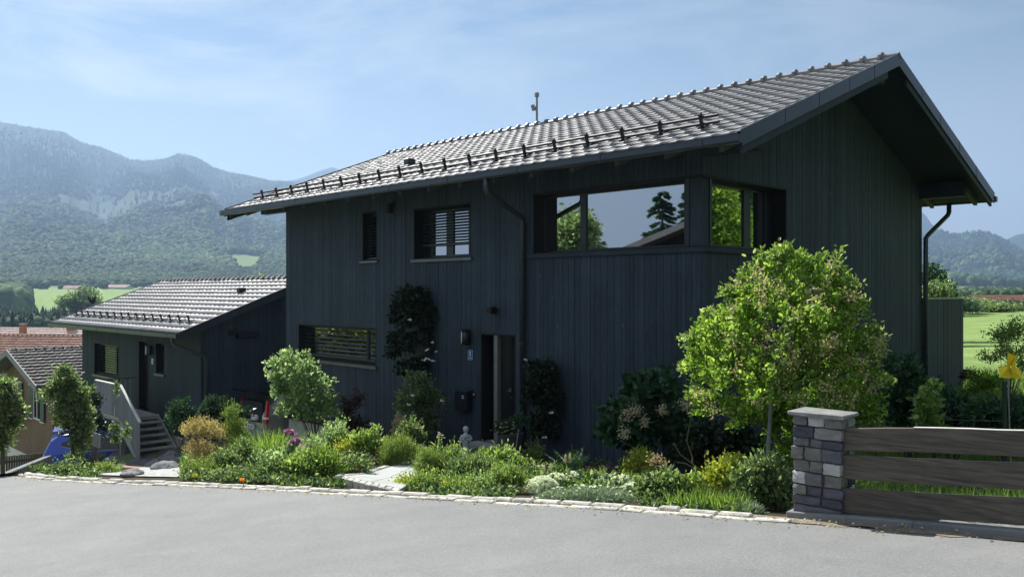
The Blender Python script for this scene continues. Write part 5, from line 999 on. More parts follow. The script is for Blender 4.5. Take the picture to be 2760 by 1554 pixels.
# single blooms
def bloom(vx, vy, mat, lab, pet=.035, n=10):
    g = hit(vx, vy+14); g.y -= .28; top = A(vx, vy, g.y); g.z = gz(g.x, g.y); stem_flowers('bloom', lab, Vector((top.x, g.y, min(g.z, top.z-.08))), [top], mat, pet, n)
for v in ((611, 1187, 'fl_orange', 'orange bloom above the kerb below the upright golden shrub', .035), (609, 1207, 'fl_orange', 'lower orange bloom close to the kerb stones', .03), (1176, 1198, 'fl_yellow', 'yellow bloom in the middle of the bed right of the path', .04), (1121, 1214, 'fl_yellow', 'yellow bloom low by the kerb right of the path', .036), (898, 1178, 'fl_red', 'small red bloom left of the slab path', .028), (487, 1183, 'fl_yellow', 'yellow bloom at the edge of the crushed stone', .03), (490, 1196, 'fl_yellow', 'second yellow bloom lower at the edge of the crushed stone', .03)): bloom(*v[:2], v[2], v[3], v[4])
g = hit(95, 1192); stem_flowers('poppy_clump', 'patch of orange blooms at the far left end of the bed', g, [g+Vector((NR.uniform(-.3, .3), NR.uniform(-.1, .1), NR.uniform(.15, .32))) for i in range(9)], 'fl_orange', .045, 7)
def litter(n):
    i_ = NR.randint(1, len(kx)-1, n); f_ = NR.rand(n); x = kx[i_-1]+(kx[i_]-kx[i_-1])*f_; d_ = np.abs(NR.randn(n))*.12-.08; y = kerb_y(x)-d_; return np.stack([x, y, -drop(x, y)+np.where(d_ < 0, .03, .006)], 1)
P = litter(900); f = Fol(); f.leaves(P, NR.randn(900, 3)*[1, 1, .12], .022*(.5+NR.rand(900)), .6); o = f.build('leaf_litter', M['fl_pan'], None, (0, 0, 0)); tag(o, 'dry leaf litter and grit lying along the kerb', 'litter', kind='stuff')
# dry stalks
g = foot(1735, 9.9); rt = empty('dry_branch', g); tag(rt, 'bare forked dry branch against the black shade left of the tall shrub', 'branch'); mb = MB(); P_ = lambda x, y: A(x, y, 9.8)-g
for pts in (((1760, 1180), (1735, 1160), (1712, 1143), (1695, 1115)), ((1742, 1167), (1742, 1150), (1735, 1130), (1726, 1105)), ((1748, 1178), (1725, 1165), (1705, 1162))): mb.tube([P_(*p) for p in pts], [.011, .009, .007, .004], 6)
mb.build('twigs', M['twig'], rt)
g = foot(1655, 10.2); rt = empty('dried_flower_head', g); tag(rt, 'dried brown flower head on bare stalks below the large leaved shrub', 'plant'); mb = MB()
for x, y in ((1650, 1148), (1662, 1158), (1640, 1160), (1672, 1166)): P = np.array(A(x, y, 10.2))+NR.randn(40, 3)*.035; f = Fol(); f.leaves(P, NR.randn(40, 3), .028, .6); f.build('dead_head', M['fl_pan'], rt, g)
for x, y in ((1650, 1150), (1665, 1158), (1640, 1160)): mb.tube([(0, 0, 0), (A(x, y, 10.2)-g)], .005, 5)
mb.build('stalks', M['twig'], rt)
# loose filler so that the soil is covered
def filler(name, label, poly_fn, n, mats, hmax):
    for mi, (mat, leaf, w_) in enumerate(mats):
        k = n//len(mats); P = poly_fn(k); P[:, 2] += NR.rand(k)**1.5*hmax; f = Fol(); f.leaves(P, NR.randn(k, 3)*[1, 1, .5]+[0, 0, .8], leaf*(.6+.8*NR.rand(k)), w_); o = f.build(name, M[mat], None, (0, 0, 0)); tag(o, label+(' of broad leaves', ' of fine blades', ' of dark leaves')[mi % 3], 'ground cover', kind='stuff')
def bedfn(x0, x1, d0, d1, gap=None):
    def fn(k):
        x = NR.uniform(x0, x1, k*3); d = d0+(d1-d0)*NR.rand(k*3)**1.2; y = kerb_y(x)+d
        px = (F*x/y+1380)/K; ok = ~((px > 868) & (px < 1055) & (d < 4)) & ~((px > 250) & (px < 455)) & ~((px > 1290) & (px < 1610) & (d < 2.0)); x, y = x[ok][:k], y[ok][:k]
        while len(x) < k: x = np.concatenate([x, x])[:k]; y = np.concatenate([y, y])[:k]
        cl_ = fbm(x*1.6, y*1.6, 3); return np.stack([x, y, ground(x, y)+np.maximum(cl_, -.1)*.3], 1)
    return fn
filler('ground_cover', 'low mixed ground cover between the bed plants', bedfn(-8.3, 2.1, .30, 2.8), 17000, [('lf_mid', .045, .6), ('lf_olive', .07, .16), ('lf_dark', .05, .6)], .10)
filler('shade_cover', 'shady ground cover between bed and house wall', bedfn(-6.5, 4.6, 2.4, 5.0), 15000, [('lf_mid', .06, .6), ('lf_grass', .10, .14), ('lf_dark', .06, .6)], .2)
# ferns by the wall climber
for vx, vy, lab in ((1440, 1150, 'feathery fern in the shade right of the dark climber'), (1420, 1160, 'smaller fern at the foot of the dark climber')):
    g = foot(vx, 12.4); rt = empty('fern', g); tag(rt, lab, 'fern'); f = Fol()
    for i in range(11):
        a = i*.57+NR.rand(); H_ = .45+.2*NR.rand(); s = np.linspace(.1, 1, 26); P = np.stack([g.x+np.cos(a)*s**1.5*.3, g.y+np.sin(a)*s**1.5*.3, g.z+H_*(s-.25*s*s)], 1); sd_ = np.array([-math.sin(a), math.cos(a), 0.]); L_ = .10*(1-s*.85)
        f.leaves(P, sd_+[0, 0, .1], L_, .3); f.leaves(P, -sd_+[0, 0, .1], L_, .3)
    f.build('fronds', M['lf_dark'], rt, g)
# right side: shaded garden between gable and fence, tomato like plants
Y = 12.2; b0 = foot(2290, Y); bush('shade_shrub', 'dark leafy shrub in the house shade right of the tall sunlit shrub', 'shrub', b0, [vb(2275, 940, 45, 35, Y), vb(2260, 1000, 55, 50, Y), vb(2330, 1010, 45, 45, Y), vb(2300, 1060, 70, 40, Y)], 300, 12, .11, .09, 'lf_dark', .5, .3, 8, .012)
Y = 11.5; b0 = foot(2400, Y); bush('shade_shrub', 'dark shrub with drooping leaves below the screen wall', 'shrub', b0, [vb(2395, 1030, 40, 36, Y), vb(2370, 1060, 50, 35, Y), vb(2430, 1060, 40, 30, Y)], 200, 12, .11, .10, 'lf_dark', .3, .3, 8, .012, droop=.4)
Y = 10.3; b0 = foot(2335, Y); bush('lit_vine', 'bright green sprig catching light in the shaded garden', 'plant', b0, [vb(2340, 975, 10, 14, Y, .1), vb(2330, 1020, 16, 24, Y, .12), vb(2335, 1055, 20, 26, Y, .15)], 60, 10, .07, .08, 'lf_bright', .5, .3, 5, .008, 'stemg')
Y = 11.0; b0 = foot(2520, Y); bush('hedge_shrub', 'row of dark arching leaves at the edge of the meadow, behind the fence', 'shrub', b0, [vb(2480, 1045, 40, 26, Y), vb(2540, 1050, 50, 30, Y), vb(2590, 1045, 40, 30, Y), vb(2510, 1068, 70, 26, Y)], 260, 12, .1, .10, 'lf_dark', .3, .3, 8, .012, droop=.4)
Y = 16; b0 = foot(2535, Y); bush('apple_sapling', 'young thin tree in the sunny meadow near the right edge', 'tree', b0, [vb(2530, 850, 34, 26, Y), vb(2560, 840, 26, 40, Y), vb(2500, 905, 30, 18, Y), vb(2545, 890, 40, 30, Y), vb(2570, 920, 26, 30, Y)], 220, 14, .12, .05, 'lf_bright', .45, .2, 10, .012)
Y = 17; b0 = foot(2450, Y); bush('wild_bush', 'light green wild bush at the corner of the screen wall', 'shrub', b0, [vb(2470, 960, 30, 26, Y), vb(2500, 975, 36, 30, Y), vb(2455, 985, 24, 24, Y)], 160, 12, .12, .06, 'lf_shrub', .4, .3, 8, .01)
Y = 19; b0 = foot(2436, Y); bush('red_bush', 'small reddish bush in front of the meadow beside the screen wall', 'shrub', b0, [vb(2436, 948, 14, 14, Y)], 60, 12, .08, .06, 'lf_red', .4, .3, 4, .01)
# grasses
def grass_field(name, label, fn, n, h, mat, wd):
    P = fn(n); n = len(P); H = h*(.5+.8*NR.rand(n)); f = Fol(); f.blades(P, H, NR.randn(n, 2)*H[:, None]*.35, wd, 2); o = f.build(name, M[mat], None, (0, 0, 0)); tag(o, label, 'grass', kind='stuff')
def rect(x0, x1, y0, y1, cond=None):
    def fn(k):
        x = NR.uniform(x0, x1, k*3); y = y0+(y1-y0)*NR.rand(k*3)**1.6; ok = (y > kerb_y(x)+.25) & (x < y*.66+.5)
        if cond is not None: ok &= cond(x, y)
        x, y = x[ok][:k], y[ok][:k]; return np.stack([x, y, ground(x, y)-.01], 1)
    return fn
grass_field('meadow_grass', 'long sunny grass behind the plank fence', rect(3.0, 9.5, 4.5, 14), 26000, .26, 'lf_meadow', .008)
grass_field('meadow_grass', 'meadow grass beyond the screen wall', rect(8, 20, 13, 26, lambda x, y: x > .49*y), 16000, .16, 'lf_meadow', .014)
g = hit(2050, 1302); grass_clump('grass_tuft', 'grass tuft growing from the asphalt edge at the foot of the pillar', 'grass', Vector((g.x, g.y-.08, -drop(g.x, g.y-.08))), .12, .22, 120, 'lf_grass', .006, .6)
grass_clump('grass_tuft', 'bright grass blades at the kerb left of the pale yellow shrub', 'grass', hit(1760, 1282), .32, .24, 260, 'lf_grass', .007, .4, ry=.08)
grass_clump('grass_tuft', 'grass blades at the kerb below the pale yellow shrub', 'grass', hit(1830, 1286), .22, .22, 160, 'lf_grass', .007, .4, ry=.08)
# ================================================================== stone pillar and plank fence
t = NT('slate_blocks'); r_ = t.rand(); c = t.ramp(r_, [(0, (.055, .055, .078, 1)), (.25, (.10, .10, .13, 1)), (.45, (.17, .165, .15, 1)), (.62, (.26, .255, .24, 1)), (.74, (.60, .61, .61, 1)), (.80, (.10, .10, .125, 1)), (.92, (.20, .20, .19, 1)), (1, (.62, .63, .63, 1))])
n = t.noise(7, 7, t.vec((1, 1, 3)), .65); c = t.mix(1.0, c, t.ramp(n, [(.3, (.7, .7, .73, 1)), (.6, (1.1, 1.1, 1.1, 1)), (.78, (1.4, 1.4, 1.4, 1))]), 'MULTIPLY'); t.base(c); t.p.inputs['Roughness'].default_value = .75; t.bump(t.noise(16, 6, t.vec((1, 1, 4))), .9, .02); M['slate'] = t.m
fa = math.atan2(-.678, .735)
pb = Vector((2.335, 7.085, 0)); pb.z = -drop(pb.x, pb.y)-.02
pil = empty('stone_pillar', pb, fa); tag(pil, 'square pillar of rough grey slate blocks with a pale slab cap at the end of the fence', 'pillar')
q = random.Random(12); PWd = .42; mb = MB(); z = .03; rows = [.115, .075, .10, .105, .085, .115, .075, .12, .085, .02]
def rblock(mb, a, b, j=.010):
    (x0, y0, z0), (x1, y1, z1) = a, b; bm = bmesh.new(); bmesh.ops.create_cube(bm, size=1); bmesh.ops.subdivide_edges(bm, edges=bm.edges[:], cuts=2, use_grid_fill=True)
    off = [q.uniform(-j, j) for _ in range(6)]; vs = []
    for v in bm.verts:
        p = v.co; m_ = [abs(c_) > .49 for c_ in p]; k = sum(m_); s_ = 1-.03*(k >= 2)-.03*(k == 3)
        vs.append(((x0+x1)/2+p.x*(x1-x0)*s_+q.uniform(-j, j)*.5+(off[0] if p.x > 0 else off[1]), (y0+y1)/2+p.y*(y1-y0)*s_+q.uniform(-j, j)*.7+(off[2] if p.y < 0 else 0), (z0+z1)/2+p.z*(z1-z0)*s_+q.uniform(-j, j)*.35))
    mb.add(vs, [tuple(v.index for v in f.verts) for f in bm.faces]); bm.free()
ztop = .875
rows = [.12, .08, .09, .11, .10, .115, .075, .10, .085]; sc_r = (ztop-.03)/sum(rows)
for ri, h in enumerate(rows):
    h *= sc_r; n = 1 if ri == 0 else q.choice((2, 3, 3)) ; cuts = [0]+sorted((i+q.uniform(-.22, .22))/n*PWd for i in range(1, n))+[PWd]
    for x0, x1 in zip(cuts[:-1], cuts[1:]): rblock(mb, (x0+.003, -.005, z+.003), (x1-.003, .14, z+h-.003))
    m = q.uniform(.25, .36); rblock(mb, (.003, .145, z+.003), (m, .28, z+h-.003)); rblock(mb, (m+.006, .145, z+.003), (PWd-.003, .28, z+h-.003)); z += h
mb.build('stonework', M['slate'], pil, bevel=.003)
mb = MB(); mb.box((.02, .015, -.15), (PWd-.02, .26, ztop)); mb.build('mortar_core', plain('dark_mortar', (.055, .055, .055), .9, bump=.4), pil)
q = random.Random(4); mb = MB(); rblock(mb, (-.03, -.04, ztop+.0), (PWd+.035, .31, ztop+.036), .009); mb.build('cap_slab', plain('pale_stone_slab', (.21, .215, .205), .8, var=.3, scale=9, bump=.5), pil, bevel=.006)
M['plank'] = wood('dark_weathered_planks', (.026, .022, .019, 1), (.15, .13, .105, 1), 'x', .8, knots=False)
fb = Vector((2.66, 6.86, 0)); fb.z = -drop(fb.x, fb.y); fen = empty('plank_fence', fb, fa); tag(fen, 'dark fence of three thick horizontal planks running from the stone pillar to the right edge', 'fence')
sl_ = .095/1.0   # the street rises to the right
q = random.Random(6)
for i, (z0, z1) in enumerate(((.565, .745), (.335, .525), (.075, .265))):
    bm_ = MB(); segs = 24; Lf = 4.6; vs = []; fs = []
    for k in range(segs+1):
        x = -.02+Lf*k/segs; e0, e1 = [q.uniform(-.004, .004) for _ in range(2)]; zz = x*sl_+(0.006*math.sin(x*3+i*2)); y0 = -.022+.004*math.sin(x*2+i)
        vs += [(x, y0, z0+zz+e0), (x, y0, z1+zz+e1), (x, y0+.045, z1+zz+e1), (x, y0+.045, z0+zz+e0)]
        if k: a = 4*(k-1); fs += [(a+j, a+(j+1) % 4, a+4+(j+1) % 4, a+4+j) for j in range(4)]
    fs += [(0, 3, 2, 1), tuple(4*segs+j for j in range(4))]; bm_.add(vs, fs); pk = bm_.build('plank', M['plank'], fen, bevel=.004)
    if i != 1: ts = vs; mb = MB(); n0 = (3, 6, 9)[i]; mb.add([Vector(v)+Vector((0, -.003 if j == 0 else .003, .001+.005*h)) for h in (0, 1) for k in range(n0, segs+1) for j, v in enumerate((ts[4*k+1], ts[4*k+2]))], [(2*k+o, 2*k+1+o, 2*k+3+o, 2*k+2+o) for o in (0, 2*(segs+1-n0)) for k in range(segs-n0)]+[(2*k+e, 2*k+2+e, 2*k+2+e+2*(segs+1-n0), 2*k+e+2*(segs+1-n0)) for e in (0, 1) for k in range(segs-n0)]); mb.build('painted_sunlit_edge', plain('sunlit_edge_colour', (.60, .58, .53), .8, var=.25), pk)  # pale strips paint the sunlight on the plank top edges
for x in (-.035, 2.2, 4.4):
    mb = MB(); mb.box((x-.045, .03, -.25+x*sl_), (x+.045, .12, .80+x*sl_)); mb.build('post', M['plank'], fen, bevel=.005)
# ================================================================== little things by the door
g = foot(1172, 16.0); top = A(1172, 1072, 16.0); st = empty('garden_figurine', g); tag(st, 'small pale stone figurine of a standing child near the mailbox', 'statue')
Hs = top.z-g.z; s_ = .62; z0 = Hs-s_
mb = MB(); mb.lathe([(.09, 0), (.09, max(z0-.02, .02)), (.10, max(z0, .03))], (0, 0, -.02), 12); mb.build('pedestal', M['concd'], st)
mb = MB(); mb.lathe([(.055, z0), (.060, z0+.04), (.050, z0+.12), (.056, z0+.22), (.070, z0+.32), (.078, z0+.40), (.072, z0+.46), (.035, z0+.495), (.030, z0+.51), (.045, z0+.53), (.052, z0+.565), (.046, z0+.60), (.015, z0+.62)], (0, 0, 0), 14)
for sx in (-1, 1): mb.tube([(sx*.065, 0, z0+.46), (sx*.105, -.01, z0+.39), (sx*.075, -.06, z0+.36), (sx*.01, -.085, z0+.40)], [.022, .024, .02, .017], 8)
mb.tube([(-.02, -.03, z0+.24), (-.026, -.045, z0+.12), (-.024, -.04, z0+.0)], [.03, .027, .025], 8); mb.tube([(.024, -.03, z0+.24), (.028, -.04, z0+.12), (.026, -.05, z0+.0)], [.03, .027, .025], 8)
mb.blob((-.01, -.075, z0+.44), .03, .1, 2, seed=3); mb.build('figure', M['stonewhite'], st, smooth=True)
mb = MB(); mb.blob((0, .012, z0+.58), .055, .12, 2, (1, 1, .95), seed=9); mb.build('hair', M['stonewhite'], st, smooth=True)
g = foot(1285, 14.8); pt = empty('planter', g); tag(pt, 'large grey round planter with trailing plants beside the front door', 'planter'); top = A(1285, 1088, 14.8); Hp = max(.3, top.z-g.z)
mb = MB(); zb_ = Hp-.42; mb.lathe([(.13, zb_), (.17, zb_+.1), (.215, Hp-.04), (.235, Hp-.03), (.235, Hp), (.205, Hp), (.195, Hp-.05)], (0, 0, 0), 24); mb.build('pot', M['potm'], pt, smooth=False); mb = MB(); mb.lathe([(.16, 0), (.14, zb_+.02)], (0, 0, -.05), 12); mb.build('pot_foot', M['concd'], pt)
b0 = Vector((g.x, g.y, g.z+Hp)); bush('potted_plant', 'white flowering leafy plant growing in the large planter', 'plant', b0, [(g.x-.05, g.y, b0.z+.06, .22, .18, .12), (g.x+.15, g.y+.05, b0.z+.15, .16, .14, .2), (g.x-.2, g.y-.05, b0.z+.02, .12, .12, .12)], 110, 10, .06, .05, 'lf_dark', .5, .3, 5, .006, 'stemg'); rt = bpy.data.objects['potted_plant']; flowers(rt, [b0+Vector((NR.uniform(-.28, .1), -.18-NR.rand()*.05, NR.uniform(0, .22))) for i in range(26)], 'fl_cream', .022, 4, 'blossom')
for vx, vy0, vy1, dx, lab in ((1305, 1078, 1120, -14, 'thin pale stake leaning against the planter'), (1214, 1103, 1140, -8, 'thin pale stake left of the planter')):
    a = A(vx, vy0, 14.3); g = foot(vx+dx, 14.3); e = empty('plant_stake', g); tag(e, lab, 'stake'); mb = MB(); mb.tube([(0, 0, -.05), a-g], [.009, .008], 6); mb.build('rod', M['palepole'], e)
# butterfly shaped yellow windmill and posts by the meadow
yw = A(2541, 920, 10.4); g = foot(2545, 10.4); bz = empty('yellow_pinwheel', g); tag(bz, 'bright yellow plastic garden pinwheel standing in the meadow at the right edge', 'pinwheel')
mb = MB(); mb.tube([(0, 0, -.1), (yw-g)+Vector((0, .05, 0))], .007, 6); mb.build('rod', M['palepole'], bz)
o = yw-g
for k, pts in enumerate([((-.10, .02, -.005), (-.105, -.03, -.10), (-.005, .0, -.115), (.0, 0, .01)), ((.01, 0, -.01), (.10, .03, -.02), (.105, -.02, -.125), (.0, 0, -.11)), ((-.02, 0, .13), (.04, -.03, .10), (.045, 0, .0), (-.03, 0, .0)), ((.04, -.04, .115), (.052, .0, .05), (.02, -.035, -.10), (-.01, -.03, -.02))]):
    mb = MB(); c_ = [Vector(p)*1.3+o for p in pts]; mb.add(c_+[p+Vector((0, .006, 0)) for p in c_], [(0, 1, 2, 3), (7, 6, 5, 4), (0, 4, 5, 1), (1, 5, 6, 2), (2, 6, 7, 3), (3, 7, 4, 0)]); mb.build('blade', M['yellow'], bz)
for vx, vy, Y, lab in ((2527, 958, 9.6, 'dark green metal post in front of the yellow pinwheel'), (2350, 1000, 10.8, 'dark thin fence post in the shaded garden')):
    a = A(vx, vy, Y); g = foot(vx, Y); e = empty('fence_post', g); tag(e, lab, 'post'); mb = MB(); mb.box((-.018, -.018, -.1), (.018, .018, a.z-g.z)); mb.build('shaft', M['greenpost'], e); mb = MB(); mb.box((.018, -.008, a.z-g.z-.10), (.034, .008, a.z-g.z-.075)); mb.build('hook', M['greenpost'], e)
g1 = foot(2350, 10.8); g2 = foot(2527, 9.6); mb = MB()
for h in (.28, .55, .82): mb.tube([Vector((g1.x, g1.y, g1.z+h)), Vector((g2.x, g2.y, g2.z+h))], .003, 4)
o = mb.build('fence_wire', M['palepole']); tag(o, 'thin wires strung between the two dark green posts', 'wire')
g = foot(2420, 13.2); mb = MB(); q = random.Random(8)
for i in range(6): mb.blob((g.x-.3+i*.22, g.y+q.uniform(-.15, .15), g.z+.12+q.uniform(0, .15)), .20, .3, 2, (1, .8, .7), seed=i+40)
o = mb.build('stone_heap', plain('dark_stones', (.05, .052, .06), .9, bump=.6)); tag(o, 'heap of dark stones under the screen wall', 'stones', kind='stuff')
for vx, v0, v1, dv, lab in ((2416, 1055, 975, -16, 'thin garden stake leaning against the screen wall'), ):
    a = A(vx+dv, v1, 14); g = foot(vx, 14); e = empty('plant_stake', g); tag(e, lab, 'stake'); mb = MB(); mb.tube([(0, 0, 0), a-g], .012, 6); mb.build('rod', M['palepole'], e)
# sign board and rocks by the stairs
Ys = 16.2; a = A(242, 1105, Ys); g = foot(240, Ys); e = empty('sign_board', g); tag(e, 'small blank weathered board on a thin post left of the stairs', 'sign'); mb = MB(); mb.tube([(0, 0, -.05), a-g+Vector((0, .03, -.05))], .018, 6); mb.build('post', M['bark'], e)
mb = MB(); o = a-g; mb.hexa([o+Vector(p) for p in ((-.07, 0, -.12), (.07, -.03, -.16), (.075, 0, -.16), (-.065, .03, -.12), (-.06, 0, .14), (.085, -.03, .10), (.09, 0, .10), (-.055, .03, .14))]); mb.build('board', M['palepole'], e)
for i, (vx, vy, r_, lab) in enumerate(((396, 1165, .22, 'low grey rock nearest the foot of the stairs'), (430, 1152, .26, 'larger grey rock at the plinth right of the stairs'), (452, 1160, .20, 'grey rock at the right end of the row by the plinth'), (415, 1172, .16, 'small grey rock in front of the row by the stairs'), (284, 1160, .19, 'pale grey rock left of the stair foot'), (330, 1192, .13, 'flat pale rock in the crushed stone apron'), (300, 1176, .14, 'pale rock in front of the stair foot, on the left'))):
    g = hit(vx, vy+6); mb = MB(); mb.blob((0, 0, r_*.3), r_, .28, 3, (1.4, 1, .6), seed=i+3); o = mb.build('rock', M['rock'], None, loc=g); tag(o, lab, 'rock', 'rocks around the foot of the outside stairs')
g = hit(350, 1180); mb = MB(); mb.hexa([(-.5, -.05, -.05), (.6, -.25, -.05), (.65, -.05, -.05), (-.45, .12, -.05), (-.5, -.05, .07), (.6, -.25, .04), (.65, -.05, .05), (-.45, .12, .08)]); o = mb.build('brick_edge', plain('pinkish_brick_edging', (.36, .22, .16), .9, bump=.4), None, loc=g, bevel=.015); tag(o, 'pinkish brick edging strip in front of the stairs', 'edging')
# ================================================================== cars
def car(name, label, loc, rz, mat, Lc, Wc, Hc, hatch_open=False):
    rt = empty(name, loc, rz); tag(rt, label, 'car', 'parked cars'); hw = Wc/2
    # stations from the rear (x=0) forward: x, bottom, belt, top, half width at belt, half width at top
    stn = [(0.0, .42, .92, .95, .80, .78), (.04, .34, .98, 1.06, .93, .86), (.22, .30, 1.0, Hc-.22, .97, .74), (.5, .28, 1.0, Hc-.05, 1, .70), (1.1, .26, 1.0, Hc, 1, .72), (2.1, .24, .98, Hc, 1, .72), (2.75, .24, .96, Hc-.10, 1, .68), (3.45, .24, .93, 1.02, .99, .80), (4.2, .26, .84, .90, .96, .84), (4.6, .32, .72, .78, .86, .75), (4.7, .42, .60, .66, .76, .66)]
    k = Lc/4.7; stn = [(x*k, b, bl_, tp_, w1*hw, w2*hw) for x, b, bl_, tp_, w1, w2 in stn]; mb = MB(); vs = []; fs = []
    def ring(s_): x, b, bl_, tp_, w1, w2 = s_; return [(x, -w1*.86, b), (x, -w1*.98, b+.12), (x, -w1*1.0, (b+bl_)/2), (x, -w1*.97, bl_), (x, -w2, tp_-.04), (x, -w2*.82, tp_), (x, 0, tp_+.02), (x, w2*.82, tp_), (x, w2, tp_-.04), (x, w1*.97, bl_), (x, w1*1.0, (b+bl_)/2), (x, w1*.98, b+.12), (x, w1*.86, b)]
    for i, s_ in enumerate(stn):
        r_ = ring(s_); vs += r_; m = len(r_)
        if i: fs += [((i-1)*m+j, (i-1)*m+(j+1) % m, i*m+(j+1) % m, i*m+j) for j in range(m)]
    fs += [tuple(range(m))[::-1], tuple((len(stn)-1)*m+j for j in range(m))]; mb.add(vs, fs); mb.build('body', mat, rt, smooth=False, bevel=.012)
    # glass
    for sg_ in (-1, 1):
        g = MB(); idx = [4, 5, 6, 7] if hatch_open else [3, 4, 5, 6, 7]
        pts = []
        for j in idx:
            x, b, bl_, tp_, w1, w2 = stn[j]; y0, z0, y1, z1 = w1*.97, bl_, w2, tp_-.04; lo, hi = (.10, .86)
            if j == 7: lo, hi = .1, .3
            if j == 3: lo, hi = .45, .6
            pts.append(((x, sg_*(y0+(y1-y0)*lo+.012), z0+(z1-z0)*lo), (x, sg_*(y0+(y1-y0)*hi+.012), z0+(z1-z0)*hi)))
        vs = [p for ab in pts for p in ab]; g.add(vs, [(2*i, 2*i+1, 2*i+3, 2*i+2) for i in range(len(pts)-1)]); g.build('side_window', M['carglass'], rt)
        t_ = MB(); t_.tube([Vector(p[0])+Vector((0, sg_*.006, -.02)) for p in pts], .010, 5); t_.build('window_trim', M['steel'], rt)
    a, b = stn[1], stn[3]; g = MB()
    if hatch_open:
        g.hexa([(-.012, -.70*hw, .80), (-.012, .70*hw, .80), (.02, .70*hw, .80), (.02, -.70*hw, .80), (.03, -.66*hw, Hc-.16), (.03, .66*hw, Hc-.16), (.25, .66*hw, Hc-.16), (.25, -.66*hw, Hc-.16)]); g.build('boot_opening', M['black'], rt)
        g = MB(); g.hexa([(.45, -.72*hw, Hc-.02), (.45, .72*hw, Hc-.02), (.5, .72*hw, Hc+.04), (.5, -.72*hw, Hc+.04), (-.28, -.70*hw, Hc+.12), (-.28, .70*hw, Hc+.12), (-.24, .70*hw, Hc+.16), (-.24, -.70*hw, Hc+.16)]); g.build('tailgate', M['carglass'], rt, bevel=.015)
        e_ = MB(); 
        for j, (y0, s1) in enumerate(((-.35, .10), (-.15, .07), (.0, .12), (.3, .09))): e_.blob((-.03, y0, .86+s1*.6), s1, .2, 2, seed=j)
        e_.build('luggage', M['white'], rt)
    else:
        g.add([(.035, -.70*hw, 1.03), (.035, .70*hw, 1.03), (.40*k, .60*hw, Hc-.12), (.40*k, -.60*hw, Hc-.12)], [(0, 1, 2, 3)]); g.build('rear_window', M['carglass'], rt)
        g = MB(); g.hexa([(.30, -.60*hw, Hc-.02), (.30, .60*hw, Hc-.02), (.75, .60*hw, Hc-.005), (.75, -.60*hw, Hc-.005), (.24, -.60*hw, Hc+.015), (.24, .60*hw, Hc+.015), (.75, .60*hw, Hc+.03), (.75, -.60*hw, Hc+.03)]); g.build('spoiler', mat, rt, bevel=.01)
    for sg_ in (-1, 1):
        g = MB(); y0, y1 = sorted((sg_*hw*.80, sg_*hw*.955))
        if hatch_open:
            yi, yo = sg_*hw*.78, sg_*hw*.985; yt = sg_*hw*.80
            g.hexa([(-.02, yi, .80), (-.02, yo-.02*sg_, .80), (.07, yo, .80), (.06, yi, .80), (.10, yt-.03*sg_, 1.40), (.10, yt, 1.40), (.18, yt+.02*sg_, 1.40), (.16, yt-.03*sg_, 1.40)]); g.build('tail_light', M['redlens'], rt, bevel=.01)
            g = MB(); g.hexa([(-.026, yi+.01*sg_, .92), (-.026, yo-.02*sg_, .92), (.06, yo+.004*sg_, .92), (.05, yi, .92), (-.014, yi+.01*sg_, .97), (-.014, yo-.03*sg_, .97), (.07, yo-.004*sg_, .97), (.06, yi, .97)]); g.build('reversing_light', M['whitelens'], rt)
        else:
            yo = sg_*hw*.985; yi = sg_*hw*.72; g.hexa([(-.012, yi, .90), (.0, yo, .90), (.12, yo+.008*sg_, .90), (.1, yi, .90), (-.004, yi, .95), (.012, yo-.01*sg_, .95), (.12, yo, .95), (.1, yi, .95)]); g.build('tail_light', M['redlens'], rt)
        for wx in (.95*k, 3.72*k):
            w_ = MB(); yy = sg_*(hw-.10)
            def disc(mb, r0, r1, ya, yb):
                n = 24; vs = []
                for r_, y in ((r0, ya), (r1, yb)): vs += [(wx+math.cos(6.2832*i/n)*r_, y, .34+math.sin(6.2832*i/n)*r_) for i in range(n)]
                mb.add(vs, [(i, (i+1) % n, n+(i+1) % n, n+i) for i in range(n)]+[tuple(range(n))[::-1], tuple(range(n, 2*n))])
            disc(w_, .40, .40, sg_*(hw-.35), sg_*(hw+.004)); ar = w_.build('wheel_arch', M['black'], rt)
            w_ = MB(); disc(w_, .34, .34, sg_*(hw-.22), sg_*(hw+.012)); wh = w_.build('wheel', M['tyre'], rt)
            w_ = MB(); disc(w_, .24, .22, sg_*(hw+.0), sg_*(hw+.020)); w_.build('rim', M['rim'], wh)
    g = MB(); pz0, pz1 = (.60, .72) if hatch_open else (.66, .78); g.box((-.055, -.26, pz0), (-.02, .26, pz1)); pl = g.build('licence_plate', M['white'], rt)
    g = MB(); x = -.20
    for ch in 'RO LJ 28':
        if ch != ' ': g.box((-.058, x, pz0+.03), (-.0545, x+.012, pz1-.03)); g.box((-.058, x+.012, pz1-.042), (-.0545, x+.034, pz1-.03)); g.box((-.058, x+.022, pz0+.03), (-.0545, x+.034, pz1-.05))
        x += .052
    g.build('lettering', M['black'], pl)
    g = MB(); g.box((-.06, -hw*.84, .36), (.05, hw*.84, .56)); g.build('bumper', mat, rt, bevel=.03)
    return rt
p = HW(-.45, 14.15); zc = gz(p.x, p.y)
car('silver_car', 'silver estate car with an open tailgate and tall red tail lamp beside the house', Vector((p.x, p.y, -4.34)), HA, M['silver'], 4.5, 1.80, 1.50, True)
bp = A(146, 1100, 33.5); g = Vector((bp.x, bp.y, -7.42)); rzc = R(10)
car('blue_car', 'bright blue car parked down the lane behind the young garden tree', A(112, 1150, 26), R(25), M['blue'], 4.6, 1.9, 1.62); bc = bpy.data.objects['blue_car']; bc.location.z = -5.86
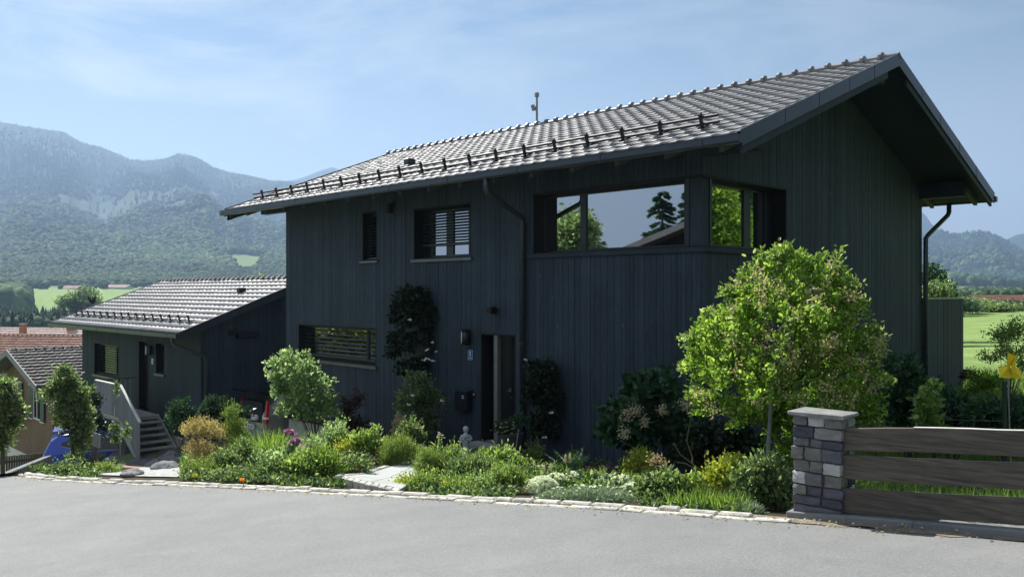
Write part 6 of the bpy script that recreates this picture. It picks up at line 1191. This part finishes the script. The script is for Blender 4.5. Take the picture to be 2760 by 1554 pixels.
# ================================================================== chalet at the left
def simple_roof(name, parent, O, L_, half, rise, over, mat, base, seed, dirv, perp, tw=.3, th=.345):
    """gable roof: ridge along dirv, centred over O (ridge start), half = half width"""
    up = Vector((0, 0, 1)); V = []; Fc = []
    for s_ in (1, -1):
        ds = (perp*-s_*half+up*rise); ls = ds.length; ds.normalize(); nn = (perp*s_*rise+up*half).normalized(); o_ = O+perp*s_*half-up*rise
        v, f = roof_tiles(o_, dirv, L_, ds, ls, nn, tw=tw, th=th, seed=seed+s_); n0 = len(V); V += v; Fc += [tuple(i+n0 for i in q_) for q_ in f]
    r = np_mesh(name, np.array([tuple(v) for v in V]), np.array(Fc), mat, parent); mb = MB(); ridge_caps(mb, O, O+dirv*L_, max(4, int(L_/.35)), .08); mb.build('ridge_cap', mat, r)
    for s_ in (1, -1):
        mb = MB(); a = O-up*.02; b = O+perp*s_*half-up*(rise+.02); w_ = dirv
        for k0, k1, th_ in ((.02, L_-.02, .10),): mb.hexa([a+w_*k0-up*th_, b+w_*k0-up*th_, b+w_*k1-up*th_, a+w_*k1-up*th_, a+w_*k0, b+w_*k0, b+w_*k1, a+w_*k1])
        mb.build('roof_deck', M['bark'], r)
        mb = MB(); mb.hexa([a-w_*.04-up*.18, b-w_*.04-up*.18, b-up*.18, a-up*.18, a-w_*.04+up*.07, b-w_*.04+up*.07, b+up*.07, a+up*.07]); mb.build('verge_board', M['palepole'], r)
    return r
def gable_house(name, label, origin, yaw, Wd, Dp, eave, rise, wallm, roofm, over=.6, plinth=None, wins=(), cat='house', seed=50, tw=.3, th=.345, chim=0, wall_mode='boards'):
    """origin: front gable wall centre at ground; local x = across the gable, local y = into the house"""
    rt = empty(name, origin, yaw); tag(rt, label, cat); mb = MB(); h = Wd/2; pz = plinth or 0; X = Vector((1, 0, 0)); Yv = Vector((0, 1, 0)); sl = rise/h
    mb.add([(-h, 0, pz), (h, 0, pz), (h, 0, eave), (0, 0, eave+rise), (-h, 0, eave), (-h, Dp, pz), (h, Dp, pz), (h, Dp, eave), (0, Dp, eave+rise), (-h, Dp, eave)], [(0, 1, 2, 3, 4), (9, 8, 7, 6, 5), (1, 6, 7, 2), (0, 4, 9, 5), (0, 5, 6, 1), (2, 7, 8, 3), (4, 3, 8, 9)])
    mb.build('wall', wallm, rt)
    if plinth: mb = MB(); mb.box((-h+.04, .04, -1.5), (h-.04, Dp-.04, pz)); mb.build('plinth', M['plaster'], rt)
    simple_roof('roof', rt, Vector((0, -over, eave+rise+.16)), Dp+2*over, h+over, sl*(h+over), over, roofm, origin, seed, Yv, X, tw, th)
    for (x, z, w_, hh, sh, side) in wins:
        def Bx(m_, a0, a1, z0, z1, d0, d1):
            if side == 'f': m_.box((x+a0, -d1, z+z0), (x+a1, -d0, z+z1))
            else: m_.box((h+d0, x+a0, z+z0), (h+d1, x+a1, z+z1))
        m_ = MB(); 
        for a0, a1, z0, z1 in ((-w_/2-.06, -w_/2, -hh/2-.06, hh/2+.06), (w_/2, w_/2+.06, -hh/2-.06, hh/2+.06), (-w_/2, w_/2, hh/2, hh/2+.06), (-w_/2, w_/2, -hh/2-.06, -hh/2), (-.025, .025, -hh/2, hh/2)): Bx(m_, a0, a1, z0, z1, .0, .05)
        f = m_.build('window', M['white'], rt); m_ = MB(); Bx(m_, -w_/2, w_/2, -hh/2, hh/2, .005, .02); m_.build('pane', M['glassd'], f)
        if sh:
            for s_ in (-1, 1):
                m_ = MB(); a0 = s_*(w_/2+.08); a1 = s_*(w_/2+.08+w_*.55); Bx(m_, min(a0, a1), max(a0, a1), -hh/2-.06, hh/2+.06, .03, .07); m_.build('shutter', M['shutter'], rt)
                m_ = MB(); Bx(m_, min(a0, a1)-.01, max(a0, a1)+.01, hh/2+.06, hh/2+.12, .02, .09); Bx(m_, min(a0, a1)-.01, max(a0, a1)+.01, -hh/2-.10, -hh/2-.06, .02, .09); m_.build('shutter_edge', M['white'], rt)
    for i in range(chim): m_ = MB(); cx = (-.25+.5*i)*Wd*.5; m_.box((cx-.3, Dp*.4-.3, eave), (cx+.3, Dp*.4+.3, eave+rise+.7)); m_.build('chimney', M['terra'], rt); m_ = MB(); m_.box((cx-.36, Dp*.4-.36, eave+rise+.7), (cx+.36, Dp*.4+.36, eave+rise+.78)); m_.build('chimney_cap', M['conc'], rt)
    return rt
ap = A(40, 880, 35.3); gb = -8.6
org = Vector((ap.x, ap.y, gb))+EU*.45
gable_house('chalet', 'brown weathered wooden chalet with green shutters at the left edge', org, HA-R(90), 6.7, 12, 5.05, .95, M['chalet'], M['tile_brown'], .78, 1.75, [(1.4, 4.05, .90, 1.22, True, 'f'), (-1.7, 4.05, .90, 1.22, True, 'f')])
ch = bpy.data.objects['chalet']
mb = MB(); mb.box((-3.3, -.8, 2.9), (-.7, -.02, 3.05)); mb.box((-3.3, -.8, 3.05), (-.7, -.75, 3.9)); mb.build('balcony', M['chalet'], ch)
mb = MB(); mb.box((1.4, .0, .5), (2.1, .03, 1.7)); mb.build('cellar_door', M['shutter'], ch)
gable_house('white_house', 'white plastered house partly hidden behind the chalet and the left young tree', A(-12, 1180, 44), R(-20), 8, 8, 4.0, 1.6, M['plaster'], M['tile_red'], .7, None, [(2, 2.6, .9, 1.2, False, 'f')])
# picket fence by the chalet
pf = empty('picket_fence', A(50, 1150, 27.0)); tag(pf, 'low dark picket fence in front of the chalet plinth', 'fence'); pf.location = A(-20, 1150, 26)
a_ = A(-40, 1150, 25); b_ = A(106, 1138, 29.5); n_ = 24; org_ = pf.location.copy()
for i in range(n_):
    p = a_.lerp(b_, i/(n_-1))-org_; mb = MB(); hh = .85+.06*((i*7) % 3); mb.hexa([p+Vector(v) for v in ((-.03, 0, -1.0), (.03, 0, -1.0), (.03, .02, -1.0), (-.03, .02, -1.0), (-.03, 0, hh*.1-.1), (.03, 0, hh*.1-.1), (.03, .02, hh*.1-.1), (-.03, .02, hh*.1-.1))]); mb.build('picket', M['bark'], pf)
for dz in (-.7, -.2): mb = MB(); mb.bar(a_-org_+Vector((0, .04, dz)), b_-org_+Vector((0, .04, dz)), .04, .07); mb.build('rail', M['bark'], pf)
# big roofs of the village behind the chalet
def at_roof(vx, vy, Y): return A(vx, vy, Y)
p = A(150, 851, 58); gable_house('village_house', 'house with an orange terracotta tile roof just above the chalet roof', Vector((p.x+9, p.y+2, -12.5)), R(84), 12, 24, -12.5*-1+p.z-3.0, 2.9, M['plaster'], M['tile_red'], .8, seed=61)
p = A(120, 824, 105); gable_house('village_house', 'long house with a pale pinkish roof and three small chimneys behind the orange roof', Vector((p.x+14, p.y, -16)), R(80), 16, 44, 16+p.z-3.0, 2.7, M['plaster'], M['tile_pink'], .8, seed=63, tw=.6, th=.7, chim=1)
vh = bpy.data.objects['village_house.001']
for yy_ in (12, 24, 34):
    m_ = MB(); e = 16+p.z; m_.box((-.9, yy_-.4, e-1.5), (-.1, yy_+.4, e+.9)); m_.build('chimney', M['terra'], vh); m_ = MB(); m_.box((-1.0, yy_-.5, e+.9), (0, yy_+.5, e+1.02)); m_.build('chimney_cap', M['conc'], vh)
p = A(205, 718, 830); gable_house('farmhouse', 'tiny far farmhouse with a pale roof on the green valley field, left one', Vector((p.x, p.y, p.z-7)), R(75), 14, 26, 4.2, 2.8, M['plaster'], M['tile_red'], 1, seed=65, tw=1.2, th=1.4)
p = A(290, 715, 850); gable_house('farmhouse', 'tiny far farmhouse with a pale roof on the green valley field, right one', Vector((p.x+14, p.y, p.z-7)), R(80), 14, 30, 4.0, 2.6, M['plaster'], M['tile_red'], 1, seed=67, tw=1.2, th=1.4)
p = A(2530, 744, 150); gable_house('red_roof_house', 'house with a long salmon red roof behind the meadow at the right edge', Vector((p.x+11.5, p.y, -5)), R(90), 11, 17, 5+p.z-2.7, 2.6, M['plaster'], M['tile_red'], .8, seed=69, tw=.6, th=.7)
p = A(2580, 762, 110); gable_house('white_house', 'small white walled house with a reddish roof in front of the salmon roof', Vector((p.x+1.2, p.y, -4.0)), R(62), 6, 10, 4+p.z-1.6, 1.5, M['plaster'], M['tile_red'], .7, seed=71, wins=[(-.4, 2.2, .7, .9, False, 'f')])
# ================================================================== trees of the middle distance
def far_tree(name, label, x, y, H_, rx, mat, n=1500, leaf=.35, group=None, conifer=False, trunkm='bark'):
    g = Vector((x, y, gz(x, y))); rt = empty(name, g); tag(rt, label, 'tree', group); f = Fol()
    if conifer:
        nb = 150; bz = NR.rand(nb)**.8; ba = NR.rand(nb)*6.28; br_ = (1-bz)**.85*rx*(.65+.5*NR.rand(nb))+.12; i_ = NR.randint(0, nb, n); fr_ = NR.rand(n)**.7; r_ = br_[i_]*fr_; a = ba[i_]+NR.randn(n)*.10; z = bz[i_]; P = np.stack([x+np.cos(a)*r_, y+np.sin(a)*r_, g.z+H_*(.06+.92*z)-r_*.28-.25*fr_*NR.rand(n)*(1.2-z)], 1); f.leaves(P, np.stack([np.cos(a), np.sin(a), -.35+0*a], 1)+NR.randn(n, 3)*.25, leaf*(.6+.8*NR.rand(n)), .4)
    else:
        q = random.Random(int(x*10)); bl = [(x+q.uniform(-.5, .5)*rx, y+q.uniform(-.5, .5)*rx, g.z+H_*q.uniform(.35, .85), rx*q.uniform(.35, .6), rx*q.uniform(.35, .6), H_*q.uniform(.12, .22)) for _ in range(11)]
        C, D = sample_blobs(bl, n//8, .55); P = np.repeat(C, 8, 0)+NR.randn(len(C)*8, 3)*leaf*.9; f.leaves(P, NR.randn(len(P), 3)+np.repeat(D, 8, 0), leaf*(.6+.8*NR.rand(len(P))), .6)
    f.build('crown', M[mat], rt, g); mb = MB(); mb.tube([(0, 0, -.3), (.05*rx, 0, H_*.35), (0, 0, H_*(.9 if conifer else .7))], [H_*.022, H_*.016, H_*.004], 7)
    if not conifer:
        q = random.Random(5)
        for i in range(6): a = q.uniform(0, 6.28); mb.tube([(0, 0, H_*.3), (math.cos(a)*rx*.4, math.sin(a)*rx*.4, H_*.55), (math.cos(a)*rx*.6, math.sin(a)*rx*.6, H_*.72)], [H_*.012, H_*.007, H_*.003], 5)
    mb.build('trunk', M[trunkm], rt); return rt
far_tree('meadow_tree', 'dark round tree rising behind the screen wall', 24.6, 50, 4.7, 1.35, 'lf_dark', 4000, .16)
far_tree('meadow_tree', 'lighter green tree in front of the dark tree behind the screen wall', 22.35, 45, 3.6, 1.25, 'lf_mid', 4000, .14)
for i, (vx, Y, H_, rx, mt, lab) in enumerate(((2440, 100, 1.7, 3, 'lf_mid', 'small tree on the hedge line left of the salmon roof'), (2475, 108, 1.2, 3, 'lf_mid', 'rounded hedge tree under the left end of the salmon roof'), (2400, 95, 1.7, 3, 'lf_dark', 'hedge tree showing just right of the screen wall'), (2515, 104, .9, 3, 'lf_mid', 'low hedge tree below the salmon roof'), (2550, 108, .8, 2.4, 'lf_dark', 'low dark hedge tree left of the small white house'))):
    x = (vx*K-1380)/F*Y; far_tree('hedge_tree', lab, x, Y, H_, rx, mt, 5200, .2, 'trees of the hedge behind the meadow')
far_tree('valley_tree', 'pale green tree top showing above the annex ridge', (663*K-1380)/F*64, 64, -gz((663*K-1380)/F*64, 64)+A(663, 690, 64).z, 1.6, 'lf_bright', 2500, .2)
far_tree('valley_tree', 'broad round grey green tree left of the weather vane', (213*K-1380)/F*330, 330, A(213, 729, 330).z-gz((213*K-1380)/F*330, 330), 9.5, 'lf_mid', 6000, 1.0)
# opposite the house, outside the picture: what the panes mirror, then trees added to block low sky
def mir(vx, Y, n):                                             # world place whose mirror image stands at this spot behind the pane
    p = A(vx, 700, Y); d = p-CC; d.z = 0; q_ = p-n*2*d.dot(n); return q_.x, q_.y
for vx, vt, Y, rx, cn, mt, n, lab in ((1650, 462, 46, 3.3, True, 'lf_dark', EU, 'tall dark spruce across the street, mirrored in the corner window'), (1722, 455, 48, 3.0, True, 'lf_dark', EU, 'second spruce across the street'), (1428, 525, 38, 1.3, False, 'lf_pale', EU, 'small broadleaf tree across the street'),
    (790, 790, 42, 2.4, False, 'lf_mid', EU, 'broad low tree by the lane across the street'), (850, 780, 42, 2.0, False, 'lf_yellow', EU, 'light green low tree by the lane across the street'), (925, 785, 42, 2.0, False, 'lf_bright', EU, 'fresh green low tree by the lane across the street'),
    (1800, 440, 40, 2.2, False, 'lf_shrub', ET, 'broad tree on the lawn right of the house'), (1872, 380, 52, 4, True, 'lf_dark', ET, 'spruce at the lawn right of the house'), (1925, 400, 50, 4.0, False, 'lf_dark', ET, 'dark tree beyond the lawn'), (1835, 400, 60, 5, False, 'lf_dark', ET, 'tall dark tree at the wood edge')):
    x, y = mir(vx, Y, n); H_ = A(vx, vt, Y).z-gz(x, y); far_tree('garden_tree_opposite', lab, x, y, H_, rx, mt, 16000 if cn else 14000, .20, None, cn)
for x, y, hh, lab in ((-14, -22, 9, 'added tree behind the camera'), (2, -26, 10, 'unseen dark tree behind the street'), (14, -20, 12, 'unseen tall dark tree behind the street, on the right'), (23, -10, 13, 'unseen tall dark tree right of the street'), (27, 1, 13, 'unseen broad dark tree right of the fence line'), (25, 10, 9, 'unseen dark tree at the garden edge right of the fence'), (34, 6, 14, 'unseen tall dark tree at the back of the garden edge')): far_tree('garden_tree_opposite', lab, x, y, hh, 5.5, 'lf_ivy', 9000, .45)  # out-of-view dark trees added to keep low sky light off the walls
x, y = mir(1800, 34, EU); g0 = gz(x, y); dy_ = Vector((-EU.x, -EU.y, 0))
gable_house('opposite_house', 'dark roofed house across the street, seen only as a reflection', Vector((x, y, g0)), math.atan2(EU.x, -EU.y)-R(0), 20, 9, .1-g0, 2.9, M['black'], M['tile_brown'], .9, seed=81)
# ================================================================== far woods
def ico(sub):
    bm = bmesh.new(); bmesh.ops.create_icosphere(bm, subdivisions=sub, radius=1); V = np.array([tuple(v.co) for v in bm.verts]); Fc = np.array([[v.index for v in f.verts] for f in bm.faces]); bm.free(); return V, Fc
def cone():
    V = []; Fc = []; n = 7
    for z0, z1, r_ in ((.05, .55, .5), (.32, .8, .36), (.6, 1.0, .22)):
        b = len(V); V += [(math.cos(6.283*i/n)*r_, math.sin(6.283*i/n)*r_, z0+(.05 if i % 2 else -.02)) for i in range(n)]+[(0, 0, z1)]; Fc += [(b+i, b+(i+1) % n, b+n) for i in range(n)]
    return np.array(V), np.array(Fc)
t = NT('far_wood'); r_ = t.rand(); c = t.ramp(r_, [(0, (.022, .050, .024, 1)), (.5, (.038, .075, .034, 1)), (.85, (.07, .115, .05, 1)), (1, (.10, .145, .07, 1))]); c = t.mix(1.0, c, t.ramp(t.noise(.0045, 5), [(.36, (.5, .55, .6, 1)), (.5, (1, 1, 1, 1)), (.64, (1.6, 1.5, 1.2, 1))]), 'MULTIPLY'); t.base(c); t.p.inputs['Roughness'].default_value = .9; t.p.inputs['Specular IOR Level'].default_value = .1; M['wood_far'] = t.m  # broad noise paints sunlit ridges and dark gullies into the tree colour
t = NT('far_conifers'); r_ = t.rand(); c = t.ramp(r_, [(0, (.008, .024, .014, 1)), (1, (.022, .048, .025, 1))]); t.base(c); t.p.inputs['Roughness'].default_value = .9; t.p.inputs['Specular IOR Level'].default_value = .1; M['conifer_far'] = t.m
def forest(name, label, P, H_, kind, mat):
    n = len(P)
    if kind == 'cone':
        Vt, Ft = cone(); sc_ = np.stack([H_*.42, H_*.42, H_], 1)
    else:
        Vt, Ft = ico(2); sc_ = np.stack([H_*.48, H_*.48, H_*.52], 1)
    a = NR.rand(n)*6.28; ca, sa = np.cos(a), np.sin(a); X = np.empty((n, len(Vt), 3)); Vv = np.broadcast_to(Vt, (n, *Vt.shape)).copy()
    if kind != 'cone': Vv *= (1+.22*np.sin(Vt[None, :, 0:1]*5+a[:, None, None])*np.cos(Vt[None, :, 2:3]*6+2*a[:, None, None])+.10*NR.randn(n, len(Vt), 1)); Vv[:, :, 2] += .75
    X[:, :, 0] = (Vv[:, :, 0]*ca[:, None]-Vv[:, :, 1]*sa[:, None])*sc_[:, None, 0]; X[:, :, 1] = (Vv[:, :, 0]*sa[:, None]+Vv[:, :, 1]*ca[:, None])*sc_[:, None, 1]; X[:, :, 2] = Vv[:, :, 2]*sc_[:, None, 2]-H_[:, None]*.05
    X += P[:, None, :]; Q = (Ft[None]+(np.arange(n)*len(Vt))[:, None, None]).reshape(-1, 3); o = np_mesh(name, X.reshape(-1, 3), Q, M[mat]); tag(o, label, 'wood', kind='stuff'); return o
def scatter(n, az0, az1, r0, r1, dens):
    a = np.radians(NR.uniform(az0, az1, n)); r_ = r0*(r1/r0)**NR.rand(n); x, y = r_*np.sin(a), r_*np.cos(a); k = NR.rand(n) < dens(x, y, r_); x, y = x[k], y[k]; return np.stack([x, y, ground(x, y)], 1)
def dleft(x, y, r_): fo_, cl_, mo_, _ = cover(x, y); return np.clip(fo_*(1-.95*np.clip(cl_*1.7, 0, 1))*(1-.35*mo_), 0, 1)
P = scatter(60000, -34, -6, 990, 3490, dleft); n_ = fbm(P[:, 0]/300, P[:, 1]/300, 3); rr = np.hypot(P[:, 0], P[:, 1]); isc = (n_+NR.randn(len(P))*.10-(.30-.42*ss(1150, 2900, rr))) > 0
forest('mountain_wood', 'broadleaf woods covering the mountain slope on the left', P[~isc], (8+7*NR.rand((~isc).sum()))*(.55+.45*ss(950, 1700, rr[~isc]))*(1-.5*ss(2900, 3500, rr[~isc])), 'blob', 'wood_far'); forest('mountain_conifers', 'dark conifer woods covering the mountain slope and ridge on the left', P[isc], (12+6*NR.rand(isc.sum()))*(.6+.4*ss(950, 1900, rr[isc]))*(1-.55*ss(2900, 3500, rr[isc])), 'cone', 'conifer_far')
def dval(x, y, r_): return (fbm(x/50., y/50., 2)+.25 > 0)*1.
P = scatter(1500, -34, -20, 330, 480, lambda x, y, r: 1.*((r < 440)|(NR.rand(len(r)) < .4))); c_ = NR.rand(len(P)) < .55
forest('valley_wood', 'belt of dark spruces below the green valley field', P[c_], 6+3.5*NR.rand(c_.sum()), 'cone', 'conifer_far'); forest('valley_bushes', 'round broadleaf trees mixed into the spruce belt in the valley', P[~c_], 4+2.5*NR.rand((~c_).sum()), 'blob', 'wood_far')
P = scatter(900, -34, -14, 800, 1010, lambda x, y, r: (((F*x/y+1380)/K < 60) & (r > 760) | (r > 930))*1.); forest('field_edge_wood', 'round trees along the upper edge of the valley field', P, 4+4*NR.rand(len(P)), 'blob', 'wood_far')
P = scatter(240, -33.5, -28.8, 560, 760, lambda x, y, r: ((F*x/y+1380)/K < 55)*1.); forest('field_corner_wood', 'dark group of trees at the left end of the valley field', P, 12+6*NR.rand(len(P)), 'blob', 'wood_far')
def dright(x, y, r_): fo_, cl_, mo_, _ = cover(x, y); return np.clip(fo_*(1-.5*mo_), 0, 1)
P = scatter(16000, 22, 34, 1600, 4200, dright); c_ = NR.rand(len(P)) < .5*ss(1500, 3500, np.hypot(P[:, 0], P[:, 1])); forest('mountain_wood', 'woods on the far mountain behind the meadow on the right', P[~c_], 12+8*NR.rand((~c_).sum()), 'blob', 'wood_far'); forest('mountain_conifers', 'conifers on the far mountain behind the meadow on the right', P[c_], 16+8*NR.rand(c_.sum()), 'cone', 'conifer_far')
P = scatter(900, 21, 34, 300, 1000, lambda x, y, r: 0*x+1.); forest('plain_wood', 'trees scattered over the plain beyond the red roofed houses', P, 1.0+P[:, 1]/900*5+1.2*NR.rand(len(P)), 'blob', 'wood_far')
# ================================================================== haze
mb = MB(); mb.box((-6900, -6800, -90), (6900, 6800, 900)); hz = mb.build('haze', bpy.data.materials.new('haze_air')); tag(hz, 'thin bluish air haze over the valley', kind='stuff')
m_ = hz.data.materials[0]; m_.use_nodes = True; m_.node_tree.nodes.clear(); vo = m_.node_tree.nodes.new('ShaderNodeVolumePrincipled'); vo.inputs['Color'].default_value = (.44, .64, .96, 1); vo.inputs['Density'].default_value = .00019; vo.inputs['Anisotropy'].default_value = .35
oo = m_.node_tree.nodes.new('ShaderNodeOutputMaterial'); m_.node_tree.links.new(vo.outputs[0], oo.inputs['Volume'])
